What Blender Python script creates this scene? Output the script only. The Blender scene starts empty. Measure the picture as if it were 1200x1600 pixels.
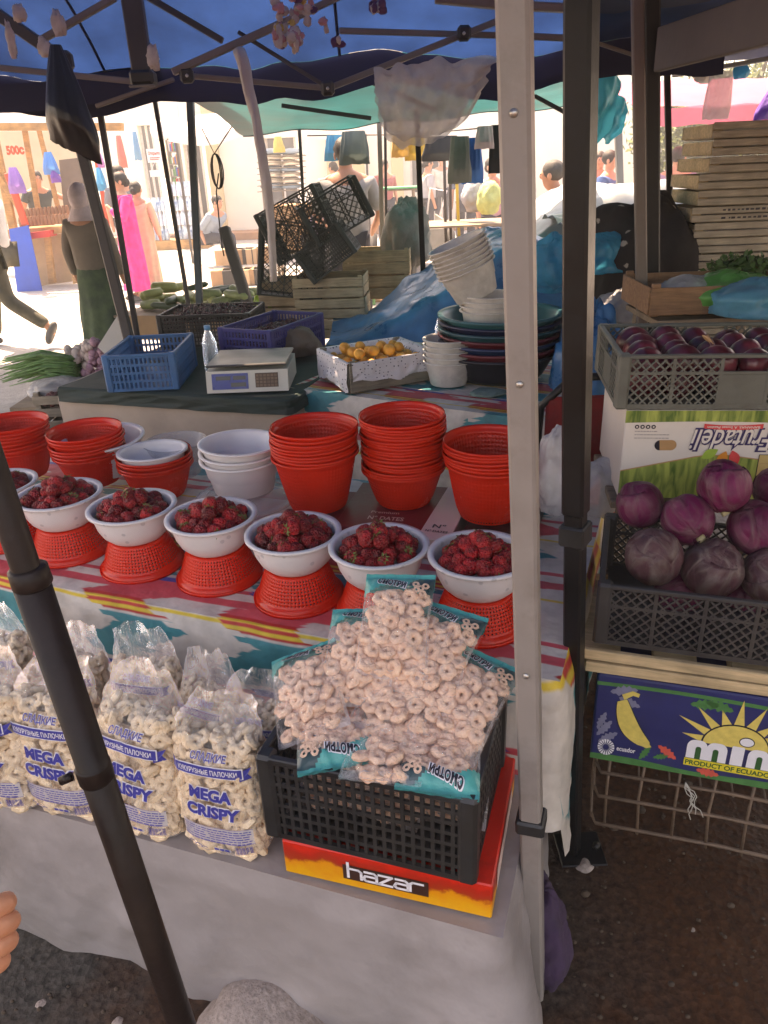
import bpy, bmesh, math, random
from mathutils import Vector, Matrix, noise as mnoise
sc = bpy.context.scene
C = sc.collection
R = math.radians
PI = math.pi
rnd = random.Random(7)

# ---------------------------------------------------------------- camera
CAM = Vector((0, 0, 1.55)); PITCH = R(25); ROLL = R(-2.5)
F_ = Vector((0, math.cos(PITCH), -math.sin(PITCH)))
U0 = Vector((0, math.sin(PITCH), math.cos(PITCH))); R0 = Vector((1, 0, 0))
R_ = R0 * math.cos(ROLL) + U0 * math.sin(ROLL)
U_ = U0 * math.cos(ROLL) - R0 * math.sin(ROLL)
cd = bpy.data.cameras.new('camera'); cam = bpy.data.objects.new('camera', cd); C.objects.link(cam)
cd.sensor_fit = 'VERTICAL'; cd.sensor_height = 36; cd.sensor_width = 27; cd.lens = 26; cd.clip_start = .02; cd.clip_end = 3000
m = Matrix((R_, U_, -F_)).transposed().to_4x4(); m.translation = CAM; cam.matrix_world = m
sc.camera = cam
sc.render.resolution_x = 768; sc.render.resolution_y = 1024

# ---------------------------------------------------------------- light
SUN_EL, SUN_AZ = 64, -32          # azimuth from +Y, negative = towards -X
w = bpy.data.worlds.new('World'); sc.world = w; w.use_nodes = True
nt = w.node_tree; bg = nt.nodes['Background']
sky = nt.nodes.new('ShaderNodeTexSky'); sky.sky_type = 'NISHITA'; sky.sun_disc = False
sky.sun_elevation = R(SUN_EL); sky.sun_rotation = R(SUN_AZ); sky.air_density = 1.2; sky.dust_density = 2.5; sky.ozone_density = 1
nt.links.new(sky.outputs[0], bg.inputs[0]); bg.inputs[1].default_value = .15
sl = bpy.data.lights.new('sun', 'SUN'); sl.energy = 4.5; sl.angle = R(.5); sl.color = (1, .93, .82)
so = bpy.data.objects.new('sun', sl); C.objects.link(so)
sd = Vector((math.sin(R(SUN_AZ)) * math.cos(R(SUN_EL)), math.cos(R(SUN_AZ)) * math.cos(R(SUN_EL)), math.sin(R(SUN_EL))))
so.rotation_euler = sd.to_track_quat('Z', 'Y').to_euler(); so.location = (0, 0, 12)
sc.view_settings.view_transform = 'Standard'; sc.view_settings.look = 'None'
sc.view_settings.exposure = 2.2; sc.view_settings.gamma = 1
sc.view_settings.use_white_balance = True; sc.view_settings.white_balance_temperature = 9700; sc.view_settings.white_balance_tint = 24
cy = sc.cycles
cy.max_bounces = 9; cy.diffuse_bounces = 5; cy.glossy_bounces = 3; cy.transmission_bounces = 4; cy.transparent_max_bounces = 24
cy.use_denoising = True; cy.sample_clamp_indirect = 8; cy.caustics_reflective = False; cy.caustics_refractive = False

# ---------------------------------------------------------------- placing
def ray(px, py): return F_ + R_ * ((px - 600) / 1155.56) + U_ * ((800 - py) / 1155.56)
def OZ(px, py, z):
    d = ray(px, py); return CAM + d * ((z - CAM.z) / d.z)
def OY(px, py, y):
    d = ray(px, py); return CAM + d * (y / d.y)
def T(x=0, y=0, z=0, rz=0, rx=0, ry=0, s=1):
    return Matrix.Translation((x, y, z)) @ Matrix.Rotation(rz, 4, 'Z') @ Matrix.Rotation(ry, 4, 'Y') @ Matrix.Rotation(rx, 4, 'X') @ Matrix.Scale(s, 4)
def nz(x, y=0, z=0, s=0): return mnoise.noise(Vector((x + s * 17.3, y - s * 5.1, z + s * 3.7)))

# ---------------------------------------------------------------- mesh builder
class MB:
    def __init__(s): s.v = []; s.f = []; s.m = []; s.s = []; s.uv = []
    def add(s, vs, fs, mi=0, sm=False, M=None, uv=None):
        b = len(s.v)
        s.v += [tuple(M @ Vector(p)) if M is not None else tuple(p) for p in vs]
        s.uv += list(uv) if uv else [(0, 0)] * len(vs)
        for f in fs: s.f.append([b + i for i in f]); s.m.append(mi); s.s.append(sm)
        return s
    def box(s, c, d, mi=0, M=None, ch=0.0):
        hx, hy, hz = d[0] / 2, d[1] / 2, d[2] / 2
        ch = min(ch, hx * .9, hy * .9, hz * .9)
        L = Matrix.Translation(c)
        MM = M @ L if M is not None else L
        if ch <= 0:
            vs = [(x, y, z) for z in (-hz, hz) for y in (-hy, hy) for x in (-hx, hx)]
            return s.add(vs, [(0, 2, 3, 1), (4, 5, 7, 6), (0, 1, 5, 4), (2, 6, 7, 3), (0, 4, 6, 2), (1, 3, 7, 5)], mi, False, MM)
        h = (hx, hy, hz); vs = []; idx = {}
        for sx in (-1, 1):
            for sy in (-1, 1):
                for sz in (-1, 1):
                    for a in range(3):
                        p = [sx * (hx - ch), sy * (hy - ch), sz * (hz - ch)]; p[a] = (sx, sy, sz)[a] * h[a]
                        idx[(sx, sy, sz, a)] = len(vs); vs.append(p)
        fs = []
        for a in range(3):
            b, c_ = (a + 1) % 3, (a + 2) % 3
            for sg in (-1, 1):
                q = []
                for u, v in ((-1, -1), (1, -1), (1, 1), (-1, 1)):
                    k = [0, 0, 0]; k[a] = sg; k[b] = u; k[c_] = v; q.append(idx[(k[0], k[1], k[2], a)])
                fs.append(q if sg > 0 else q[::-1])
            for u in (-1, 1):
                for v in (-1, 1):
                    k0 = [0, 0, 0]; k0[b] = u; k0[c_] = v; k0[a] = -1; k1 = list(k0); k1[a] = 1
                    q = [idx[(*k0, b)], idx[(*k1, b)], idx[(*k1, c_)], idx[(*k0, c_)]]
                    fs.append(q if u * v < 0 else q[::-1])
        for sx in (-1, 1):
            for sy in (-1, 1):
                for sz in (-1, 1):
                    q = [idx[(sx, sy, sz, a)] for a in range(3)]
                    fs.append(q if sx * sy * sz > 0 else q[::-1])
        return s.add(vs, fs, mi, False, MM)
    def bar(s, p, q, wx, wy, mi=0, up=(0, 0, 1), ch=0.0, M=None):
        p, q = Vector(p), Vector(q); d = q - p; L = d.length; z = d.normalized(); u = Vector(up)
        if abs(z.dot(u)) > .98: u = Vector((0, 1, 0))
        x = u.cross(z).normalized(); y = z.cross(x)
        mm = Matrix((x, y, z)).transposed().to_4x4(); mm.translation = (p + q) / 2
        return s.box((0, 0, 0), (wx, wy, L), mi, (M @ mm) if M is not None else mm, ch)
    def tube(s, pts, r, n=8, mi=0, M=None, cap=True, sm=True, flat=1.0):
        pts = [Vector(p) for p in pts]; k = len(pts)
        rs = r if isinstance(r, (list, tuple)) else [r] * k
        vs = []; fs = []; px = None
        for i, p in enumerate(pts):
            d = (pts[min(i + 1, k - 1)] - pts[max(i - 1, 0)])
            if d.length < 1e-9: d = Vector((0, 0, 1))
            d.normalize()
            if px is None:
                u = Vector((0, 0, 1)) if abs(d.z) < .9 else Vector((1, 0, 0)); px = u.cross(d).normalized()
            px = (px - d * px.dot(d)).normalized(); py = d.cross(px)
            for j in range(n):
                a = 2 * PI * j / n; vs.append(p + px * (math.cos(a) * rs[i]) + py * (math.sin(a) * rs[i] * flat))
        for i in range(k - 1):
            for j in range(n):
                a, b = i * n + j, i * n + (j + 1) % n; fs.append((a, b, b + n, a + n))
        if cap: fs.append(tuple(range(n))[::-1]); fs.append(tuple(range((k - 1) * n, k * n)))
        return s.add(vs, fs, mi, sm, M)
    def lathe(s, prof, n=32, mi=0, M=None, sm=True, wob=None):
        vs = []; fs = []; k = len(prof)
        for i, (r, z) in enumerate(prof):
            for j in range(n):
                a = 2 * PI * j / n; rr = r * (wob(a, z) if wob else 1); vs.append((rr * math.cos(a), rr * math.sin(a), z))
        for i in range(k - 1):
            for j in range(n):
                a, b = i * n + j, i * n + (j + 1) % n; fs.append((a, b, b + n, a + n))
        return s.add(vs, fs, mi, sm, M)
    def grid(s, fn, nu, nv, mi=0, M=None, sm=True, closed=False, uvf=None, mf=None, skip=None):
        vs = []; fs = []; uv = []
        for j in range(nv + 1):
            for i in range(nu + (0 if closed else 1)):
                u, v = i / nu, j / nv; vs.append(fn(u, v)); uv.append(uvf(u, v) if uvf else (u, v))
        w_ = nu if closed else nu + 1; ms = []
        for j in range(nv):
            for i in range(nu):
                if skip and skip(i, j): continue
                a = j * w_ + i; b = j * w_ + (i + 1) % w_
                fs.append((a, b, b + w_, a + w_)); ms.append(mf((i + .5) / nu, (j + .5) / nv) if mf else mi)
        b0 = len(s.m); s.add(vs, fs, mi, sm, M, uv)
        for q, mm in enumerate(ms): s.m[b0 + q] = mm
        return s
    def ball(s, c, r, n=12, k=8, mi=0, M=None, wob=None):
        rx, ry, rz_ = r if isinstance(r, (tuple, list)) else (r, r, r)
        def f(u, v):
            a, b = u * 2 * PI, (v - .5) * PI; x, y, z = math.cos(a) * math.cos(b), math.sin(a) * math.cos(b), math.sin(b)
            q = wob(x, y, z) if wob else 1
            return (c[0] + rx * x * q, c[1] + ry * y * q, c[2] + rz_ * z * q)
        return s.grid(f, n, k, mi, M, True, closed=True)
    def torus(s, R1, r, n=12, k=6, mi=0, M=None, lob=0, amp=0):
        def f(u, v):
            a, b = u * 2 * PI, v * 2 * PI; q = 1 + amp * math.cos(lob * a)
            rr = R1 * q + r * q * math.cos(b); return (rr * math.cos(a), rr * math.sin(a), r * math.sin(b))
        return s.grid(f, n, k, mi, M, True, closed=True)
    def mesh(s, name, mats, solid=0, soff=0):
        me = bpy.data.meshes.new(name); me.from_pydata(s.v, [], s.f)
        if not isinstance(mats, (list, tuple)): mats = [mats]
        for mm in mats: me.materials.append(mm)
        if solid:
            me.polygons.foreach_set('material_index', s.m); me.polygons.foreach_set('use_smooth', s.s)
            bm = bmesh.new(); bm.from_mesh(me); bmesh.ops.remove_doubles(bm, verts=bm.verts, dist=1e-5)
            bmesh.ops.solidify(bm, geom=bm.faces[:], thickness=solid); bm.to_mesh(me); bm.free()
        else:
            me.polygons.foreach_set('material_index', s.m); me.polygons.foreach_set('use_smooth', s.s)
            ul = me.uv_layers.new(name='UVMap'); li = [l.vertex_index for l in me.loops]
            fl = [0.0] * (2 * len(li))
            for k, i in enumerate(li): fl[2 * k], fl[2 * k + 1] = s.uv[i]
            ul.data.foreach_set('uv', fl)
        me.update(); return me
    def build(s, name, mats, parent=None, solid=0, **kw):
        return put(name, s.mesh(name, mats, solid), parent, **kw)
def put(name, me, parent=None, M=None, label=None, cat=None, group=None, kind=None):
    o = bpy.data.objects.new(name, me); C.objects.link(o)
    if parent is not None: o.parent = parent
    if M is not None: o.matrix_local = M
    tag(o, label, cat, group, kind); return o
def tag(o, label=None, cat=None, group=None, kind=None):
    for k, v in (('label', label), ('category', cat), ('group', group), ('kind', kind)):
        if v: o[k] = v
    return o
def thing(name, label, cat, M=None, group=None):
    o = bpy.data.objects.new(name, None); C.objects.link(o); o.empty_display_size = .05
    if M is not None: o.matrix_world = M
    return tag(o, label, cat, group)
def copy_tree(o, parent=None, M=None, label=None, group=None):
    c = o.copy(); C.objects.link(c); c.parent = parent
    if parent is None:
        if M is not None: c.matrix_world = M
    if label: c['label'] = label
    if group: c['group'] = group
    for ch in list(KIDS.get(o.name, [])) or [x for x in o.children]:
        copy_tree(ch, c)
    return c
KIDS = {}

# ---------------------------------------------------------------- materials
MATS = {}
def nd(nt, t, ins=None, **kw):
    n = nt.nodes.new(t)
    for k, v in kw.items(): setattr(n, k, v)
    for k, v in (ins or {}).items():
        if isinstance(v, bpy.types.NodeSocket): nt.links.new(v, n.inputs[k])
        else: n.inputs[k].default_value = v
    return n
def col(c): return (c[0], c[1], c[2], 1)
def hx(h, k=1.0):
    h = h.lstrip('#'); o = []
    for i in (0, 2, 4):
        v = int(h[i:i + 2], 16) / 255; o.append(((v / 12.92) if v <= .04045 else ((v + .055) / 1.055) ** 2.4) * k)
    return tuple(o)
def mat(name, c, rough=.5, var=.18, sc_=12, bump=.15, bs=60, metal=0, spec=.5, trans=0, alpha=1, coat=0, c2=None, dirt=0, rnd_=0, sss=0):
    if name in MATS: return MATS[name]
    m = bpy.data.materials.new(name); m.use_nodes = True; nt = m.node_tree; b = nt.nodes['Principled BSDF']
    tc = nd(nt, 'ShaderNodeTexCoord')
    n1 = nd(nt, 'ShaderNodeTexNoise', {'Vector': tc.outputs['Object'], 'Scale': sc_, 'Detail': 5, 'Roughness': .6})
    lo = [x * (1 - var) for x in c]; hi = [min(1, x * (1 + var)) for x in (c2 or c)]
    cr = nd(nt, 'ShaderNodeValToRGB', {'Fac': n1.outputs[0]}); cr.color_ramp.elements[0].color = col(lo); cr.color_ramp.elements[1].color = col(hi)
    cr.color_ramp.elements[0].position = .3; cr.color_ramp.elements[1].position = .7
    out = cr.outputs[0]
    if rnd_:
        oi = nd(nt, 'ShaderNodeObjectInfo'); mr = nd(nt, 'ShaderNodeMapRange', {'Value': oi.outputs['Random'], 3: 1 - rnd_, 4: 1 + rnd_})
        hs = nd(nt, 'ShaderNodeHueSaturation', {'Color': out, 'Value': mr.outputs[0]}); out = hs.outputs[0]
    if dirt:
        n2 = nd(nt, 'ShaderNodeTexNoise', {'Vector': tc.outputs['Object'], 'Scale': sc_ * .35, 'Detail': 8, 'Roughness': .7})
        r2 = nd(nt, 'ShaderNodeMapRange', {'Value': n2.outputs[0], 1: .5, 2: .72, 3: 0, 4: dirt})
        mx = nd(nt, 'ShaderNodeMix', {0: r2.outputs[0], 6: out, 7: (.09, .07, .05, 1)}, data_type='RGBA'); out = mx.outputs[2]
    nt.links.new(out, b.inputs['Base Color'])
    rr = nd(nt, 'ShaderNodeMapRange', {'Value': n1.outputs[0], 1: .25, 2: .75, 3: max(.03, rough - .08), 4: min(1, rough + .1)})
    nt.links.new(rr.outputs[0], b.inputs['Roughness'])
    b.inputs['Metallic'].default_value = metal; b.inputs['Specular IOR Level'].default_value = spec; b.inputs['Coat Weight'].default_value = coat
    if sss: b.inputs['Subsurface Weight'].default_value = sss; b.inputs['Subsurface Radius'].default_value = (.01, .004, .003); b.inputs['Subsurface Scale'].default_value = 1
    if bump:
        n3 = nd(nt, 'ShaderNodeTexNoise', {'Vector': tc.outputs['Object'], 'Scale': bs, 'Detail': 4})
        bp = nd(nt, 'ShaderNodeBump', {'Height': n3.outputs[0], 'Strength': bump, 'Distance': .01}); nt.links.new(bp.outputs[0], b.inputs['Normal'])
    sh = b.outputs[0]; mo = nt.nodes['Material Output']
    if trans:
        tl = nd(nt, 'ShaderNodeBsdfTranslucent', {'Color': out}); mx = nd(nt, 'ShaderNodeMixShader', {0: trans, 1: sh, 2: tl.outputs[0]}); sh = mx.outputs[0]
    if alpha < 1:
        tp = nd(nt, 'ShaderNodeBsdfTransparent'); mx = nd(nt, 'ShaderNodeMixShader', {0: alpha, 1: tp.outputs[0], 2: sh}); sh = mx.outputs[0]
    nt.links.new(sh, mo.inputs[0]); MATS[name] = m; return m
def film(name, c=(.9, .92, .95), base=.1, wr=.45, sc_=25, rough=.15, stretch=(1, 1, .35)):
    """thin clear plastic: transparent, with whitish creases and a gloss"""
    if name in MATS: return MATS[name]
    m = bpy.data.materials.new(name); m.use_nodes = True; nt = m.node_tree; b = nt.nodes['Principled BSDF']; mo = nt.nodes['Material Output']
    tc = nd(nt, 'ShaderNodeTexCoord'); mp = nd(nt, 'ShaderNodeMapping', {'Vector': tc.outputs['Object'], 'Scale': stretch})
    n1 = nd(nt, 'ShaderNodeTexNoise', {'Vector': mp.outputs[0], 'Scale': sc_, 'Detail': 6, 'Roughness': .65, 'Distortion': 1.2})
    mr = nd(nt, 'ShaderNodeMapRange', {'Value': n1.outputs[0], 1: .48, 2: .7, 3: base, 4: base + wr})
    b.inputs['Base Color'].default_value = col(c); b.inputs['Roughness'].default_value = rough; b.inputs['Specular IOR Level'].default_value = .8
    bp = nd(nt, 'ShaderNodeBump', {'Height': n1.outputs[0], 'Strength': .7, 'Distance': .02}); nt.links.new(bp.outputs[0], b.inputs['Normal'])
    gl = nd(nt, 'ShaderNodeBsdfGlossy', {'Color': (1, 1, 1, 1), 'Roughness': .12, 'Normal': bp.outputs[0]})
    fr = nd(nt, 'ShaderNodeFresnel', {'IOR': 1.45, 'Normal': bp.outputs[0]})
    fr2 = nd(nt, 'ShaderNodeMath', {0: fr.outputs[0], 1: .85}, operation='MULTIPLY')
    tp = nd(nt, 'ShaderNodeBsdfTransparent', {'Color': (.99, .99, .99, 1)})
    tl = nd(nt, 'ShaderNodeBsdfTranslucent', {'Color': col(c)}); bt = nd(nt, 'ShaderNodeMixShader', {0: .55, 1: b.outputs[0], 2: tl.outputs[0]})
    m1 = nd(nt, 'ShaderNodeMixShader', {0: mr.outputs[0], 1: tp.outputs[0], 2: bt.outputs[0]})
    bk = nd(nt, 'ShaderNodeBsdfDiffuse', {'Color': (0, 0, 0, 1)}); g2 = nd(nt, 'ShaderNodeMixShader', {0: fr2.outputs[0], 1: bk.outputs[0], 2: gl.outputs[0]})
    m2 = nd(nt, 'ShaderNodeAddShader', {0: m1.outputs[0], 1: g2.outputs[0]})
    nt.links.new(m2.outputs[0], mo.inputs[0]); MATS[name] = m; return m
def wood(name, c, dark=.55, sc_=6, axis='X', rough=.75):
    if name in MATS: return MATS[name]
    m = mat(name, c, rough, .1, 8, .2, 90); nt = m.node_tree; b = nt.nodes['Principled BSDF']
    tc = nd(nt, 'ShaderNodeTexCoord'); s = {'X': (1, 14, 14), 'Y': (14, 1, 14), 'Z': (14, 14, 1)}[axis]
    mp = nd(nt, 'ShaderNodeMapping', {'Vector': tc.outputs['Object'], 'Scale': s})
    n = nd(nt, 'ShaderNodeTexNoise', {'Vector': mp.outputs[0], 'Scale': sc_, 'Detail': 8, 'Roughness': .7, 'Distortion': .6})
    n0 = nd(nt, 'ShaderNodeTexNoise', {'Vector': tc.outputs['Object'], 'Scale': 7, 'Detail': 3})
    cr = nd(nt, 'ShaderNodeValToRGB', {'Fac': n.outputs[0]}); e = cr.color_ramp.elements
    e[0].position = .3; e[0].color = col([x * dark for x in c]); e[1].position = .62; e[1].color = col(c)
    r2 = nd(nt, 'ShaderNodeMapRange', {'Value': n0.outputs[0], 1: .35, 2: .65, 3: .7, 4: 1.1})
    hs = nd(nt, 'ShaderNodeHueSaturation', {'Color': cr.outputs[0], 'Value': r2.outputs[0]})
    nt.links.new(hs.outputs[0], b.inputs['Base Color']); return m

M_grey_pole = mat('pole_grey_paint', hx('#8d8580'), .42, .07, 16, .06, 70, dirt=.5, spec=.6)
M_black_pole = mat('pole_black_enamel', (.009, .008, .009), .38, .4, 9, .1, 40, dirt=.06, spec=.3)
M_brown_pole = mat('pole_brown_steel', (.016, .010, .009), .42, .35, 14, .12, 60, dirt=.08, spec=.22)
M_blackplastic = mat('black_plastic', (.018, .018, .019), .42, .3, 12, .08, 50, dirt=.2)
M_red = mat('red_plastic', (.93, .045, .018), .22, .06, 6, .03, 30, trans=.4, spec=.5)
M_whitebowl = mat('white_plastic', (.7, .65, .65), .35, .04, 8, .03, 40, spec=.55)
M_white_old = mat('worn_white_plastic', (.66, .62, .58), .45, .12, 22, .08, 60, dirt=.3)
M_greyvinyl = mat('grey_vinyl', (.3, .265, .26), .38, .1, 7, .9, 9, spec=.7, dirt=.4)
M_card_brown = mat('brown_cardboard', (.36, .22, .12), .8, .12, 9, .2, 120)
M_ring = mat('corn_puff', (.76, .56, .37), .75, .14, 60, .5, 260, c2=(.84, .66, .47))
M_ring_pink = mat('corn_puff_pink', (.8, .47, .33), .75, .14, 60, .5, 260, c2=(.85, .58, .42))
M_ink = mat('blue_ink', (.045, .05, .3), .4, .1, 40, 0)
M_inkwhite = mat('white_ink', (.78, .76, .8), .45, .04, 40, 0)
M_teal = mat('teal_print', (.03, .36, .33), .3, .12, 30, .25, 60, spec=.6)
M_dteal = mat('dark_teal_print', (.035, .075, .08), .3, .15, 30, .2, 60, spec=.6)
M_blackink = mat('black_ink', (.012, .01, .02), .45, .1, 40, 0)
F_bag = film('clear_film', base=.04, wr=.34)
F_hem = film('film_seam', base=.3, wr=.4, sc_=60, rough=.12)
F_bag2 = film('clear_film_pack', base=.05, wr=.32, sc_=26, rough=.1)

# ---------------------------------------------------------------- lettering
_tc = {}
def text2d(s, bold=0, shear=0):
    k = (s, bold, shear)
    if k in _tc: return _tc[k]
    cu = bpy.data.curves.new('t', 'FONT'); cu.body = s; cu.size = 1; cu.offset = bold; cu.shear = shear; cu.resolution_u = 3; cu.dimensions = '2D'; cu.fill_mode = 'BOTH'
    ob = bpy.data.objects.new('t', cu); C.objects.link(ob)
    dg = bpy.context.evaluated_depsgraph_get(); dg.update()
    me = bpy.data.meshes.new_from_object(ob.evaluated_get(dg))
    vs = [(v.co.x, v.co.y) for v in me.vertices]; fs = [tuple(p.vertices) for p in me.polygons]
    bpy.data.objects.remove(ob); bpy.data.meshes.remove(me); bpy.data.curves.remove(cu)
    if vs:
        x0, x1 = min(v[0] for v in vs), max(v[0] for v in vs)
        vs = [((x - x0), y) for x, y in vs]; wd = x1 - x0
    else: wd = 1
    _tc[k] = (vs, fs, wd); return _tc[k]
def text_on(mb, s, fn, x, y, width=None, size=.03, mi=0, bold=0, shear=0, align='C', flip=False, wob=None):
    """fn maps flat (x,y) to a point of the surface"""
    vs, fs, wd = text2d(s, bold, shear); sx = sy = size
    if width: sx = width / wd
    ox = {'C': -wd * sx / 2, 'L': 0, 'R': -wd * sx}[align]
    P = []
    for a, b in vs:
        px, py = ox + a * sx, b * sy
        if wob: py += wob(px)
        if flip: px, py = -px, -py
        P.append(fn(x + px, y + py))
    mb.add(P, fs, mi)
def poly_on(mb, pts, fn, mi=0): mb.add([fn(*p) for p in pts], [tuple(range(len(pts)))], mi)
def strip_on(mb, a, b, fn, mi=0, n=10):
    """rows a[i]->b[i] quads, a,b lists of 2D points"""
    P = [fn(*p) for p in a] + [fn(*p) for p in b]; k = len(a)
    mb.add(P, [(i, i + 1, k + i + 1, k + i) for i in range(k - 1)], mi)
def rect_on(mb, x0, y0, x1, y1, fn, mi=0, n=8):
    xs = [x0 + (x1 - x0) * i / n for i in range(n + 1)]
    strip_on(mb, [(x, y0) for x in xs], [(x, y1) for x in xs], fn, mi)

# ---------------------------------------------------------------- ground
def ground_mat():
    m = bpy.data.materials.new('street_ground'); m.use_nodes = True; nt = m.node_tree; b = nt.nodes['Principled BSDF']
    tc = nd(nt, 'ShaderNodeTexCoord')
    n1 = nd(nt, 'ShaderNodeTexNoise', {'Vector': tc.outputs['Object'], 'Scale': 1.3, 'Detail': 9, 'Roughness': .65})
    n2 = nd(nt, 'ShaderNodeTexNoise', {'Vector': tc.outputs['Object'], 'Scale': 45, 'Detail': 8, 'Roughness': .75})
    v1 = nd(nt, 'ShaderNodeTexVoronoi', {'Vector': tc.outputs['Object'], 'Scale': 60})
    cr = nd(nt, 'ShaderNodeValToRGB', {'Fac': n2.outputs[0]}); e = cr.color_ramp.elements
    e[0].position = .36; e[0].color = (.014, .012, .010, 1); e[1].position = .7; e[1].color = (.1, .085, .072, 1)
    cr2 = nd(nt, 'ShaderNodeValToRGB', {'Fac': n2.outputs[0]}); e = cr2.color_ramp.elements
    e[0].position = .3; e[0].color = (.02, .006, .002, 1); e[1].position = .72; e[1].color = (.11, .04, .015, 1)
    f = nd(nt, 'ShaderNodeMapRange', {'Value': n1.outputs[0], 1: .42, 2: .6})
    mx = nd(nt, 'ShaderNodeMix', {0: f.outputs[0], 6: cr.outputs[0], 7: cr2.outputs[0]}, data_type='RGBA')
    # farther out the ground is dusty pale asphalt
    sp = nd(nt, 'ShaderNodeSeparateXYZ', {0: tc.outputs['Object']})
    n3 = nd(nt, 'ShaderNodeTexNoise', {'Vector': tc.outputs['Object'], 'Scale': 14, 'Detail': 8, 'Roughness': .7})
    ad = nd(nt, 'ShaderNodeMath', {0: n1.outputs[0], 1: 1.5}, operation='MULTIPLY')
    ad = nd(nt, 'ShaderNodeMath', {0: ad.outputs[0], 1: sp.outputs[1]}, operation='ADD')
    # only the aisle behind the stall on the left and the street
    g = nd(nt, 'ShaderNodeMapRange', {'Value': ad.outputs[0], 1: 3.2, 2: 4.2})
    rx = nd(nt, 'ShaderNodeMapRange', {'Value': sp.outputs[0], 1: .2, 2: .6})
    f2 = nd(nt, 'ShaderNodeMath', {0: rx.outputs[0], 1: f.outputs[0]}, operation='MAXIMUM'); nt.links.new(f2.outputs[0], mx.inputs[0])
    cr3 = nd(nt, 'ShaderNodeValToRGB', {'Fac': n3.outputs[0]}); e = cr3.color_ramp.elements
    e[0].position = .3; e[0].color = (.3, .28, .26, 1); e[1].position = .7; e[1].color = (.46, .44, .41, 1)
    m2 = nd(nt, 'ShaderNodeMix', {0: g.outputs[0], 6: mx.outputs[2], 7: cr3.outputs[0]}, data_type='RGBA')
    nt.links.new(m2.outputs[2], b.inputs['Base Color'])
    rg = nd(nt, 'ShaderNodeMapRange', {'Value': n1.outputs[0], 1: .35, 2: .6, 3: .45, 4: .95}); nt.links.new(rg.outputs[0], b.inputs['Roughness']); b.inputs['Specular IOR Level'].default_value = .2
    hh = nd(nt, 'ShaderNodeMath', {0: n2.outputs[0], 1: v1.outputs[0]}, operation='ADD')
    bp = nd(nt, 'ShaderNodeBump', {'Height': hh.outputs[0], 'Strength': .45, 'Distance': .012}); nt.links.new(bp.outputs[0], b.inputs['Normal'])
    return m
g = MB()
def gz(x, y):
    d = math.hypot(x, y); k = max(0, 1 - d / 7)
    return (.018 * nz(x * 2.2, y * 2.2) + .008 * nz(x * 9, y * 9)) * k
g.grid(lambda u, v: ((u - .5) * 12, v * 9 - 1.5, gz((u - .5) * 12, v * 9 - 1.5)), 150, 120)
xs = [-6, 6]
for (a, b, c, d) in ((-400, -400, 400, -1.5), (-400, 7.5, 400, 900), (-400, -1.5, -6, 7.5), (6, -1.5, 400, 7.5)):
    g.add([(a, b, 0), (c, b, 0), (c, d, 0), (a, d, 0)], [(0, 1, 2, 3)])
g.build('ground', ground_mat(), kind='structure')
# ================================================================ FRONT STALL
TA = R(-19.5); TO = (0.165, 0.805)
TB = T(TO[0], TO[1], 0, TA)                 # lower ledge frame: x to the right along the front edge, y to the back
ZL, ZU = .39, .62
def cloth_mb(L, D, zt, zb, rad=.03, fold=.03, seed=0, side=True, zbr=None, left=False, flare=0, sag=.004):
    """top sheet x in [-L,0], y in [0,D]; drop on the front (and right) side"""
    mb = MB()
    def top(u, v):
        x, y = -L + u * L, v * D
        k = min(1, min(y, -x) / .05)
        return (x, y, zt + sag * (nz(x * 5, y * 5, 0, seed) - .2) * k)
    path = []; n = int(L / .02)
    for i in range(n + 1): path.append(((-L + (L - rad) * i / n), 0, 0, -1))
    for i in range(1, 6): a = -PI / 2 + i * PI / 12; path.append((-rad + rad * math.cos(a), rad + rad * math.sin(a), math.cos(a), math.sin(a)))
    if side:
        n = int(D / .025)
        for i in range(1, n + 1): path.append((0, rad + (D - rad) * i / n, 1, 0))
    acc = [0]
    for a, b in zip(path, path[1:]): acc.append(acc[-1] + math.hypot(a[0] - b[0], a[1] - b[1]))
    K = len(path) - 1
    def drop(u, v):
        i = min(K, int(round(u * K))); x, y, nx_, ny_ = path[i]; s = acc[i]
        z0 = zt - (zt - zb - .012 * (nz(s * 2, 3, 0, seed))) * v
        f = fold * (.55 * (abs(nz(s * 3.1 + v * 1.1, v * 1.6 + s, 7, seed)) - .25) * min(1, v * 2) + nz(s * 5.5, v * 1.2, 1, seed) + .5 * nz(s * 13 + v * 2, v * 2.5, 2, seed) + .22 * abs(nz(s * 26 - v * 5, v * 6, 5, seed))) * min(1, v * 3) + .012 * min(1, v * 8)
        cornerd = abs(s - (L - rad + rad * .75)); f += flare * math.exp(-(cornerd / .12) ** 2) * v ** 1.3
        f += .05 * v * fold / .03 * .4
        if zbr is not None and s > L:
            z0 = zt - (zt - zbr) * v
        return (x + nx_ * f, y + ny_ * f, z0)
    mb.grid(top, int(L / .03), int(D / .03), uvf=lambda u, v: (-L + u * L, D - v * D))
    mb.grid(drop, K, 30, uvf=lambda u, v: (-L + acc[min(K, int(round(u * K)))], D + v * (zt - zb) * (1 if u * K < L / .02 else .45)))
    return mb
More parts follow.
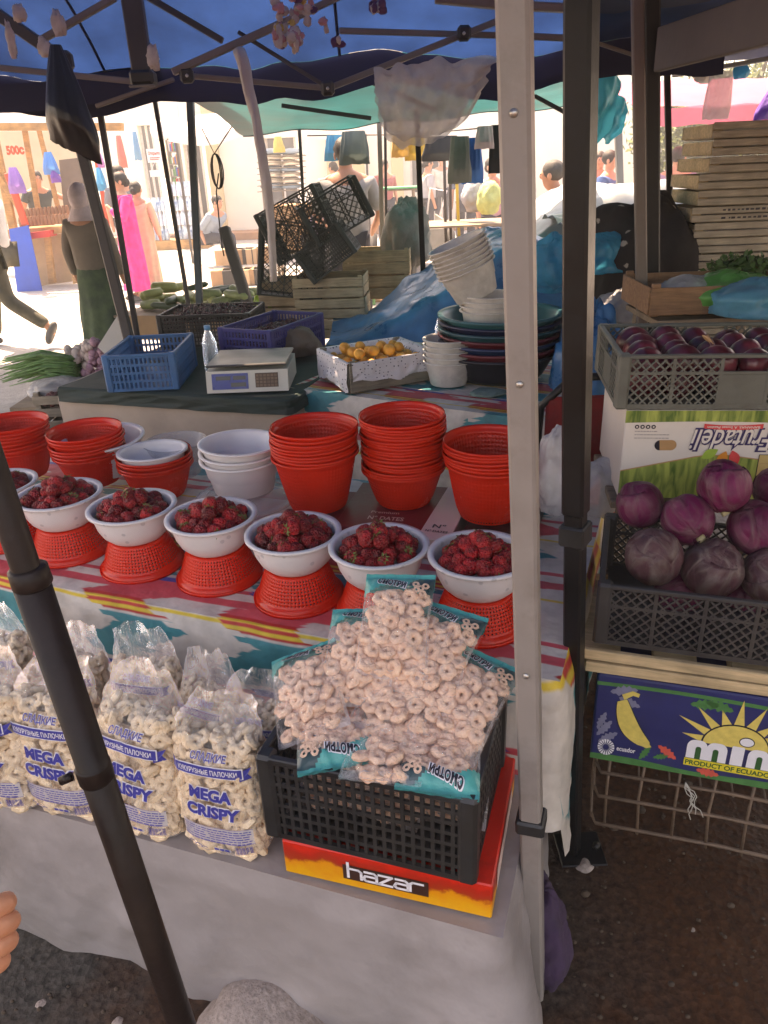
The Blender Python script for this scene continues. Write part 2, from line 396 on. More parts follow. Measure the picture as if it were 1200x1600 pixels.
def ikat_mat(name, seed=0, period=.40, off=0.0):
    m = bpy.data.materials.new(name); m.use_nodes = True; nt = m.node_tree; b = nt.nodes['Principled BSDF']
    uv = nd(nt, 'ShaderNodeUVMap', uv_map='UVMap'); sp = nd(nt, 'ShaderNodeSeparateXYZ', {0: uv.outputs[0]})
    U, V = sp.outputs[0], sp.outputs[1]
    def mth(op, a, b_=0.0, c_=None):
        n = nd(nt, 'ShaderNodeMath', {0: a, 1: b_}, operation=op)
        if c_ is not None: n.inputs[2].default_value = c_
        return n.outputs[0]
    # teeth: coarse steps across the cloth
    vv = mth('ADD', V, 3.0 + off)
    st = mth('FLOOR', mth('MULTIPLY', vv, 85)); cmb = nd(nt, 'ShaderNodeCombineXYZ', {0: st, 1: mth('FLOOR', mth('MULTIPLY', U, 2.2))})
    wn = nd(nt, 'ShaderNodeTexWhiteNoise', {'Vector': cmb.outputs[0]}, noise_dimensions='2D')
    low = nd(nt, 'ShaderNodeTexNoise', {'Vector': uv.outputs[0], 'Scale': 9, 'Detail': 1})
    tri = mth('PINGPONG', mth('MULTIPLY', vv, 1.0), .07)
    uu = mth('ADD', mth('ADD', U, mth('MULTIPLY', wn.outputs[0], .045)), mth('MULTIPLY', tri, 1.6))
    uu = mth('ADD', uu, mth('MULTIPLY', low.outputs[0], .06))
    cell = mth('FRACT', mth('DIVIDE', mth('ADD', uu, 5 + seed), period))
    edge = lambda t, w_=.012: nd(nt, 'ShaderNodeMapRange', {'Value': cell, 1: t - w_, 2: t + w_}).outputs[0]
    v2 = mth('ADD', vv, mth('MULTIPLY', low.outputs[0], .012))
    fr = mth('FRACT', mth('DIVIDE', v2, .30))
    def ramp(stops):
        r = nd(nt, 'ShaderNodeValToRGB', {'Fac': fr}); e = r.color_ramp.elements; r.color_ramp.interpolation = 'LINEAR'
        while len(e) < 2 * len(stops): e.new(.5)
        pos = [s_[0] for s_ in stops] + [1.0]; k = 0
        for i, s_ in enumerate(stops):
            e[k].position = pos[i] + (.006 if i else 0); e[k].color = col(s_[1]); k += 1
            e[k].position = pos[i + 1] - .006 if i + 1 < len(stops) else 1.0; e[k].color = col(s_[1]); k += 1
        return r.outputs[0]
    W_ = (.62, .56, .5); P = (.62, .08, .1); Tl = (.02, .24, .27); Y = (.72, .5, .05); Rd = (.55, .03, .03); Bl = (.05, .07, .3)
    A = ramp([(0, P), (.3, Rd), (.34, Y), (.37, Rd), (.40, Y), (.43, Rd), (.45, W_), (.47, Tl), (.9, W_), (.94, Bl)])
    B = ramp([(0, W_), (.1, P), (.2, W_), (.34, W_), (.37, Y), (.4, W_), (.44, W_), (.62, W_), (.9, W_), (.95, P)])
    f = mth('MULTIPLY', edge(.42), mth('SUBTRACT', 1.0, edge(.93)))
    mx = nd(nt, 'ShaderNodeMix', {0: f, 6: A, 7: B}, data_type='RGBA')
    tc = nd(nt, 'ShaderNodeTexCoord'); dn = nd(nt, 'ShaderNodeTexNoise', {'Vector': tc.outputs['Object'], 'Scale': 18, 'Detail': 6})
    vr = nd(nt, 'ShaderNodeMapRange', {'Value': dn.outputs[0], 1: .3, 2: .7, 3: .75, 4: 1.1})
    hs = nd(nt, 'ShaderNodeHueSaturation', {'Color': mx.outputs[2], 'Value': vr.outputs[0]})
    nt.links.new(hs.outputs[0], b.inputs['Base Color']); b.inputs['Roughness'].default_value = .5
    wv = nd(nt, 'ShaderNodeTexNoise', {'Vector': tc.outputs['Object'], 'Scale': 14, 'Detail': 3})
    bp = nd(nt, 'ShaderNodeBump', {'Height': wv.outputs[0], 'Strength': .35, 'Distance': .03}); nt.links.new(bp.outputs[0], b.inputs['Normal'])
    return m
M_ikat = ikat_mat('ikat_cloth', 0, off=.142); M_ikat2 = ikat_mat('ikat_cloth_rear', 2.1, off=.068)

def table(name, M, L, D, z, label):
    t = thing(name, label, 'table', M)
    MB().box((-L / 2, D / 2, z - .018), (L - .02, D - .02, .02), ch=.002).build('tabletop', M_wood_old, t)
    for x in (-L + .05, -.06):
        for y in (.05, D - .05): MB().box((x, y, (z - .03) / 2), (.035, .035, z - .03), ch=.003).build('leg', M_wood_old, t)
    return t
M_wood_old = wood('old_wood', (.3, .22, .15)); M_wood_new = wood('new_wood', (.72, .52, .3), .6); M_wood_pale = wood('pale_wood', (.6, .52, .4), .55)
M_wood_grey = wood('grey_wood', (.33, .27, .2), .5)
table('low_bench_table', TB @ T(-.02, .02), 1.9, .42, ZL - .012, 'low bench under the grey vinyl cloth at the front of the stall')
cloth_mb(2.0, .46, ZL, .005, fold=.022, flare=.07, seed=3, rad=.035).build('vinyl_tablecloth', M_greyvinyl, M=TB, label='grey vinyl tablecloth draped over the low front bench with corn puff bags on it', cat='tablecloth')
UB = TB @ T(.035, .40, 0, R(-2.0))
table('upper_table', UB @ T(-.03, .03), 2.2, .82, ZU - .012, 'higher table behind, under the striped ikat cloth with berry bowls')
cloth_mb(2.4, .86, ZU, .25, fold=.018, seed=8, rad=.03, zbr=.16, flare=.03).build('ikat_tablecloth', M_ikat, M=UB, label='red, teal and yellow ikat patterned cloth under the bowls of berries', cat='tablecloth')

# ---- baskets
def basket_mesh(name, Rr, Rb, H, rows, n=68, mats=None, band=.016):
    mb = MB(); prof = [(Rr, H), (Rr * .985, H - .003)]
    zs = []
    # floor + side: rows of (hole/bar)
    top = H - band; bot = .008; step = (top - bot) / rows
    def rad(z): t = z / H; return Rb + (Rr * .955 - Rb) * (t ** .85)
    lv = [(rad(0) * .9, 0), (rad(0.003), .003), (rad(bot), bot)]
    holes = []
    for i in range(rows):
        z0 = bot + i * step
        holes.append(len(lv) - 1)
        lv.append((rad(z0 + step * .42), z0 + step * .42)); lv.append((rad(z0 + step), z0 + step))
    lv += [(rad(top) + .001, top + .002), (Rr * .975, top + .004), (Rr * .985, H - .004), (Rr, H - .001), (Rr * 1.012, H), (Rr * 1.015, H - .005)]
    N = n * 2; L2 = [((r), z) for r, z in lv]
    def f(u, v):
        j = int(round(v * (len(L2) - 1))); r, z = L2[j]; i = int(round(u * N))
        a = 2 * PI * ((i // 2) + (i % 2) * .34) / n
        rib = .0012 if i % 2 == 0 and 2 < j < len(L2) - 5 else 0
        return ((r + rib) * math.cos(a), (r + rib) * math.sin(a), z)
    hs = set(holes)
    mb.grid(f, N, len(L2) - 1, closed=True, skip=lambda i, j: (j in hs) and i % 2 == 0)
    # bottom: ring slots
    rb = rad(0) * .9; rr = [0.001, rb * .35, rb * .5, rb * .65, rb * .8, rb]
    mb.grid(lambda u, v: (rr[int(round(v * 5))] * math.cos(2 * PI * u), rr[int(round(v * 5))] * math.sin(2 * PI * u), 0), 48, 5, closed=True, skip=lambda i, j: j in (1, 3) and i % 2 == 0)
    return mb.mesh(name, mats or M_red, solid=.0016)
ME_deep = basket_mesh('deep_basket', .118, .078, .158, 12)
ME_shal = basket_mesh('shallow_basket', .113, .072, .105, 8)
ME_stand = basket_mesh('berry_basket', .106, .070, .084, 8)
def stack(px, py, z, n, me, dz, group, where, cat='basket', name='plastic_basket', tilt=0, colr='red', sc1=1.0, jit=1):
    p = OZ(px, py, z); r2 = random.Random(int(px * 7 + py))
    for i in range(n):
        o = put(name, me, M=T(p.x + r2.uniform(-.003, .003) * jit, p.y + r2.uniform(-.003, .003) * jit, z + i * dz, r2.uniform(0, 6), R(r2.uniform(-1.3, 1.3)), 0, sc1))
        pos = 'topmost of' if i == n - 1 else ('lowest of' if i == 0 else 'nested inside')
        lab = f'{colr} {cat} {pos} {where}'
        tag(o, lab, cat, group)
    return p
# cardboard date boxes the baskets stand on
def carton(name, label, M, L, D, H, mats, parts=(), ch=.002, group=None):
    t = thing(name, label, 'cardboard box', M, group)
    MB().box((0, 0, H / 2), (L, D, H), ch=ch).build('carton', mats, t)
    return t
M_maroon = mat('maroon_carton', (.2, .012, .018), .45, .15, 8, .08, 60); M_blackcard = mat('black_carton', (.018, .013, .013), .4, .3, 8, .08, 60)
M_pinkcard = mat('pinkish_white_carton', (.68, .5, .45), .5, .06, 8, .05, 60)
ZB = .68
def datebox(px, py, L, D, rz, m, label, txt=None, H=.055, z0=ZU + .004):
    p = OZ(px, py, z0 + H); t = carton('date_box', label, T(p.x, p.y, z0, rz), L, D, H, m)
    if txt:
        mb = MB(); fn = lambda x, y: (x, y, H + .0012)
        for s, x, y, w_, sz, mi in txt: text_on(mb, s, fn, x, y, width=w_, size=sz, mi=mi, bold=.02)
        mb.build('print', [M_blackink, M_pinkcard], t)
    return t
rzb = TA + R(-3)
datebox(625, 790, .30, .30, rzb + R(8), M_maroon, 'dark red flat box of dates under the tall middle basket stacks', [('N° DATES', -.02, -.10, .1, .03, 1), ('Premium', -.03, -.06, .08, .02, 1)])
datebox(700, 800, .085, .34, rzb + R(3), M_pinkcard, 'pinkish white flat dates box between the dark red and black boxes', [('N° DATES', 0, -.13, .06, .016, 0), ('N°', 0, -.105, .035, .03, 0)], H=.058)
datebox(790, 800, .17, .32, rzb + R(2), M_blackcard, 'black flat box with a round white emblem beside the grey pole', None, H=.062)
p = OZ(790, 800, ZU + .066)
bb = [o for o in C.objects if o.name.startswith('date_box')][-1]
mb = MB()
fn = lambda x, y: (.0865, x, .034 + y)
for rr in (.024, .0195):
    mb.grid(lambda u, v: fn((rr + .0015 * (v - .5)) * 1.9 * math.cos(2 * PI * u), (rr + .0015 * (v - .5)) * math.sin(2 * PI * u)), 40, 1, sm=False)
text_on(mb, 'N°', lambda x, y: fn(x, y), 0, -.01, size=.028, bold=.03)
mb.build('emblem', M_inkwhite, bb)
datebox(515, 800, .13, .30, rzb + R(6), M_maroon, 'maroon flat box with small print under the leftmost tall basket', [('Dates', 0, -.11, .06, .02, 1)], H=.05)
datebox(372, 800, .36, .22, rzb + R(4), M_pinkcard, 'pale patterned flat box under the white bowl stack', [('Dates', -.1, -.08, .08, .03, 0)], H=.045)
# clear lid under the white bowls
M_clear = mat('clear_plastic_lid', (.6, .6, .58), .12, .05, 9, 0, spec=.8, alpha=.3)
def lid(px, py, z, r, label, tl=0, rr=None):
    p = OZ(px, py, z); mb = MB(); mb.lathe([(0.001, .012), (r * .78, .013), (r * .82, .004), (r * .95, .003), (r, .006), (r * 1.01, 0)], 48)
    mb.build('clear_tray', M_clear, M=T(p.x, p.y, z, 0, tl), label=label, cat='tray', solid=.0012)
lid(385, 778, ZU + .058, .15, 'clear round plastic tray under the stack of white bowls')

ME_wb = None
def bowlmesh(name, Rr, Rb, H, m, t=.002, lip=.006, step=True, spots=None):
    mb = MB(); pr = [(0.001, 0), (Rb, 0), (Rb + .003, .003)]
    if step: pr += [(Rb + (Rr - Rb) * .5, H * .5), (Rb + (Rr - Rb) * .55, H * .52), (Rb + (Rr - Rb) * .62, H * .54), (Rr * .97, H * .95)]
    else: pr += [(Rb + (Rr - Rb) * .45, H * .2), (Rb + (Rr - Rb) * .72, H * .45), (Rb + (Rr - Rb) * .88, H * .75), (Rr * .975, H * .97)]
    pr += [(Rr, H), (Rr + lip, H), (Rr + lip, H - .004)]
    mb.lathe(pr, 56); return mb.mesh(name, m, solid=t)
ME_wb = bowlmesh('white_bowl', .115, .085, .105, M_whitebowl)
ME_wlow = bowlmesh('white_bowl_low', .1, .075, .05, M_whitebowl, step=False)
stack(150, 752, ZU + .03, 7, ME_shal, .0125, 'red baskets in the second stack from the left', 'the wide stack second from the left edge')
stack(38, 742, ZU + .03, 8, ME_shal, .012, 'red baskets in the stack at the left edge', 'the stack at the left edge of the table')
pw = OZ(160, 752, ZU + .03); put('white_bowl', ME_wb, M=T(pw.x + .015, pw.y + .05, ZU + .055, 0, R(3), 0, 1.07), label='white bowl peeping out behind the second red basket stack', cat='bowl')
ps = stack(252, 772, ZU + .012, 4, ME_shal, .012, 'red baskets under the lone white bowl', 'the low stack carrying one white bowl')
put('white_bowl', ME_wlow, M=T(ps.x - .003, ps.y - .003, ZU + .112, 0, R(-2)), label='shallow white bowl sitting on the low red basket stack', cat='bowl')
pl = OZ(262, 760, ZU + .02); lm = MB(); lm.lathe([(.001, 0), (.07, 0), (.098, .11), (.104, .112)], 48)
lm.build('clear_bowl', M_clear, M=T(pl.x + .02, pl.y + .09, ZU + .03), label='clear plastic bowl behind the low red basket stack', cat='bowl', solid=.0012)
p = OZ(384, 772, ZU + .05)
for i in range(3):
    put('white_bowl', ME_wb, M=T(p.x, p.y, ZU + .066 + i * .022, i, R((0, 1, 2)[i])), label='white bowl ' + ('lowest of', 'in the middle of', 'topmost of')[i] + ' the stack of three left of the tall baskets', cat='bowl', group='stacked white bowls')
stack(500, 788, ZB, 10, ME_deep, .0088, 'red baskets in the tall stack above the fourth berry bowl', 'the deep stack right of the white bowls')
stack(633, 782, ZB, 18, ME_shal, .0088, 'red baskets in the tallest stack', 'the tallest stack in the row', sc1=1.02)
stack(762, 802, ZB + .005, 7, ME_deep, .0088, 'red baskets in the stack behind the grey pole', 'the stack partly behind the grey pole')

# ---- bowls of berries
def berry_mat():
    m = mat('berry_skin', (.14, .005, .01), .42, .4, 60, 0, spec=.4, rnd_=.5, sss=.0, c2=(.34, .012, .014)); nt = m.node_tree; b = nt.nodes['Principled BSDF']
    tc = nd(nt, 'ShaderNodeTexCoord'); v = nd(nt, 'ShaderNodeTexVoronoi', {'Vector': tc.outputs['Object'], 'Scale': 210, 'Randomness': .7})
    mr = nd(nt, 'ShaderNodeMapRange', {'Value': v.outputs[0], 1: .1, 2: .7, 3: 1, 4: 0})
    bp = nd(nt, 'ShaderNodeBump', {'Height': mr.outputs[0], 'Strength': 1.0, 'Distance': .003}); nt.links.new(bp.outputs[0], b.inputs['Normal']); return m
M_berry = berry_mat(); M_leaf = mat('calyx_green', (.12, .16, .03), .6, .3, 80, .1)
def berry_mesh(seed, k):
    mb = MB(); r = random.Random(seed)
    mb.ball((0, 0, 0), (.0165, .0165, .020 * k), 28, 18, wob=lambda x, y, z: (1.06 - .3 * max(0, -z) ** 1.3 + .09 * nz(x * 1.6, y * 1.6, z * 1.6, seed)) * (1 + .05 * math.sin(8 * math.atan2(y, x) + 3.14 * round(z * 6)) * math.cos(18 * z)))
    return mb.mesh('strawberry', M_berry)
def calyx_mesh(seed):
    mb = MB(); r = random.Random(seed)
    for i in range(8):
        a = i * PI / 4 + r.uniform(-.2, .2); L = r.uniform(.011, .017); up = r.uniform(-.002, .005); ca, sa = math.cos(a), math.sin(a); w_ = .0028
        P = [(0, 0, .0185), (ca * L * .5 - sa * w_, sa * L * .5 + ca * w_, .019 + up * .3), (ca * L, sa * L, .0175 + up), (ca * L * .5 + sa * w_, sa * L * .5 - ca * w_, .019 + up * .3)]
        mb.add(P, [(0, 1, 2, 3)])
    mb.tube([(0, 0, .018), (.001, .001, .024)], .0009, 5)
    return mb.mesh('calyx', M_leaf, solid=.0005)
BM = [berry_mesh(i, k) for i, k in enumerate((1, 1.12, .92, 1.05))]; CM = [calyx_mesh(1), calyx_mesh(2)]
def spot_mat():
    m = mat('bowl_speckled_white', (.68, .63, .63), .32, .04, 8, .03, 40, spec=.55); nt = m.node_tree; b = nt.nodes['Principled BSDF']
    tc = nd(nt, 'ShaderNodeTexCoord'); v = nd(nt, 'ShaderNodeTexVoronoi', {'Vector': tc.outputs['Object'], 'Scale': 34, 'Randomness': .8})
    n = nd(nt, 'ShaderNodeTexNoise', {'Vector': tc.outputs['Object'], 'Scale': 60}); ad = nd(nt, 'ShaderNodeMath', {0: n.outputs[0], 1: .25}, operation='MULTIPLY'); a2 = nd(nt, 'ShaderNodeMath', {0: v.outputs[0], 1: ad.outputs[0]}, operation='ADD')
    mr = nd(nt, 'ShaderNodeMapRange', {'Value': a2.outputs[0], 1: .27, 2: .34, 3: .75, 4: 0})
    old = b.inputs['Base Color'].links[0].from_socket
    mx = nd(nt, 'ShaderNodeMix', {0: mr.outputs[0], 6: old, 7: (.42, .4, .42, 1)}, data_type='RGBA'); nt.links.new(mx.outputs[2], b.inputs['Base Color']); return m
ME_bb = bowlmesh('berry_bowl', .103, .068, .082, spot_mat(), t=.002, lip=.008, step=False)
bowls = [(750, 872), (592, 858), (458, 838), (330, 812), (206, 797), (92, 778), (-8, 762)]
names = ['rightmost berry bowl beside the grey pole', 'second berry bowl from the right', 'third berry bowl from the right', 'fourth berry bowl from the right', 'fifth berry bowl from the right', 'sixth berry bowl from the right', 'bowl at the far left edge']
for bi, (px, py) in enumerate(bowls):
    p = OZ(px, py - 5, .787); rb = random.Random(100 + bi)
    ln = names[bi]
    put('basket_stand', ME_stand, M=Matrix.Translation((p.x, p.y, ZU + .087)) @ Matrix.Rotation(PI, 4, 'X') @ Matrix.Rotation(bi, 4, 'Z'), label='red basket turned upside down under the ' + ln, cat='basket', group='upturned red baskets under the berry bowls')
    put('berry_bowl', ME_bb, M=T(p.x, p.y, ZU + .088, bi * 1.3), label='white speckled ' + ln.replace('berry ', '').replace('bowl', 'bowl of dark berries', 1), cat='bowl', group='white bowls of berries')
    # heap
    z0 = ZU + .088; pts = []
    for n, r0, zz in ((14, .073, .071), (11, .055, .080), (4, .026, .068), (6, .03, .100), (2, .009, .112), (1, 0, .085)):
        for i in range(n):
            a = 2 * PI * i / n + rb.uniform(-.15, .15) + n; q = r0 + rb.uniform(-.004, .004)
            pts.append((q * math.cos(a), q * math.sin(a), zz + rb.uniform(-.004, .006), r0))
    for i, (x, y, z, r0) in enumerate(pts):
        d = Vector((x * 6 + rb.uniform(-.6, .6), y * 6 + rb.uniform(-.6, .6), rb.uniform(-.4, 1))).normalized()
        if rb.random() < .6: d = -d
        Mx = Matrix.Translation((p.x + x, p.y + y, z0 + z)) @ d.to_track_quat('Z', 'Y').to_matrix().to_4x4() @ Matrix.Scale(rb.uniform(.84, 1.16), 4)
        o = put('strawberry', BM[i % 4], M=Mx, label='dark red berry heaped in the ' + ln, cat='berry', group='berries heaped in the ' + ln)
        if rb.random() < .6: put('calyx', CM[i % 2], o)

# ---- Mega Crispy bags
def W_of(z):
    t = z
    if t < .03: return .062 + .018 * math.sqrt(t / .03)
    if t < .2: return .080 + .005 * math.sin((t - .03) / .17 * PI)
    if t < .25: return .080 - .008 * ((t - .2) / .05) ** 1.5
    return .072 - .030 * min(1, (t - .25) / .08) + .004 * max(0, (t - .31) / .09)
def D_of(z):
    if z < .03: return .03 + .022 * math.sqrt(z / .03)
    if z < .2: return .052
    if z < .28: return .052 - .036 * ((z - .2) / .08)
    return max(.008, .016 - .1 * (z - .28))
def bag_surf(x, z, seed, off=0):
    W, D = W_of(z), D_of(z); t = min(.999, abs(x) / W)
    y = D * (1 - t ** 2.6) ** (1 / 2.6)
    return Vector((x, -y - off, z))
def bag_noise(x, y, z, seed):
    k = .0015 + (.012 if z > .25 else .003) * min(1, max(0, (z - .17) / .1))
    return k * (nz(x * 22, y * 22, z * 9, seed) * 1.4 + nz(x * 60, y * 60, z * 25, seed + 5) * .6)
def rings_mesh(seed, W=W_of, D=D_of, H=.222, n=120, m=None):
    mb = MB(); r = random.Random(seed)
    # solid core of puffs behind the outer ones
    mb.grid(lambda u, v: ((W(v * H) - .022) * math.copysign(abs(math.cos(2 * PI * u)) ** .8, math.cos(2 * PI * u)), (D(v * H) - .016) * math.copysign(abs(math.sin(2 * PI * u)) ** .8, math.sin(2 * PI * u)), .006 + v * H * .95), 20, 8, closed=True)
    rows = 12
    for j in range(rows):
        z = .013 + j * (H - .01) / (rows - 1); W_, D_ = W(z) - .012, max(.005, D(z) - .011); per = 16
        for i in range(per):
            a = 2 * PI * (i + .5 * (j % 2)) / per + r.uniform(-.12, .12)
            c, s_ = math.cos(a), math.sin(a)
            if s_ > .35 and r.random() < .7: continue
            x = W_ * math.copysign(abs(c) ** .7, c); y = D_ * math.copysign(abs(s_) ** .7, s_)
            d = Vector((x * .5 + r.uniform(-.05, .05), y * 2 + r.uniform(-.06, .06), r.uniform(-.04, .07))).normalized()
            mm = Matrix.Translation((x, y, z + r.uniform(-.006, .006))) @ d.to_track_quat('Z', 'Y').to_matrix().to_4x4() @ Matrix.Rotation(r.uniform(0, 6), 4, 'Z')
            q = r.uniform(.85, 1.15); mb.torus(.0082 * q, .0064 * q, 18, 7, M=mm, lob=6, amp=.08)
    for i in range(14):   # loose ones on top
        mm = T(r.uniform(-.05, .05), r.uniform(-.02, .02), H + r.uniform(-.005, .012), r.uniform(0, 6), r.uniform(-1, 1), r.uniform(-1, 1))
        mb.torus(.0085, .006, 18, 7, M=mm, lob=6, amp=.08)
    return mb.mesh('corn_rings', m or M_ring)
RM = [rings_mesh(s) for s in (11, 12)]
def print_mesh(seed):
    mb = MB(); fn = lambda x, z: bag_surf(x, z, seed, .0022 + abs(bag_noise(x, 0, z, seed)))
    out = lambda x, z: bag_surf(x, z, seed, .0018 + abs(bag_noise(x, 0, z, seed)))
    # ribbon
    xs = [-.062 + .124 * i / 14 for i in range(15)]; arc = lambda x: .004 * math.cos(x / .062 * 1.4) - .003
    strip_on(mb, [(x, .183 + arc(x)) for x in xs], [(x, .204 + arc(x)) for x in xs], out, 1)
    fn3 = lambda x, z: fn(x, z) + Vector((0, -.0005, 0))
    strip_on(mb, [(x * .975, .1845 + arc(x)) for x in xs], [(x * .975, .2025 + arc(x)) for x in xs], fn, 0)
    for sg in (-1, 1): poly_on(mb, [(sg * .056, .196), (sg * .073, .2), (sg * .068, .19), (sg * .073, .18), (sg * .056, .177)][::sg], lambda x, z: fn(x, z) + Vector((0, .0003, 0)), 0)
    text_on(mb, 'КУКУРУЗНЫЕ ПАЛОЧКИ', fn3, 0, .189, width=.108, size=.0135, mi=1, bold=.02, wob=arc)
    text_on(mb, 'СЛАДКИЕ', out, .004, .212, width=.068, size=.0165, mi=1, bold=.06, shear=.2, wob=arc)
    text_on(mb, 'СЛАДКИЕ', fn3, .004, .212, width=.066, size=.0165, mi=0, bold=.02, shear=.2, wob=arc)
    for s, z, w_, sz, x in (('MEGA', .136, .080, .032, .0), ('CRISPY', .100, .102, .032, .002)):
        wv = lambda q: -.05 * q
        text_on(mb, s, out, x, z, width=w_ * 1.0, size=sz, mi=1, bold=.10, shear=.15, wob=wv)
        text_on(mb, s, fn3, x, z, width=w_ * .975, size=sz, mi=0, bold=.05, shear=.15, wob=wv)
    # label panel: outline, tiny lines of print
    rect_on(mb, -.066, .046, .066, .078, out, 2, 14)
    r = random.Random(seed)
    for i in range(6):
        z = .074 - i * .005; x = -.063
        while x < .06:
            w_ = r.uniform(.003, .012); rect_on(mb, x, z - .0022, min(.063, x + w_), z, fn, 0, 2); x += w_ + .0016
    rect_on(mb, -.066, .0775, .066, .0783, fn, 0, 14); rect_on(mb, -.066, .0455, .066, .0463, fn, 0, 14)
    for i in range(16): rect_on(mb, .034 + i * .0018, .024, .034 + i * .0018 + (.0011 if i % 3 else .0006), .041, fn, 0, 1)
    rect_on(mb, -.006, .028, .026, .0345, out, 2, 3)
    for i in range(3): rect_on(mb, -.005 + i * .01, .029, .003 + i * .01, .0335, fn, 0, 1)
    for i in range(3): mb.grid(lambda u, v, i=i: fn(-.05 + i * .013 + (.004 + .0012 * v) * 1.5 * math.cos(2 * PI * u), .031 - i * .002 + (.004 + .0012 * v) * math.sin(2 * PI * u)), 14, 1, 0)
    return mb.mesh('print', [M_ink, M_inkwhite, F_label])
F_label = mat('faint_label_white', (.75, .73, .78), .4, .04, 40, 0, alpha=.55)
PM = [print_mesh(s) for s in (1, 2)]
def film_mesh(seed):
    mb = MB(); r = random.Random(seed); tip = [r.uniform(-.03, .03) for _ in range(9)]; H = .308 + r.uniform(-.012, .012); lean = r.uniform(-.03, .03)
    def f(u, v):
        z = H * (v ** .9) if v < 1 else H
        z = max(0, z); W, D = W_of(min(z, .38)), D_of(z); a = 2 * PI * u; c, s_ = math.cos(a), math.sin(a)
        x = W * math.copysign(abs(c) ** (2 / 2.6), c); y = D * math.copysign(abs(s_) ** (2 / 2.6), s_)
        n = bag_noise(x, y, z, seed); k = max(0, (z - .215) / .10)
        z2 = z + k * (.02 * nz(x * 30, y * 50, 0, seed) + .012 * nz(x * 80, 0, 0, seed)) * min(1, k)
        L = math.hypot(x, y) or 1
        return (x + x / L * abs(n) + k * k * lean, y + y / L * abs(n) + k * .012 * nz(x * 40, z * 20, 3, seed) + .012 * k, max(.001, z2))
    mb.grid(f, 64, 44, closed=True)
    mb.grid(lambda u, v: tuple(Vector(f(u, 0)) * (1 - v * .98) + Vector((0, 0, .001))), 40, 1, closed=True)
    return mb.mesh('bag_film', F_bag)
def corn_bag(px, py, label, seed, rz=0, lean=0, z=ZL + .004, s=1.0, y_off=0):
    p = OZ(px, py, z); M = T(p.x, p.y + y_off, z, TA + rz, lean, R(random.Random(seed).uniform(-2, 2)), s)
    t = thing('corn_puff_bag', label, 'snack bag', M, 'clear bags of sweet corn puffs on the grey bench')
    tag(put('corn_rings', RM[seed % 2], t), kind='stuff'); put('bag_film', film_mesh(seed), t); put('print', PM[seed % 2], t)
    return t
corn_bag(366, 1312, 'upright clear bag of sweet corn rings next to the black snack crate', 1, R(2), R(-4), s=1.07)
corn_bag(240, 1280, 'upright clear bag of corn rings just right of the black slanting pole', 2, R(-4), R(-5), s=1.12)
corn_bag(125, 1252, 'upright clear bag of corn rings crossed by the black slanting pole', 3, R(3), R(-3), s=1.12)
corn_bag(28, 1240, 'upright clear bag of corn rings at the front left edge', 4, R(-2), R(-4), s=1.12)
corn_bag(405, 1235, 'clear corn ring bag squeezed behind the black snack crate', 5, R(8), R(-8), s=.86)
corn_bag(335, 1205, 'clear corn ring bag in the back row behind the front right bag', 6, R(-6), R(-8), s=.88)
corn_bag(245, 1175, 'clear corn ring bag with crumpled top in the middle of the back row', 7, R(5), R(-8), s=.96)
corn_bag(140, 1150, 'clear corn ring bag in the back row behind the slanting pole', 8, R(-3), R(-8), s=.9)
corn_bag(20, 1130, 'clear corn ring bag in the back row at the left edge', 9, R(4), R(-6), s=1.0)
corn_bag(-70, 1215, 'clear corn ring bag mostly cut off by the left edge', 10, R(4), R(-5))

# ---- hazar box, black crate and snack packets
HB = T(0, 0, 0)
c0, c1 = OZ(445, 1365, ZL), OZ(768, 1440, ZL + .0); ang = math.atan2(c1.y - c0.y, c1.x - c0.x); HL = .375; HD = .30; HH = .080
HB = Matrix.Translation((c1.x, c1.y, ZL + .006)) @ Matrix.Rotation(ang, 4, 'Z')
def hazar_mat():
    m = mat('flame_printed_carton', (.75, .4, .03), .42, .08, 10, .05, 70); nt = m.node_tree; b = nt.nodes['Principled BSDF']
    tc = nd(nt, 'ShaderNodeTexCoord'); sp = nd(nt, 'ShaderNodeSeparateXYZ', {0: tc.outputs['Object']})
    n = nd(nt, 'ShaderNodeTexNoise', {'Vector': tc.outputs['Object'], 'Scale': 16, 'Detail': 5, 'Roughness': .6})
    z = nd(nt, 'ShaderNodeMath', {0: sp.outputs[2], 1: 1 / .08}, operation='MULTIPLY'); a = nd(nt, 'ShaderNodeMath', {0: n.outputs[0], 1: 1.1, 2: -.55}, operation='MULTIPLY_ADD')
    s_ = nd(nt, 'ShaderNodeMath', {0: z.outputs[0], 1: a.outputs[0]}, operation='ADD')
    cr = nd(nt, 'ShaderNodeValToRGB', {'Fac': s_.outputs[0]}); e = cr.color_ramp.elements
    e[0].position = .12; e[0].color = (.8, .36, .012, 1); e[1].position = .97; e[1].color = (.72, .022, .008, 1)
    for ps, c in ((.4, (.78, .27, .01, 1)), (.52, (.42, .035, .008, 1)), (.78, (.5, .02, .008, 1))): q = e.new(ps); q.color = c
    nt.links.new(cr.outputs[0], b.inputs['Base Color']); return m
t = thing('printed_carton', 'flat red and orange flame printed box lettered hazar under the black crate', 'cardboard box', HB)
MB().box((-HL / 2, HD / 2, HH / 2), (HL, HD, HH), ch=.0025).build('carton', hazar_mat(), t)
fn = lambda x, z: (x, -.0012, z)
mb = MB(); xl, xr = -.262, -.108
rect_on(mb, xl, .020, xr, .055, fn, 0, 1)
mb.build('name_panel', mat('brown_black_print', (.05, .018, .012), .4, .1, 30, 0), t)
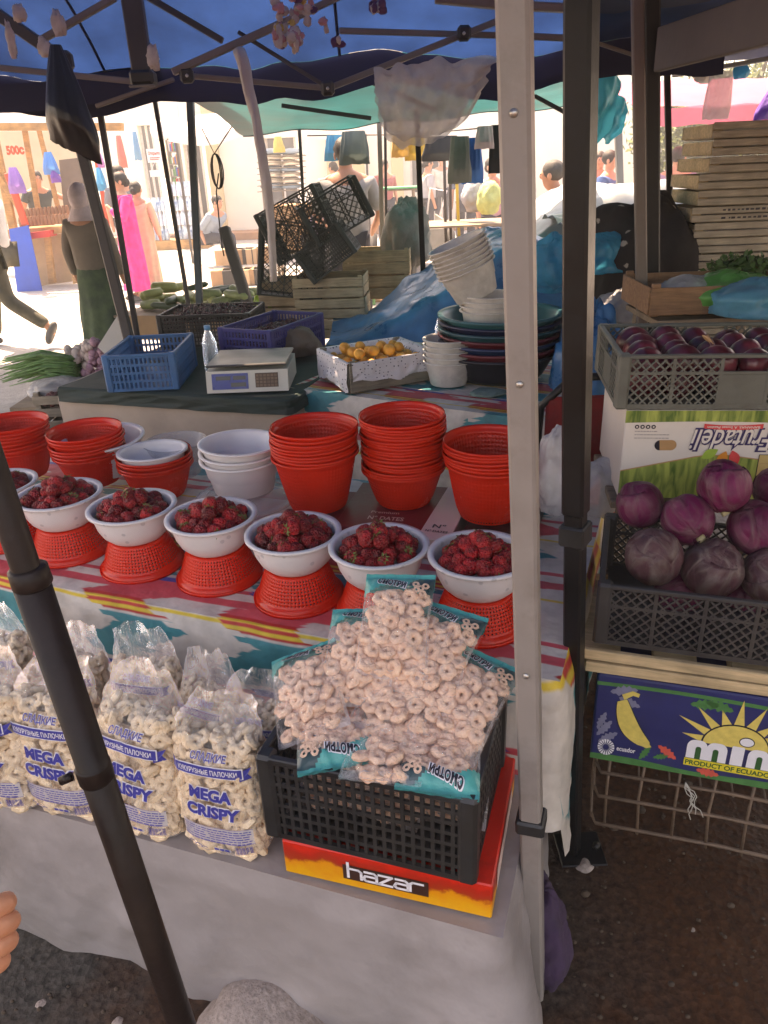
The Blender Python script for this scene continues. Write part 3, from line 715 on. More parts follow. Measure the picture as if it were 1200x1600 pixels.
def letters_hazar(mb, x0, z0, h, w_, fn, tk):
    """rounded geometric lower-case letters h a z a r drawn as strokes"""
    def stroke(pts):
        for (a, b), (c, d) in zip(pts, pts[1:]):
            L = math.hypot(c - a, d - b) or 1; nx_, nz_ = -(d - b) / L * tk / 2, (c - a) / L * tk / 2; ex, ez = (c - a) / L * tk * .3, (d - b) / L * tk * .3
            P = [fn(a - ex + nx_, b - ez + nz_), fn(c + ex + nx_, d + ez + nz_), fn(c + ex - nx_, d + ez - nz_), fn(a - ex - nx_, b - ez - nz_)]
            mb.add(P, [(0, 3, 2, 1)])
    cw = w_ / 5; g_ = cw * .14; r = h * .2
    def X(i, u): return x0 + i * cw + g_ / 2 + u * (cw - g_)
    stroke([(X(0, 0), z0 + h * 1.65), (X(0, 0), z0)]); stroke([(X(0, 0), z0 + h), (X(0, .8), z0 + h), (X(0, 1), z0 + h - r), (X(0, 1), z0)])
    for i in (1, 3):
        stroke([(X(i, .1), z0 + h), (X(i, .8), z0 + h), (X(i, 1), z0 + h - r), (X(i, 1), z0), (X(i, .2), z0), (X(i, 0), z0 + r), (X(i, .15), z0 + h * .55), (X(i, 1), z0 + h * .55)])
    stroke([(X(2, 0), z0 + h), (X(2, 1), z0 + h), (X(2, 0), z0), (X(2, 1), z0)])
    stroke([(X(4, 0), z0), (X(4, 0), z0 + h - r), (X(4, .2), z0 + h), (X(4, .95), z0 + h)])
mb = MB(); letters_hazar(mb, xl + .008, .0265, .0215, .140, lambda x, z: (x, -.0022, z), .0052)
mb.build('lettering', M_inkwhite, t)
mb = MB(); poly_on(mb, [(0, 0), (.02, .003), (.02, .045), (0, .05)], lambda y, z: (.0014, .05 + y * 10, .01 + z), 0)
mb.build('side_panel', M_pinkcard, t)

def lattice(mb, w, h, t, nx, ny, M, bx=.35, by=.35, mi=0, hole=None):
    """panel in local XZ (thickness along y) with square holes"""
    cw, chh = w / nx, h / ny
    for i in range(nx + 1): mb.box((-w / 2 + i * cw, 0, h / 2), (cw * bx, t, h), mi, M)
    for j in range(ny + 1): mb.box((0, 0, j * chh), (w, t * .8, chh * by), mi, M)
def diamond(mb, x0, x1, z0, z1, pitch, wd, t, M, mi=0):
    for sg in (1, -1):
        c = -(z1 - z0)
        while c < (x1 - x0):
            # line x = x0 + c + s, z = z0 + s (or mirrored)
            s0 = max(0, -c); s1 = min(z1 - z0, (x1 - x0) - c)
            if s1 > s0 + .001:
                xa, za, xb, zb_ = x0 + c + s0, z0 + s0, x0 + c + s1, z0 + s1
                if sg < 0: xa, xb = x0 + x1 - xa, x0 + x1 - xb
                mb.bar((xa, 0, za), (xb, 0, zb_), wd, t * (.8 if sg > 0 else .7), mi, up=(0, 1, 0), M=M)
            c += pitch
def crate(name, label, M, L, D, H, m, style='slots', group=None, t=.006, handle=True, tilt_top=None, cat='plastic crate', ny=7, bare=False, curve=False, pitch=.026):
    """x in [-L/2,L/2], y in [-D/2,D/2]"""
    o = thing(name, label, cat, M, group)
    mb = MB(); fl = .012
    sides = [(L, T(0, -D / 2, 0)), (L, T(0, D / 2, 0, PI)), (D, T(L / 2, 0, 0, PI / 2)), (D, T(-L / 2, 0, 0, -PI / 2))]
    for k, (w_, Ms) in enumerate(sides):
        wi = w_ - .03
        if style == 'slots':
            lattice(mb, wi, H - .02, t, max(6, int(wi / .016)), ny, Ms @ T(0, 0, .008), .38, .32)
        elif style == 'vert':
            lattice(mb, wi, H - .02, t, max(6, int(wi / .019)), 4, Ms @ T(0, 0, .008), .45, .3)
        else:
            n = 5 if w_ > .4 else 3; sw = wi / n
            for i in range(n + 1): mb.box((-wi / 2 + i * sw, 0, H / 2), (.008, t * 1.1, H - .01), 0, Ms)
            mb.box((0, 0, H * .66), (wi, t, .007), 0, Ms)
            for i in range(n):
                if style == 'diamond_panel' and i == n // 2:
                    mb.box((-wi / 2 + (i + .5) * sw, 0, H * .33), (sw, t * .85, H * .6), 0, Ms); continue
                diamond(mb, -wi / 2 + i * sw + .003, -wi / 2 + (i + 1) * sw - .003, .012, H * .655, pitch, .0042, t, Ms)
                diamond(mb, -wi / 2 + i * sw + .003, -wi / 2 + (i + 1) * sw - .003, H * .67, H - .012, pitch, .004, t, Ms)
        mb.box((0, 0, .006), (wi + .01, t * 1.25, .012), 0, Ms); 
        mb.box((0, .001, H - .005), (wi + .02, t * 2.2, .010), 0, Ms, ch=.002)
    for sx in (-1, 1):
        for sy in (-1, 1): mb.box((sx * (L / 2 - .008), sy * (D / 2 - .008), H / 2), (.032, .032, H + .004), 0, ch=.006)
    mb.build('crate_walls', m, o)
    fb = MB(); fb.box((0, 0, .007), (L - .03, D - .03, .006))
    fb.build('crate_floor', m, o)
    return o
CR = HB @ T(-.375 / 2 - .025, .145, HH + .001, R(-1.5))
crate('plastic_crate', 'black slotted plastic crate full of snack packets on the flame printed box', CR, .365, .285, .185, M_blackplastic, 'slots')

PW, PL, PT = .067, .092, .028
def pk_surf(x, y, off=0):
    a = min(1, abs(x) / PW); b = min(1, abs(y) / PL)
    z = PT * max(0, (1 - a ** 2.6)) ** .55 * max(0, (1 - b ** 3.2)) ** .6
    return Vector((x, y, z + off))
def packet_mesh(seed):
    mb = MB(); r = random.Random(seed)
    def f(u, v):
        x, y = (u - .5) * 2 * PW, (v - .5) * 2.24 * PL; xs = x * (1 - .06 * (1 - min(1, abs(y) / PL)))
        p = pk_surf(xs / (1), y) if abs(y) < PL else Vector((x, y, 0))
        p.x = xs; z = p.z + .0035 * nz(x * 40, y * 40, 0, seed) * min(1, p.z / .01 + .2) + .0045 * abs(nz(x * 70 + y * 40, y * 30, 4, seed)) + .002 * nz(x * 90, y * 30, 1, seed) * (1 if abs(y) > PL * .8 else .2)
        return (p.x, p.y, z + .0012)
    def mf(u, v):
        x, y = (u - .5) * 2, (v - .5) * 2
        if v > .845 + .09 * math.cos(x * 2.0) - .06: return 1 if x < .15 + .5 * (v - .8) * 5 or v > .95 else 2
        if v < .07 or u < .045 or u > .955: return 3
        return 0
    mb.grid(f, 30, 44, mf=mf)
    g_ = lambda u, v: (lambda p: (p[0], p[1], -p[2] * .8))(f(u, v)); mb.grid(g_, 30, 44, mf=lambda u, v: 1 if v > .85 else 3 if v < .07 else 0)
    return mb.mesh('packet_film', [F_bag2, M_teal, M_dteal, F_hem])
def packet_rings(seed):
    mb = MB(); r = random.Random(seed)
    mb.grid(lambda u, v: ((PW - .02) * math.cos(2 * PI * u) * math.sin(PI * (v * .9 + .05)), (PL * .75) * math.cos(PI * (v * .9 + .05)), (PT - .016) * math.sin(2 * PI * u)), 14, 8, closed=True)
    for sgn in (1, -1):
        for j in range(6):
            for i in range(4):
                x = (-1.5 + i + .5 * (j % 2) - .25) * .027 + r.uniform(-.004, .004); y = -.082 + j * .0265 + r.uniform(-.004, .004)
                if abs(x) > PW - .018 or y > .056: continue
                z = max(0, pk_surf(x, y).z - .0105)
                mm = T(x, y, sgn * z * (1 if sgn > 0 else .8), r.uniform(0, 6), r.uniform(-.6, .6), r.uniform(-.5, .5)); q = r.uniform(.92, 1.08)
                mb.torus(.0095 * q, .0074 * q, 22, 8, M=mm, lob=6, amp=.085)
    return mb.mesh('corn_rings', M_ring_pink)
def packet_print(seed):
    mb = MB(); fn = lambda x, y: pk_surf(x * .97, y, .0042); f2 = lambda x, y: pk_surf(x * .97, y, .0050)
    wob = lambda q: -.25 * q
    for w_, b, fq, mi in ((.062, .11, fn, 0), (.058, .045, f2, 1)): text_on(mb, 'СМОТРИ', fq, -.012, .071, width=w_, size=.019, mi=mi, bold=b, shear=.15, wob=wob)
    for i in range(5):     # printed picture of rings
        a = [(.035, .075), (.045, .066), (.05, .055), (.038, .062), (.054, .072)][i]
        mb.grid(lambda u, v: fn(a[0] + (.0025 + .0045 * v) * math.cos(2 * PI * u) * (1 + .1 * math.cos(12 * PI * u)), a[1] + (.0025 + .0045 * v) * math.sin(2 * PI * u)) + Vector((0, 0, .0002 * i)), 18, 1, 2)
    return mb.mesh('print', [M_inkwhite, M_blackink, M_ring_pink])
PK = [(packet_mesh(s), packet_rings(s), packet_print(s)) for s in (1, 2, 3)]
def packet(x, y, z, rz, rx, ry, label, s=1.0, k=0):
    """coordinates in the crate's frame (z above the crate floor)"""
    M = CR @ T(x, y, z) @ Matrix.Rotation(rz, 4, 'Z') @ Matrix.Rotation(ry, 4, 'Y') @ Matrix.Rotation(rx, 4, 'X') @ Matrix.Scale(s, 4)
    o = thing('snack_packet', label, 'snack packet', M, 'teal topped packets of corn rings in the black crate')
    a, b, c = PK[k % 3]; put('packet_film', a, o); tag(put('corn_rings', b, o), kind='stuff'); put('print', c, o)
pk = [ # x, y, z, rz, rx, ry
 (-.10, .0, .045, 5, 0, 0, 'packet flat on the crate floor at its left'), (.02, 0, .045, -4, 0, 0, 'packet flat on the crate floor at its middle'), (.12, .02, .05, 3, 0, 0, 'packet flat on the crate floor at its right'),
 (-.10, .02, .10, 3, 4, 0, 'packet in the second layer at the left'), (.02, .02, .10, 4, 3, 0, 'packet in the second layer at the middle'), (.105, 0, .10, -3, 0, 0, 'packet in the second layer at the right'),
 (-.100, .03, .150, 4, 3, 0, 'packet in the third layer at the left'), (.045, .04, .150, -5, 3, 0, 'packet in the third layer towards the right'),
 (-.085, -.050, .182, 206, 4, 4, 'packet with its teal end inside the front left rim'),
 (.022, -.060, .184, 8, -8, 0, 'packet with its clear end at the front middle rim'),
 (.112, -.052, .184, 188, 3, -4, 'packet with its teal end inside the front right rim'),
 (-.150, .000, .214, 24, 12, -18, 'packet drooping over the left rim of the crate'),
 (.022, .030, .226, -8, 17, 3, 'packet in the middle of the heap below the topmost two'),
 (.132, .030, .226, -12, 20, 10, 'packet drooping at the right end of the heap'),
 (-.072, .070, .258, 9, 24, -5, 'packet below and left of the topmost packet'),
 (.066, .085, .272, -8, 27, 5, 'second highest packet on the right of the heap'),
 (-.012, .104, .312, 7, 34, -3, 'topmost packet of the heap with its teal top up')]
for i, (x, y, z, rz, rx, ry, l) in enumerate(pk): packet(x, y, z, R(rz), R(rx), R(ry), 'clear and teal ' + l, .99, i)

# ---- poles near the camera
def pole(name, label, pts, w_, m, base=True, collars=(), thick=None, plate=None, sq=True, rz=0, group=None):
    o = thing(name, label, 'tent pole', None, group); a, b = Vector(pts[0]), Vector(pts[1])
    mb = MB()
    if sq: mb.bar(a, b, w_, w_, ch=w_ * .12, up=(math.sin(rz), math.cos(rz), 0))
    else: mb.tube([a, a.lerp(b, .5), b], w_ / 2, 16)
    mb.build('pole_tube', m, o)
    for (p0, p1, w2, kind) in (thick or []):
        m2 = MB(); m2.bar(a.lerp(b, p0), a.lerp(b, p1), w2, w2, ch=w2 * .12, up=(math.sin(rz), math.cos(rz), 0)) if sq else m2.tube([a.lerp(b, p0), a.lerp(b, p1)], w2 / 2, 16)
        m2.build(kind, m, o)
    for (p0, hgt, w2) in collars:
        c = a.lerp(b, p0); d = (b - a).normalized(); m2 = MB()
        if sq: m2.bar(c - d * hgt / 2, c + d * hgt / 2, w2, w2, ch=.004, up=(math.sin(rz), math.cos(rz), 0))
        else: m2.tube([c - d * hgt / 2, c - d * hgt * .42, c + d * hgt * .42, c + d * hgt / 2], [w2 / 2 * .92, w2 / 2, w2 / 2, w2 / 2 * .92], 16)
        m2.build('collar', M_blackplastic, o)
    if plate:
        m2 = MB(); m2.box((plate[0], plate[1], plate[2] + .004), (.11, .1, .006), ch=.002); m2.tube([(plate[0] + .04, plate[1], plate[2]), (plate[0] + .04, plate[1], plate[2] + .02)], .009, 8)
        m2.build('foot_plate', m, o)
    return o
a = OY(834, 1575, .955); b_ = OY(803, -60, .955); b_.z = max(b_.z, 1.9)
b2 = OY(803, 0, .955); d = (b2 - a); b_ = a + d * (1.95 - a.z) / (b2.z - a.z)
gp_ = pole('grey_tent_pole', 'square grey painted tent pole at the right corner of the stall with a black collar', [(a.x, a.y, 0), b_], .037, M_grey_pole, collars=[(.25, .03, .05)], rz=R(20))
for pz_ in (.42, .66, .82):
    c_ = Vector((a.x, a.y, 0)).lerp(b_, pz_); nrm = Vector((math.sin(-R(20)), -math.cos(R(20)), 0)); mb = MB(); mb.tube([c_ + nrm * .0175, c_ + nrm * .0215], [.0055, .0045], 10); mb.build('bolt', mat('zinc_bolt', (.5, .48, .45), .35, .1, 30, 0, metal=.8), gp_)
a = OY(284, 1600, .60); b_ = OY(38, 880, .60); d = (b_ - a); top = a + d * (1.98 - a.z) / d.z; bot = a - d * (a.z / d.z)
f = lambda px, py: (OY(px, py, .60).z - bot.z) / (top.z - bot.z)
pole('black_slanting_pole', 'round dark brown steel tent pole slanting across the left foreground', [bot, top], .026, M_brown_pole, sq=False,
     thick=[(0, f(48, 905), .034, 'outer_sleeve')], collars=[])
c = OY(148, 1205, .60); d = (top - bot).normalized(); mm = MB(); mm.tube([c - d * .011, c - d * .009, c + d * .009, c + d * .011], [.0174, .0184, .0184, .0174], 20); mm.tube([c + Vector((-.022, -.006, 0)), c + Vector((-.034, -.008, -.004))], .005, 8)
oo = [o for o in C.objects if o.name.startswith('black_slanting_pole')][0]; mm.build('clamp_ring', M_brown_pole, oo)
c = OY(46, 897, .60); mm = MB(); mm.tube([c - d * .012, c - d * .01, c + d * .006, c + d * .008], [.0172, .0182, .0178, .015], 20); mm.build('sleeve_lip', M_brown_pole, oo)
a = OZ(893, 1330, 0.0); tp = OY(909, 0, a.y); d = tp - a; tp = a + d * (2.1 / d.z)
pole('dark_tent_pole', 'black ribbed tent pole standing between the stall and the cabbage crate', [a, tp], .037, M_black_pole, rz=R(35), collars=[(.42, .045, .052)], thick=[(.44, .999, .044, 'upper_sleeve')], plate=(a.x + .02, a.y, .002))
# ================================================================ RIGHT SIDE: cabbages, banana boxes, onions
M_onioncrate = mat('grey_green_plastic', (.12, .125, .105), .5, .2, 14, .1, 60, dirt=.35)
cA, cB = OY(931, 1003, 1.36), None
cz = cA.z; cB = OZ(1200, 1040, cz); RA = math.atan2(cB.y - cA.y, cB.x - cA.x)
CF = Matrix.Translation(cA) @ Matrix.Rotation(RA, 4, 'Z')        # origin at the crate's front left bottom corner
CL, CD, CH = .52, .36, .15
crate('plastic_crate', 'dark wide diamond mesh crate heaped with red cabbages', CF @ T(CL / 2, CD / 2, 0), CL, CD, CH, mat('charcoal_plastic', (.04, .036, .036), .45, .25, 12, .1, 50, dirt=.4), 'diamond', pitch=.022)
def cab_mat(name, c, c2, dust):
    m = mat(name, c, .45, .35, 9, 0, c2=c2, rnd_=.12, spec=.3); nt = m.node_tree; b = nt.nodes['Principled BSDF']
    tc = nd(nt, 'ShaderNodeTexCoord'); mp = nd(nt, 'ShaderNodeMapping', {'Vector': tc.outputs['Object'], 'Scale': (1, 1, .35)})
    n = nd(nt, 'ShaderNodeTexNoise', {'Vector': mp.outputs[0], 'Scale': 22, 'Detail': 6, 'Distortion': 1.5})
    v = nd(nt, 'ShaderNodeTexVoronoi', {'Vector': mp.outputs[0], 'Scale': 15}, feature='DISTANCE_TO_EDGE')
    f = nd(nt, 'ShaderNodeMapRange', {'Value': v.outputs[0], 1: 0, 2: .022, 3: .5, 4: 0})
    old = b.inputs['Base Color'].links[0].from_socket
    mx = nd(nt, 'ShaderNodeMix', {0: f.outputs[0], 6: old, 7: col([x * 1.7 + .03 for x in c])}, data_type='RGBA')
    f2 = nd(nt, 'ShaderNodeMapRange', {'Value': n.outputs[0], 1: .42, 2: .66, 3: 0, 4: dust}); m2 = nd(nt, 'ShaderNodeMix', {0: f2.outputs[0], 6: mx.outputs[2], 7: (.2, .15, .13, 1)}, data_type='RGBA')
    nt.links.new(m2.outputs[2], b.inputs['Base Color'])
    ad = nd(nt, 'ShaderNodeMath', {0: v.outputs[0], 1: n.outputs[0]}, operation='ADD'); bp = nd(nt, 'ShaderNodeBump', {'Height': ad.outputs[0], 'Strength': .7, 'Distance': .012}); nt.links.new(bp.outputs[0], b.inputs['Normal']); return m
M_cab = cab_mat('cabbage_purple', (.06, .004, .024), (.15, .008, .055), .4); M_cabd = cab_mat('cabbage_dusty', (.06, .022, .03), (.12, .05, .055), .75)
M_stump = mat('cabbage_stump', (.5, .4, .22), .7, .2, 60, .3)
def cabbage(px, py, y, r, label, m, d, s):
    c = OY(px, py, y); o = MB(); r *= .86 if m is M_cab else .94
    def wob(x, y_, z):
        a = math.atan2(y_, x); return 1 + .10 * nz(x * 1.3, y_ * 1.3, z * 1.3, s) + .04 * abs(math.sin(a * 2 + 2.2 * z + s + nz(x, y_, z, s))) ** .35 + .012 * nz(x * 7, y_ * 7, z * 3, s) + .014 * abs(math.sin(a * 5 + 2 * nz(x * 2, y_ * 2, z * 2, s))) ** .5 * (1 - .4 * z) - .14 * max(0, -z - .5)
    o.ball((0, 0, 0), (r, r, r * 1.07), 40, 28, wob=wob)
    # an outer leaf lying over the head, its edge standing off
    def leaf(u, v):
        a = (u - .5) * 2.6 + s; b = -1.25 + v * 2.1; q = r * (1.035 + .03 * nz(u * 6, v * 6, 0, s) + .05 * max(0, abs(u - .5) * 2 - .75) + .05 * max(0, v - .85) * 4); cc = math.cos(b) * (1 if v < .9 else .97)
        return (q * cc * math.cos(a), q * cc * math.sin(a), q * 1.06 * math.sin(b))
    Mx = Matrix.Translation(c) @ Vector(d).normalized().to_track_quat('-Z', 'Y').to_matrix().to_4x4() @ Matrix.Rotation(s, 4, 'Z')
    t = thing('red_cabbage', label, 'cabbage', Mx, 'red cabbages heaped in the dark crate')
    o.build('cabbage_head', m, t); 
    for q9, (da9, dv9) in enumerate(((0, 0), (2.15, .12), (4.3, .05))):
        l = MB(); l.grid(lambda u, v: tuple(Matrix.Rotation(da9, 3, 'Z') @ (Vector(leaf(u, v * (1 - dv9))) * (1 + .012 * q9))), 20, 16); l.build('outer_leaf', m, t, solid=.0015)
    k = MB(); k.tube([(0, 0, -r * .9), (0, 0, -r * 1.1), (.002, 0, -r * 1.17)], [r * .2, r * .19, r * .16], 12); k.build('stump', M_stump, t)
cabbage(1000, 788, 1.60, .060, 'bright magenta cabbage at the back left corner of the crate', M_cab, (.3, -.2, -1), 1)
cabbage(1074, 812, 1.53, .064, 'purple cabbage left of centre below the topmost one', M_cab, (.3, -1, -.5), 2)
cabbage(1131, 760, 1.55, .065, 'topmost red cabbage with its cut stump facing down', M_cab, (.0, -.5, -1), 3)
cabbage(1180, 825, 1.50, .066, 'bright purple cabbage below and right of the topmost one', M_cab, (.1, -.6, -1), 4)
cabbage(1021, 870, 1.46, .064, 'brownish dusty cabbage at the front left of the crate', M_cabd, (.2, .4, -1), 5)
cabbage(1113, 888, 1.44, .066, 'greyish dusty cabbage in the front middle of the crate', M_cabd, (-.2, .3, -1), 6)
cabbage(1205, 900, 1.42, .064, 'dull purple cabbage at the front by the right edge', M_cabd, (1, .2, -1), 7)
cabbage(1215, 765, 1.60, .06, 'purple cabbage half cut off by the right edge', M_cab, (1, 0, -1), 8)
cabbage(1060, 925, 1.50, .062, 'purple cabbage deep in the crate under the two dusty ones', M_cab, (0, 0, -1), 9)
cabbage(1165, 930, 1.49, .062, 'purple cabbage deep in the crate at the right', M_cab, (0, 0, -1), 10)
# two flat wooden crates under it
for i in range(2):
    t = thing('wooden_tray', ('upper', 'lower')[i] + ' pale wooden tray board under the crate of cabbages', 'wooden tray', CF @ T(.25, .17, -.032 - i * .033, R((0, .8)[i])), 'pale wooden trays under the cabbages')
    for y in (-.17, .17): MB().box((.01 * i, y + .003 * i, 0), (.56, .013, .026), ch=.002).build('edge_board', M_wood_new, t)
    mb = MB()
    for x in (-.24, -.08, .08, .24): mb.box((x, 0, -.004), (.09, .325, .008), ch=.001)
    mb.build('slats', M_wood_new, t)
# banana carton with the sun
BZ = cz - .085; BH = .25
BF = CF @ T(.012, .0, -.085 - BH)
m_b = mat('navy_carton', (.02, .025, .12), .5, .15, 14, .08, 60, dirt=.25)
t = thing('banana_carton', 'navy carton with a yellow sun and PRODUCT OF ECUADOR under the cabbages', 'cardboard box', BF)
MB().box((.26, .18, BH / 2), (.52, .36, BH), ch=.004).build('carton', m_b, t)
P = [mat('sun_yellow_print', (.72, .55, .14), .5, .12, 60, .05), M_inkwhite, mat('green_print', (.05, .2, .06), .5, .2, 40, .05), mat('coral_print', (.7, .1, .07), .5, .15, 40, .05), mat('bright_yellow_print', (.75, .6, .05), .5, .1, 40, .05), mat('grey_leaf_print', (.2, .2, .3), .5, .1, 40, .05), M_blackink, mat('dark_green_print', (.02, .1, .03), .5, .1, 40, .05)]
k_ = [0]
def lay(n): return lambda x, z: (x, -.0008 - n * .0006, z * 1.255)
mb = MB()
xs = [i * .52 / 12 for i in range(13)]
strip_on(mb, [(x, .003) for x in xs], [(x, .016 + .003 * math.sin(x * 20)) for x in xs], lay(0), 2)
strip_on(mb, [(x, .176 + .004 * math.sin(x * 9)) for x in xs], [(x, .184 + .004 * math.sin(x * 9)) for x in xs], lay(0), 2)
cx, cz_ = .305, .085
bn = [(.080, .172), (.074, .180), (.079, .184), (.066, .176)]
cur = [(.052 + .030 * t_ + .040 * t_ * t_, .150 - .098 * t_ - .012 * math.sin(PI * t_)) for t_ in [i / 16 for i in range(17)]]
for k9, mi9, nn9 in ((.0225, 6, 2), (.0205, 0, 2.8)):
    up_ = []; dn_ = []
    for i9, (bx_, bz_) in enumerate(cur):
        t9 = i9 / 16; w9 = k9 * (math.sin(PI * (.10 + .84 * t9)) ** .55) * (1 if t9 < .9 else .75); nx9, nz9 = .92, .38
        up_.append((bx_ + nx9 * w9 + .006, bz_ + nz9 * w9)); dn_.append((bx_ - nx9 * w9 + .006, bz_ - nz9 * w9))
    strip_on(mb, dn_, up_, lay(nn9), mi9)
poly_on(mb, [(.062, .152), (.08, .164), (.092, .162), (.094, .170), (.078, .174), (.056, .163)], lay(2.8), 0)
for i in range(9):
    a = PI * (i + .5) / 9; r1, r2 = .062, .062 + (.052, .042, .03)[i % 3] * (1.15 if i in (1, 4, 7) else .85); da = .15
    poly_on(mb, [(cx + r1 * 1.15 * math.cos(a - da), cz_ + r1 * .8 * math.sin(a - da)), (cx + r2 * 1.3 * math.cos(a), cz_ + r2 * .95 * math.sin(a)), (cx + r1 * 1.15 * math.cos(a + da), cz_ + r1 * .8 * math.sin(a + da))], lay(1), 0)
poly_on(mb, [(cx + .070 * math.cos(PI * i / 20), cz_ + .051 * math.sin(PI * i / 20)) for i in range(21)], lay(1.4), 6)
poly_on(mb, [(cx + .067 * math.cos(PI * i / 20), cz_ + .048 * math.sin(PI * i / 20)) for i in range(21)], lay(2), 0)
poly_on(mb, [(cx + .022 + .016 * math.cos(2 * PI * i / 20), cz_ + .016 + .011 * math.sin(2 * PI * i / 20)) for i in range(20)], lay(2.5), 6)
poly_on(mb, [(cx + .022 + .014 * math.cos(2 * PI * i / 20), cz_ + .016 + .009 * math.sin(2 * PI * i / 20)) for i in range(20)], lay(3), 1)
# heavy rounded letters m i m o
def rrect(x0, z0, x1, z1, r=0.0, round_tl=True, round_tr=True):
    pts = [(x0, z0), (x1, z0)]
    if round_tr: pts += [(x1 - r + r * math.cos(a), z1 - r + r * math.sin(a)) for a in [i * PI / 12 for i in range(7)]]
    else: pts += [(x1, z1)]
    if round_tl: pts += [(x0 + r - r * math.sin(a), z1 - r + r * math.cos(a)) for a in [i * PI / 12 for i in range(7)]]
    else: pts += [(x0, z1)]
    return pts
LX = .208; LZ = .046; LH = .043
def l_m(x, w_=.084):
    poly_on(mb, rrect(x, LZ, x + w_ / 2 + .001, LZ + LH, .016), lay(4), 1); poly_on(mb, rrect(x + w_ / 2 - .001, LZ, x + w_, LZ + LH, .016), lay(4.2), 1)
    for q in (.17, .60): poly_on(mb, rrect(x + w_ * q + .004, LZ, x + w_ * q + .016, LZ + LH * .66, .005), lay(4.8), 7)
l_m(LX); poly_on(mb, rrect(LX + .092, LZ, LX + .118, LZ + LH, .003), lay(4), 1); l_m(LX + .126)
poly_on(mb, [(LX + .245 + .026 * math.cos(2 * PI * i / 24), LZ + LH / 2 + .022 * math.sin(2 * PI * i / 24)) for i in range(24)], lay(4), 1)
poly_on(mb, [(LX + .245 + .011 * math.cos(2 * PI * i / 24), LZ + LH / 2 + .010 * math.sin(2 * PI * i / 24)) for i in range(24)], lay(4.8), 7)
rect_on(mb, LX - .002, LZ - .018, .5, LZ - .001, lay(4), 4, 1)
text_on(mb, 'PRODUCT OF ECUADOR', lay(5), LX + .001, LZ - .0145, width=.188, size=.0145, mi=7, bold=.03, align='L')
for (x, z, L, a0, mi) in ((.19, .035, .05, 2.6, 3), (.235, .02, .05, -.1, 3), (.11, .02, .04, 1.0, 2), (.14, .03, .035, .3, 2), (.20, .165, .06, .1, 2), (.23, .175, .06, -.2, 2), (.4, .16, .06, .6, 3), (.42, .15, .06, 0, 3), (.03, .165, .06, .2, 5), (.05, .155, .05, -.3, 5), (.01, .06, .05, .9, 5), (.015, .045, .05, .6, 5), (.01, .075, .045, 1.2, 5)):
    n = 10; pts = []
    for sg in (1, -1):
        rr_ = range(n + 1) if sg > 0 else range(n, -1, -1)
        for i in rr_:
            t_ = i / n; ww = .22 * L * math.sin(PI * t_) ** .8 * (1 if i % 2 else .55) * sg; pts.append((x + L * t_ * math.cos(a0) - ww * math.sin(a0), max(.004, z + L * t_ * math.sin(a0) + ww * math.cos(a0))))
    poly_on(mb, pts, lay(1), mi)
for i in range(18):
    a = 2 * PI * i / 18; ca, sa = math.cos(a), math.sin(a); r1, r2 = .006, .019
    poly_on(mb, [(.034 + r1 * ca, .036 + r1 * sa), (.034 + r2 * math.cos(a - .12), .036 + r2 * math.sin(a - .12)), (.034 + r2 * math.cos(a + .14), .036 + r2 * math.sin(a + .14))], lay(3), 1)
text_on(mb, 'ecuador', lay(3), .058, .033, width=.042, size=.015, mi=1, bold=.02, align='L')
mb.build('print', P, t)
# rusty wire rack underneath
M_wire = mat('rusty_wire', (.2, .13, .09), .6, .3, 30, .3, 120, metal=.3)
t = thing('wire_rack', 'rusty bent wire rack standing on the dirt under the banana carton', 'rack', CF @ T(.03, 0, -cz))
RH = BF.translation.z - .004; mb = MB()
for y in (.02, .33):
    for z in (.012, RH * .45, RH * .78): mb.tube([(0, y + .03, z), (.012, y, z), (.3, y + .004, z + .004), (.52, y, z)], .0045, 8)
    for i in range(7):
        x = .03 + i * .08; mb.tube([(x + .004, y + .004, 0), (x - .004 * (i % 2), y + .006, RH * .5), (x, y + .004, RH)], .0036, 8)
for z in (.012, RH * .45, RH * .78):
    for x in (0, .52): mb.tube([(x, .04, z), (x - .004, .2, z), (x, .33, z)], .0032, 8)
for i in range(8): mb.tube([(.03 + i * .07, .02, RH * .78), (.03 + i * .07, .33, RH * .78)], .0026, 8)
for y in (.02, .33): mb.tube([(-.01, y, RH), (.53, y, RH)], .0035, 8)
mb.build('wire_frame', M_wire, t)
mb = MB(); rr_ = random.Random(5)
for i in range(5):
    x, z = .2, RH * .95; pts = []
    for k in range(9): pts.append((x, -.006 - .001 * k, z)); x += rr_.uniform(-.004, .012); z -= rr_.uniform(.004, .016)
    mb.tube(pts, .0012, 5)
mb.build('frayed_string', M_card_brown if False else mat('string_fibre', (.5, .46, .4), .8, .1, 50, 0), M=CF @ T(.03, 0, -cz), label='frayed pale string tied to the wire rack', cat='string')

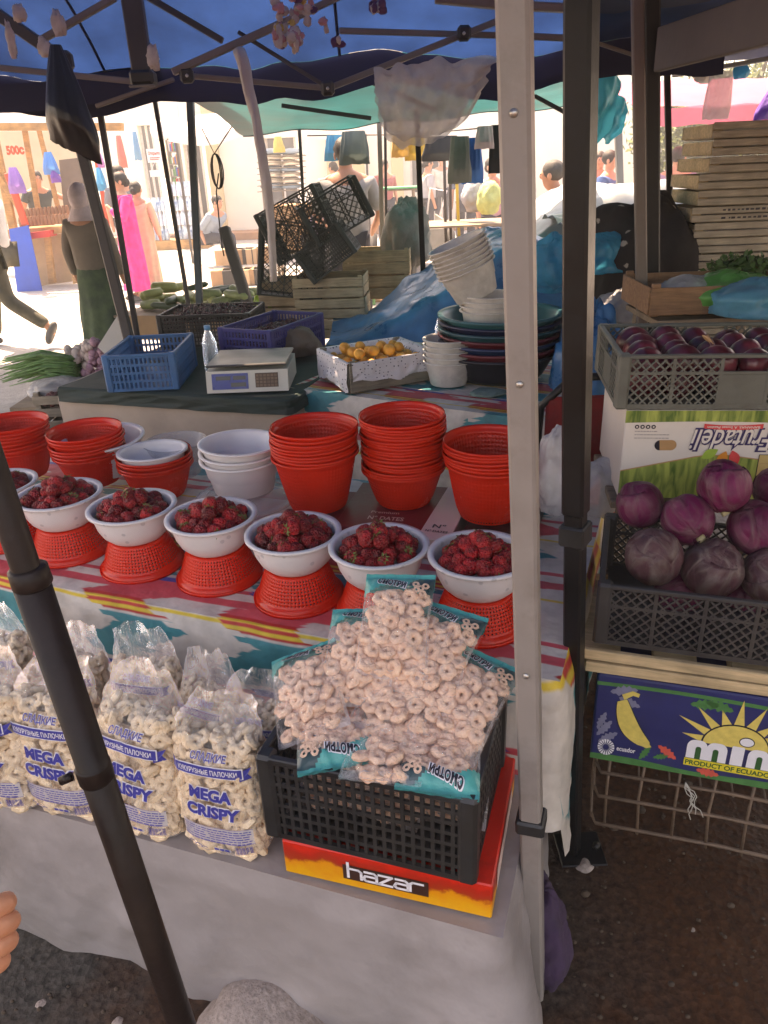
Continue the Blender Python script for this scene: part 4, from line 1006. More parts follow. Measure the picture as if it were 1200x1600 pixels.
# upside-down white and green banana box with the onion crate on it
oA = OY(964, 640, 1.78); oB = OZ(1200, 640, oA.z); RO = math.atan2(oB.y - oA.y, oB.x - oA.x)
OF = Matrix.Translation(oA) @ Matrix.Rotation(RO, 4, 'Z')
FB = OF @ T(.025, .01, -.245)
mfg = mat('white_carton_print', (.72, .64, .58), .5, .05, 9, .05, 60)
def leafgreen():
    m = mat('banana_leaf_print', (.16, .24, .035), .5, .3, 18, .05, 60); nt = m.node_tree; b = nt.nodes['Principled BSDF']
    tc = nd(nt, 'ShaderNodeTexCoord'); mp = nd(nt, 'ShaderNodeMapping', {'Vector': tc.outputs['Object'], 'Scale': (55, 1, 10), 'Rotation': (0, .3, 0)})
    n = nd(nt, 'ShaderNodeTexNoise', {'Vector': mp.outputs[0], 'Scale': 1, 'Detail': 4, 'Distortion': .8})
    cr = nd(nt, 'ShaderNodeValToRGB', {'Fac': n.outputs[0]}); e = cr.color_ramp.elements
    e[0].position = .35; e[0].color = (.07, .14, .02, 1); e[1].position = .68; e[1].color = (.4, .46, .1, 1); nt.links.new(cr.outputs[0], b.inputs['Base Color']); return m
t = thing('banana_carton', 'white and green carton with upside down lettering below the onion crate', 'cardboard box', FB)
MB().box((.26, .18, .12), (.52, .36, .24), ch=.003).build('carton', mfg, t)
fl = lambda n: (lambda x, z: (x, -.0008 - n * .0006, z))
mb = MB(); xs = [i * .52 / 20 for i in range(21)]
strip_on(mb, [(x, .207 + .004 * math.sin(x * 8)) for x in xs], [(x, .2395) for x in xs], fl(0), 0)
strip_on(mb, [(x, .001) for x in xs], [(x, .075 + .045 * min(1, max(0, (x) / .2)) ** 1.0 * (1 if x < .26 else max(.3, 1 - (x - .26) * 3))) for x in xs], fl(0), 0)
strip_on(mb, [(x, .075 + .045 * min(1, x / .2) * (1 if x < .26 else max(.3, 1 - (x - .26) * 3))) for x in xs], [(x, .078 + .045 * min(1, x / .2) * (1 if x < .26 else max(.3, 1 - (x - .26) * 3))) for x in xs], fl(1), 1)
for xh in (.105, .375):
    ring = [(xh + (.013 if math.cos(a) > 0 else -.013) + .014 * math.cos(a), .148 + .014 * math.sin(a)) for a in [2 * PI * i / 28 for i in range(28)]]
    poly_on(mb, ring, fl(1), 1)
    poly_on(mb, [(x, z) for x, z in ring if x < xh - .001 + (.0 if xh < .2 else .03)], fl(2), 2)
CXF = .262
for b_, mi, n in ((.085, 3, 3), (.045, 3, 3.4), (.012, 4, 4.2)):
    text_on(mb, 'Frutadeli', fl(n), CXF, .190, width=.20, size=.078, mi=mi, bold=b_ * .8, shear=.3, flip=True)
xs2 = [CXF - .07 + .14 * i / 10 for i in range(11)]
strip_on(mb, [(x, .196 - .006 * math.cos((x - CXF) * 18)) for x in xs2], [(x, .208 - .006 * math.cos((x - CXF) * 18)) for x in xs2], fl(4.5), 5)
text_on(mb, 'BANANAS. A Sweet Passion', fl(5.2), CXF, .200, width=.125, size=.0085, mi=4, bold=.02, flip=True)
for (dx, dz, a, mi) in ((-.028, .138, 3.7, 6), (-.008, .134, 4.4, 7), (.006, .136, 5.1, 5)):
    pts = [(CXF - .0 + dx + .045 * t_ * math.cos(a) - s_ * .013 * math.sin(PI * t_) * math.sin(a), dz + .0 + .045 * t_ * math.sin(a) + s_ * .013 * math.sin(PI * t_) * math.cos(a)) for s_, rg in ((1, range(9)), (-1, range(8, -1, -1))) for t_ in [i / 8 for i in rg]]
    poly_on(mb, pts, fl(3.8 + .1 * mi), mi)
for i in range(4):
    poly_on(mb, [(.03 + i * .0135 + .0055 * math.cos(2 * PI * k / 16), .197 + .0055 * math.sin(2 * PI * k / 16)) for k in range(16)], fl(1.5), 2)
    poly_on(mb, [(.03 + i * .0135 + .0025 * math.cos(2 * PI * k / 12), .197 + .0025 * math.sin(2 * PI * k / 12)) for k in range(12)], fl(2.2), 4)
rr_ = random.Random(3)
for j in range(3):
    x = .026
    while x < .105 - (j == 0) * .03: w_ = rr_.uniform(.003, .009); rect_on(mb, x, .184 - j * .009, x + w_, .186 - j * .009, fl(1.5), 8, 1); x += w_ + .0015
rect_on(mb, .335, .04, .47, .125, fl(1.6), 2, 1); rect_on(mb, .3365, .0415, .4685, .1235, fl(2.2), 9, 1)
for j in range(3): rect_on(mb, .34, .06 + j * .02, .465, .061 + j * .02, fl(2.8), 1, 1)
mb.build('print', [leafgreen(), mat('tan_print', (.5, .27, .12), .5, .1, 30, 0), M_blackink, mat('navy_print', (.035, .02, .1), .5, .1, 30, 0), mfg, mat('red_print', (.75, .06, .06), .5, .1, 30, 0), mat('leaf_light_print', (.3, .45, .06), .5, .1, 30, 0), mat('orange_print', (.75, .25, .03), .5, .1, 30, 0), mat('grey_small_print', (.3, .25, .25), .5, .1, 30, 0), mat('straw_print', (.6, .42, .16), .5, .1, 30, 0)], t)
OC = OF @ T(.29, .19, .003)
crate('plastic_crate', 'grey green plastic crate of red onions on the white and green carton', OC, .58, .38, .135, M_onioncrate, 'diamond_panel', pitch=.022)
M_onion = mat('onion_skin', (.04, .004, .008), .32, .5, 16, .05, 40, c2=(.16, .018, .03), rnd_=.35, spec=.7)
M_oskin = mat('dry_onion_skin', (.5, .27, .13), .6, .3, 60, .2)
def onion_mesh(s):
    mb = MB(); r = .034
    pr = [(.001, -r * .86), (r * .5, -r * .78), (r * .85, -r * .5), (r, -.05 * r), (r * .93, r * .35), (r * .66, r * .68), (r * .3, r * .9), (r * .13, r * 1.15), (r * .09, r * 1.5), (.002, r * 1.6)]
    P_ = []
    for i in range(len(pr) - 1):
        for k in range(3): t_ = k / 3; P_.append((pr[i][0] * (1 - t_) + pr[i + 1][0] * t_, pr[i][1] * (1 - t_) + pr[i + 1][1] * t_))
    P_.append(pr[-1]); mb.lathe(P_, 24, wob=lambda a, z: 1 + .04 * math.sin(a * 2 + s)); return mb.mesh('red_onion', M_onion)
def neck_mesh():
    mb = MB(); r = .034; mb.tube([(0, 0, r * 1.2), (.002, 0, r * 1.5), (.009, .002, r * 1.75), (.016, .004, r * 1.85)], [.0045, .004, .006, .001], 7, flat=.5); return mb.mesh('dry_neck', M_oskin)
OM = [onion_mesh(1), onion_mesh(3)]; NM = neck_mesh(); ro = random.Random(21)
ow = ['at the left front', 'at the back left', 'in the middle', 'against the back wall']
k = 0
for layer, (nx_, ny_, z) in enumerate(((6, 4, .05), (6, 4, .092))):
    for i in range(nx_):
        for j in range(ny_):
            if layer and i > 4: continue
            x = -.25 + (i + .5) * .5 / nx_ + ro.uniform(-.006, .006); y = -.155 + (j + .5) * .31 / ny_ + ro.uniform(-.006, .006)
            d = Vector((ro.uniform(-1, 1), ro.uniform(-1, 1), ro.uniform(-.9, .45))).normalized(); s_ = ro.uniform(1.15, 1.5)
            Mx = OC @ T(x, y, z + ro.uniform(-.004, .006)) @ d.to_track_quat('Z', 'Y').to_matrix().to_4x4() @ Matrix.Scale(s_, 4)
            if layer == 0 and 0 < j < ny_ - 1 and 0 < i < 4: continue
            q = ow[0] if (x < -.1 and y < 0) else ow[1] if x < -.1 else ow[3] if y > .05 else ow[2]
            o = put('red_onion', OM[k % 2], M=Mx, label=f'glossy dark red onion {q} of the grey green crate', cat='onion', group=f'red onions {q} of the crate'); put('dry_neck', NM, o); k += 1
mb = MB(); mb.grid(lambda u, v: (.12 + (u - .5) * .1, -.14 + .0 * v, .05 + v * .07 + .01 * math.sin(u * 9)), 6, 4)
# wooden crate with bags behind the onions
M_greenbag = mat('green_thin_plastic', (.12, .5, .12), .3, .15, 14, .5, 26, trans=.35, alpha=.9, spec=.6)
M_bluebag = mat('blue_thin_plastic', (.1, .42, .62), .3, .15, 14, .5, 26, trans=.35, alpha=.82, spec=.6)
M_clearbag = mat('clear_milky_plastic', (.62, .62, .64), .25, .12, 14, .6, 30, trans=.3, alpha=.6, spec=.7)
M_cyan = mat('cyan_thin_plastic', (.02, .42, .62), .3, .2, 9, .4, 14, trans=.55, spec=.5)
M_tarpblue = mat('blue_tarpaulin', (.012, .13, .3), .3, .25, 5, .5, 10, c2=(.02, .2, .42), spec=.55, dirt=.15)
M_black = mat('black_thin_plastic', (.012, .012, .014), .35, .3, 9, .3, 24, spec=.5)
M_dark = mat('dark_cloth', (.02, .016, .02), .8, .3, 12, .4, 40)
def lump(name, c, rx, ry, rz_, m, label, cat, seed=0, rz=0, amp=.22, wr=.08, n=56, k=34, flat=.35, group=None, tilt=0, parent=None, ridges=9):
    """soft bag: an uneven closed body with creases, flattened where it rests"""
    mb = MB()
    def wob(x, y, z):
        a = math.atan2(y, x); return 1 + amp * nz(x * 1.6, y * 1.6, z * 1.6, seed) + wr * abs(nz(x * 4, y * 4, z * 5, seed + 2)) * 1.5 + .025 * math.sin(a * ridges + 3 * nz(x, y, z, seed) * 4) * math.cos(z)
    mb.ball((0, 0, 0), (rx, ry, rz_), n, k, wob=wob)
    zmin = -rz_ * flat
    mb.v = [(x, y, max(z, zmin + .004 * nz(x * 20, y * 20, 0, seed))) for x, y, z in mb.v]
    return mb.build(name, m, parent, M=Matrix.Translation(c) @ Matrix.Rotation(rz, 4, 'Z') @ Matrix.Rotation(tilt, 4, 'Y'), label=label, cat=cat, group=group)
WA = OY(1028, 498, 2.5)
def wood_crate(name, label, M, L, D, H, m, boards=2, posts=True, group=None, front_only=False, cat='wooden crate', gap=.35, mid=False):
    t = thing(name, label, cat, M, group); bh = H / boards
    for k, (w_, Ms) in enumerate([(L, T(0, -D / 2, 0)), (L, T(0, D / 2, 0, PI)), (D, T(L / 2, 0, 0, PI / 2)), (D, T(-L / 2, 0, 0, -PI / 2))]):
        mb = MB()
        for j in range(boards): mb.box((0, -.001 * (k > 1), bh * (j + .5)), (w_ - (.0 if k < 2 else .018), .008, bh * (1 - gap * .3)), 0, Ms, ch=.0015)
        mb.build('side_boards', m, t)
    if posts:
        for sx in (-1, 1):
            for sy in (-1, 1): mb = MB(); mb.box((sx * (L / 2 - .018), sy * (D / 2 - .014), H / 2 + .003), (.028, .016, H + .008), ch=.002); mb.build('corner_post', m, t)
        if mid: mb = MB(); mb.box((0, -D / 2 + .009, H / 2), (.02, .008, H), ch=.001); mb.build('middle_post', m, t)
    mb = MB()
    for i in range(4): mb.box((-L / 2 + (i + .5) * L / 4, 0, .005), (L / 4 * .86, D - .02, .008), ch=.001)
    mb.build('bottom_boards', m, t)
    return t
M_wood_red = wood('reddish_wood', (.36, .19, .1), .5)
wood_crate('wooden_crate', 'brown wooden crate holding green and blue plastic bags behind the onions', Matrix.Translation((WA.x + .24, WA.y + .2, WA.z)) @ Matrix.Rotation(R(-3), 4, 'Z'), .5, .36, .1, M_wood_red, 1)
c = OY(1150, 463, 2.62); lump('plastic_bag', (c.x, c.y, c.z), .17, .14, .075, M_greenbag, 'green plastic bag lying in the brown wooden crate', 'plastic bag', 3, amp=.3)
c = OY(1190, 475, 2.5); lump('plastic_bag', (c.x, c.y, c.z), .17, .12, .08, M_bluebag, 'pale blue plastic bag lying over the brown wooden crate', 'plastic bag', 4, amp=.3)
c = OY(1075, 455, 2.66); lump('plastic_bag', (c.x, c.y, c.z), .11, .1, .05, M_clearbag, 'clear plastic liner showing at the left end of the brown wooden crate', 'plastic bag', 5)
M_herb = mat('herb_green', (.04, .1, .02), .6, .4, 50, .1, rnd_=.2)
def leafy(name, c, rx, ry, rz_, n, m, label, cat, seed, L=.03, parent=None, group=None, kind=None, wd=.35):
    mb = MB(); r = random.Random(seed)
    for i in range(n):
        d = Vector((r.gauss(0, 1), r.gauss(0, 1), abs(r.gauss(0, 1)))).normalized(); q = r.uniform(.5, 1) ; p_ = Vector((d.x * rx * q, d.y * ry * q, d.z * rz_ * q))
        a = Vector((r.gauss(0, 1), r.gauss(0, 1), r.gauss(.6, 1))).normalized(); b = a.cross(d).normalized(); l = L * r.uniform(.5, 1.2)
        mb.add([p_, p_ + a * l * .5 + b * l * wd, p_ + a * l, p_ + a * l * .5 - b * l * wd], [(0, 1, 2, 3)])
    return mb.build(name, m, parent, M=Matrix.Translation(c), label=label, cat=cat, group=group, kind=kind)
c = OY(1165, 425, 2.85); leafy('herb_bunch', c, .16, .08, .06, 500, M_herb, 'dark green leafy bunch behind the green plastic bag', 'herbs', 4, .03)
# pile of pale wooden trays on the right
SA = OY(1062, 432, 3.3); rs = random.Random(9); zt = OY(1098, 190, 3.3).z
zz = .78; i = 0
hts = []
while zz < zt - .02:
    h_ = .062; x0 = SA.x + (zz - .78) * .10 + rs.uniform(-.018, .018)
    place = 'topmost' if zz + h_ >= zt - .02 else ('lowest' if i == 0 else f'nested')
    t = thing('wooden_tray', f'pale slatted tray in the leaning pile at right, ' + ('topmost one' if place == 'topmost' else 'one of those below the top'), 'wooden tray', Matrix.Translation((x0 + .30, SA.y + .2 + rs.uniform(-.01, .01), zz)) @ Matrix.Rotation(R(-4 + rs.uniform(-1.5, 1.5)), 4, 'Z'), 'pale wooden trays in the leaning pile')
    mb = MB()
    for j in range(2): mb.box((0, -.2, .016 + j * .031), (.6, .008, .026), ch=.0015)
    mb.build('front_boards', M_wood_pale, t)
    mb = MB()
    for s_ in (-1, 1):
        mb = MB(); mb.box((s_ * .296, .0, .03), (.009, .38, .05), ch=.0015); mb.box((s_ * .275, -.186, .03), (.03, .016, .056), ch=.001)
        mb.build('end_board', M_wood_new, t)
    mb = MB(); mb.box((0, .2, .03), (.6, .008, .05)); mb.box((0, 0, .004), (.58, .38, .006)); mb.build('bottom_boards', M_wood_pale, t)
    zz += h_ + .001; i += 1
t_ = [o for o in C.objects if o.name.startswith('wooden_tray')][-6]
mb = MB(); r9 = random.Random(2)
for j in range(2):
    x = -.17
    while x < .05: w_ = r9.uniform(.006, .018); mb.box((x, -.2048, .016 + j * .031), (w_, .0008, .006 + r9.uniform(0, .003))); x += w_ + .008
mb.build('stencil_marks', M_blackink, t_)
# support under the pile
t = table('tray_stand', Matrix.Translation((SA.x + .62, SA.y + .0, 0)), .66, .42, .775, 'rough wooden stand carrying the pile of pale trays')
t = table('goods_stand', Matrix.Translation((OF.translation.x, OF.translation.y, 0)) @ Matrix.Rotation(RO, 4, 'Z') @ T(.56, .0, 0), .56, .38, OF.translation.z - .25, 'rough wooden stand under the white and green carton')
t = table('goods_stand', Matrix.Translation((WA.x + .5, WA.y + .02, 0)), .5, .36, WA.z - .006, 'rough wooden stand under the brown crate of plastic bags')

# starry blanket, bags and poles behind
c = OY(1000, 405, 3.5)
def blanket():
    mb = MB()
    mb.ball((0, 0, 0), (.27, .24, .36), 70, 50, wob=lambda x, y, z: 1 + .28 * nz(x * 1.7, y * 1.7, z * 1.4, 6) + .14 * abs(nz(x * 3.5, y * 3.5, z * 2, 8)))
    mb.v = [(x, y, max(z, -.5)) for x, y, z in mb.v]; return mb
def star_mat():
    m = mat('dark_blanket', (.018, .014, .014), .85, .3, 8, .35, 26); nt = m.node_tree; b = nt.nodes['Principled BSDF']
    tc = nd(nt, 'ShaderNodeTexCoord'); v = nd(nt, 'ShaderNodeTexVoronoi', {'Vector': tc.outputs['Object'], 'Scale': 13, 'Randomness': .8}); n = nd(nt, 'ShaderNodeTexNoise', {'Vector': tc.outputs['Object'], 'Scale': 60})
    a = nd(nt, 'ShaderNodeMath', {0: n.outputs[0], 1: .25, 2: -.12}, operation='MULTIPLY_ADD'); s_ = nd(nt, 'ShaderNodeMath', {0: v.outputs[0], 1: a.outputs[0]}, operation='ADD')
    f = nd(nt, 'ShaderNodeMapRange', {'Value': s_.outputs[0], 1: .16, 2: .2, 3: 1, 4: 0}); old = b.inputs['Base Color'].links[0].from_socket
    mx = nd(nt, 'ShaderNodeMix', {0: f.outputs[0], 6: old, 7: (.4, .36, .3, 1)}, data_type='RGBA'); nt.links.new(mx.outputs[2], b.inputs['Base Color']); return m
blanket().build('blanket', star_mat(), M=Matrix.Translation((c.x, c.y, c.z - .10)), label='dark blanket with pale stars thrown over goods left of the pale tray pile', cat='blanket')
c = OY(985, 470, 3.2); lump('plastic_bag', (c.x - .05, c.y, c.z - .05), .1, .1, .09, M_clearbag, 'crumpled clear plastic bag below the starry blanket', 'plastic bag', 15)
c = OY(935, 410, 3.35); lump('plastic_bag', (c.x, c.y, c.z), .12, .11, .1, M_cyan, 'bright blue plastic bag right of the black pole', 'plastic bag', 16, amp=.35)
c = OY(858, 400, 3.6); lump('plastic_bag', (c.x + .02, c.y, c.z - .05), .11, .1, .13, M_cyan, 'tall cyan plastic bag between the grey and black poles', 'plastic bag', 17, amp=.35, flat=.9)
c = OY(925, 560, 2.95); lump('tarpaulin', (c.x, c.y, c.z - .12), .15, .14, .30, M_tarpblue, 'blue plastic sheet hanging down right of the black pole', 'tarpaulin', 18, amp=.3, flat=.95, wr=.2)
c = OY(930, 765, 1.95); lump('plastic_bag', (c.x, c.y, c.z), .07, .06, .09, M_clearbag, 'grey clear bag hanging beside the cabbage crate', 'plastic bag', 19, flat=.9)
c = OY(868, 740, 1.75); lump('plastic_bag', (c.x, c.y, c.z), .05, .06, .12, M_clearbag, 'clear bag hanging between the two tent poles', 'plastic bag', 20, flat=.9)
# dark stool with red things in the shadow
c = OY(915, 790, 2.15); t = thing('folding_chair', 'dark folding chair with a rounded back in the shadow behind the black pole', 'chair', Matrix.Translation((c.x, c.y, 0)))
mb = MB(); mb.tube([(-.17, .1, 0), (-.16, .08, .5), (-.15, .05, .86), (-.06, .04, .95), (.08, .04, .95), (.16, .05, .86), (.17, .08, .5), (.18, .1, 0)], .013, 10); mb.build('chair_frame', M_black_pole, t)
mb = MB(); mb.box((0, -.1, .46), (.34, .36, .03), ch=.01); mb.build('seat', M_dark, t); mb = MB(); mb.box((0, .045, .78), (.27, .02, .22), ch=.008); mb.build('backrest', mat('dark_red_cloth', (.2, .008, .01), .8, .2, 30, .3), t)
mb = MB(); mb.tube([(-.15, -.26, 0), (-.15, -.26, .46)], .012, 8); mb.tube([(.15, -.26, 0), (.15, -.26, .46)], .012, 8); mb.build('front_legs', M_black_pole, t)
for (x0, x1, yy, w_, m_, lab) in ((996, 1003, 2.75, .038, mat('brown_grey_pole', (.15, .12, .1), .45, .15, 6, .1), 'grey brown square tent pole left of the starry blanket middle'), (1018, 1019, 2.95, .052, M_black_pole, 'thick black tent pole directly right of the grey brown one'), (1040, 1050, 4.2, .03, M_brown_pole, 'thin dark pole in front of the pink canopy')):
    a = OY(x1, 492, yy); b = OY(x0, 0, yy); d = b - a; bot = a - d * (a.z / d.z); tp = a + d * ((2.15 - a.z) / d.z)
    pole('tent_pole', lab, [bot, tp], w_, m_, rz=R(10))
a = OY(1060, 300, 4.2)
# dirt side: stones and scraps
rr_ = random.Random(31); M_stone = mat('pale_stone', (.34, .27, .235), .9, .3, 90, .5, 120)
for (px, py, r_, lab) in ((400, 1622, .17, 'big rounded concrete lump on the ground under the hem of the grey cloth'), (1085, 1450, .018, 'small stone on the dark dirt below the wire rack'), (915, 1345, .025, 'stone against the foot of the dark tent pole'), (1170, 1500, .012, 'pebble on the dirt near the right edge'), (60, 1560, .012, 'pebble on the ground at the lower left'), (180, 1590, .014, 'flat pebble on the ground left of the slanting pole foot')):
    p = OZ(px, py, 0.02)
    if r_ > .1: p = Vector((p.x, p.y - .0, 0))
    mb = MB(); mb.ball((0, 0, 0), (r_, r_ * .8, r_ * .5), 30, 20, wob=lambda x, y, z: 1 + .2 * nz(x * 1.5, y * 1.5, z * 1.5, px) + .04 * nz(x * 7, y * 7, z * 7, px))
    mb.build('stone', M_stone, M=T(p.x, p.y, .0, px), label=lab, cat='stone')
mb = MB()
for i in range(1500):
    x, y = rr_.uniform(-1.0, 1.4), rr_.uniform(.3, 1.9); s_ = rr_.uniform(.0015, .006) * (1 if rr_.random() < .93 else 2.2)
    mb.ball((x, y, gz(x, y) + s_ * .3), (s_, s_ * rr_.uniform(.6, 1), s_ * .7), 6, 4)
mb.build('gravel', mat('gravel_grit', (.07, .045, .03), .9, .4, 20, .2), kind='stuff', label='loose grit scattered on the dark dirt around the stall', cat='gravel')
# purple cloth sack under the table corner, white cloth corner
c = OZ(868, 1540, .1); lump('cloth_sack', (c.x + .0, c.y + .14, .06), .06, .09, .12, mat('purple_cloth', (.045, .022, .055), .85, .3, 20, .4, 60), 'purple net sack on the ground behind the grey tent pole', 'sack', 41, flat=.7)
# fingers of a passer-by at the left edge
def skinmesh(pts, edges, rad, m, name, parent=None, sub=2, root=0):
    me = bpy.data.meshes.new(name); me.from_pydata([tuple(p) for p in pts], edges, []); me.update()
    o = bpy.data.objects.new(name, me); C.objects.link(o)
    mo = o.modifiers.new('s', 'SKIN'); sv = me.skin_vertices[0].data if me.skin_vertices else None
    if sv is None:
        bm = bmesh.new(); bm.from_mesh(me); bm.verts.layers.skin.verify(); bm.to_mesh(me); bm.free(); sv = me.skin_vertices[0].data
    for i, r_ in enumerate(rad): sv[i].radius = r_ if isinstance(r_, tuple) else (r_, r_); sv[i].use_root = (i == root)
    mo.use_smooth_shade = True
    s2 = o.modifiers.new('b', 'SUBSURF'); s2.levels = s2.render_levels = sub
    dg = bpy.context.evaluated_depsgraph_get(); dg.update()
    me2 = bpy.data.meshes.new_from_object(o.evaluated_get(dg)); bpy.data.objects.remove(o); bpy.data.meshes.remove(me)
    me2.name = name; me2.materials.clear(); me2.materials.append(m)
    for p_ in me2.polygons: p_.use_smooth = True
    return me2
M_skin = mat('skin', (.5, .24, .15), .5, .08, 30, .1, 120, sss=.1); M_skin_or = mat('skin_near', (.62, .27, .16), .45, .08, 20, .15, 90, sss=.12)
hp = OY(-92, 1462, .46)
Rt, Up, Fw = R_, U_, F_
def H(a, b, c): return hp + Rt * a + Up * b + Fw * c
pts = [H(-.11, -.045, -.02), H(-.05, -.01, 0), H(0, .0, 0)]; ed = [(0, 1), (1, 2)]; rd = [(.03, .022), (.027, .02), (.034, .015)]
for k, (b0, L) in enumerate(((.026, .9), (.008, 1.0), (-.010, .95), (-.027, .75))):
    i0 = len(pts); pts += [H(.022, b0, .0), H(.022 + .026 * L, b0 + .0, -.004), H(.026 + .030 * L, b0 - .006, .016 * L + .006), H(.012 + .03 * L, b0 - .008, .030 * L)]
    ed += [(2, i0), (i0, i0 + 1), (i0 + 1, i0 + 2), (i0 + 2, i0 + 3)]; rd += [.0135, .0125, .011, .009]
i0 = len(pts); pts += [H(-.01, .03, .005), H(.012, .046, .012), H(.03, .044, .02)]; ed += [(1, i0), (i0, i0 + 1), (i0 + 1, i0 + 2)]; rd += [.012, .0105, .009]
t = thing('person', 'curled hand of a person reaching in at the lower left edge', 'person', Matrix.Translation((0, 0, 0)))
put('hand', skinmesh(pts, ed, rd, M_skin_or, 'hand', root=1), t)
fa = MB(); fa.tube([H(-.09, -.036, -.016), H(-.3, -.12, -.03), H(-.42, -.2, -.03)], [.03, .045, .05], 16); fa.build('sleeve', M_dark, t)
# ================================================================ TENTS
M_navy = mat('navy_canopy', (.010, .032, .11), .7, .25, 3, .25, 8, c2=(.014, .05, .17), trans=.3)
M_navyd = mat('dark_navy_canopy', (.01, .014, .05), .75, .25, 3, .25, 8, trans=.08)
M_tealtarp = mat('teal_tarpaulin', (.006, .12, .13), .5, .2, 2.5, .35, 6, c2=(.012, .18, .19), trans=.24)
M_truss = mat('truss_grey_paint', (.2, .175, .15), .5, .15, 5, .08, 40, dirt=.3); M_trussd = mat('truss_dark', (.05, .045, .045), .45, .2, 6, .1)
t = thing('market_tent', 'navy blue canopy of the stall tent with its folding metal frame overhead', 'tent', Matrix.Translation((0, 0, 0)))
def cv(u, v):   # far slope: eave at far side up to the ridge, then down to the near eave
    x = -2.5 + u * 4.0
    y = 3.55 - v * 3.2; h = 1.96 + .75 * (1 - abs(v - .5) * 2) ** .9 * min(1, min(u, 1 - u) * 3 + .15)
    return (x, y, h + .035 * math.sin(u * 14) * (1 - v) * .5 - .05 * nz(x * 2, y * 2, 0, 2) + .02 * nz(x * 7, y * 7) + .018 * abs(nz(x * 3 + y * 5, y * 2 - x, 4)))
mb = MB(); mb.grid(cv, 110, 90); mb.build('canopy', M_navy, t)
for uu_ in (.12, .36, .6, .84):
    mb = MB(); mb.tube([(p_[0], p_[1], p_[2] - .004) for p_ in [cv(uu_, q / 60) for q in range(61)]], .006, 6, flat=.5); mb.build('seam', M_navyd, t)
mb = MB()
def val(u, v):
    p = cv(u, 0); return (p[0], p[1] + .012 + .02 * nz(p[0] * 7, v * 2, 4) * v, p[2] - .13 * v * (1 + .25 * nz(p[0] * 3, 0, 9)))
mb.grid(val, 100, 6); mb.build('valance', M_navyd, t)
BRS = [((0, 106), (215, 128), 3.35, .026, 0), ((55, 68), (180, -4), 2.9, .024, 0), ((-10, 18), (102, 95), 2.5, .04, 1), ((222, -10), (348, 64), 2.9, .026, 1), ((270, 113), (460, 28), 3.2, .03, 0), ((290, 118), (516, 138), 3.3, .024, 0),
       ((372, 50), (514, 138), 3.22, .018, 1), ((514, 138), (805, 22), 3.25, .026, 0), ((530, 48), (800, 56), 3.3, .024, 0), ((680, -3), (805, 9), 2.8, .034, 0), ((150, 166), (272, 124), 3.45, .02, 0), ((830, 57), (892, 60), 3.3, .026, 0), ((830, 10), (892, 13), 2.8, .03, 0), ((935, 68), (996, 88), 3.3, .016, 0), ((460, 28), (540, -10), 3.2, .026, 0)]
for (a, b, y, w_, k) in BRS:
    q = thing if False else None
    m2 = MB(); m2.bar(OY(*a, y), OY(*b, y), w_, w_ * .8, ch=.003); m2.build('truss_bar', (M_truss, M_trussd)[k], t)
a, b = OY(205, -12, 2.7), OY(224, 118, 2.7); m2 = MB(); m2.bar(a, b, .062, .04, ch=.005); m2.build('centre_post', M_trussd, t)
m2 = MB(); c = OY(224, 122, 2.68); m2.box(c, (.075, .06, .04), ch=.008); m2.box(c + Vector((.0, -.03, -.024)), (.08, .012, .006), 1, ch=.002); m2.build('bracket', [M_blackplastic, M_truss], t)
for (px, py, y) in ((512, 138, 3.2), (725, 52, 3.2), (292, 118, 3.2), (100, 95, 2.5)):
    m2 = MB(); m2.box(OY(px, py, y), (.05, .04, .05), ch=.01); c = OY(px, py, y - .03); m2.ball(c, .006, 8, 6, 1); m2.build('joint', [M_blackplastic, mat('zinc_bolt', (.6, .58, .55), .3, .1, 30, 0, metal=.9)], t)
# small torn holes in the cloth showing the sun are left to real gaps: second canopies behind
t = thing('market_tent', 'dark navy flat canopy of the neighbouring stall beyond at the left', 'tent', Matrix.Translation((0, 0, 0)))
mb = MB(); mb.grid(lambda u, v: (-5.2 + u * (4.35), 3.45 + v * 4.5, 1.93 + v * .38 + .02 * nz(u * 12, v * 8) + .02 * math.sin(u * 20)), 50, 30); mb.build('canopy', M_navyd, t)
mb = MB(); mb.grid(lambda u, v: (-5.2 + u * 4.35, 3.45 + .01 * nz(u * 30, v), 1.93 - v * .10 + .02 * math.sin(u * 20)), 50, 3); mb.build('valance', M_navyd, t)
t = thing('tarpaulin', 'teal tarpaulin slung behind the stall above the leaning crates', 'tarpaulin', Matrix.Translation((0, 0, 0)))
def tl(u, v):
    x = -.93 + u * 2.0 * (1 + .22 * v); y = 3.62 + v * 2.6
    return (x, y, 1.99 - .19 * v + .10 * u * v - .035 * math.sin(u * PI) * math.sin(v * PI) + .018 * nz(x * 2, y * 2.2, 0, 3) + .012 * math.sin(x * 9 + y * 3))
mb = MB(); mb.grid(tl, 80, 50); mb.build('tarp_sheet', M_tealtarp, t)
mb = MB(); mb.tube([tl(i / 40, 1) for i in range(41)], .007, 6); mb.build('hem_rope', M_trussd, t)
for a, b, y in (((440, 165), (580, 185), 4.3), ((560, 120), (680, 172), 4.0), ((835, 150), (900, 185), 4.4)):
    m2 = MB(); m2.bar(OY(*a, y), OY(*b, y), .02, .02, ch=.002); m2.build('ridge_bar', M_trussd, t)
t = thing('market_tent', 'navy canopy with a wide grey brown fascia beam at the upper right', 'tent', Matrix.Translation((0, 0, 0)))
a0, a1 = OY(1030, 78, 2.9), OY(1260, 10, 2.2); mb = MB()
mb.bar(a0, a1, .03, .13, ch=.004, up=(0, 0, 1)); mb.v = mb.v; mb.build('fascia_beam', mat('fascia_brown', (.13, .11, .095), .7, .2, 4, .15), t)
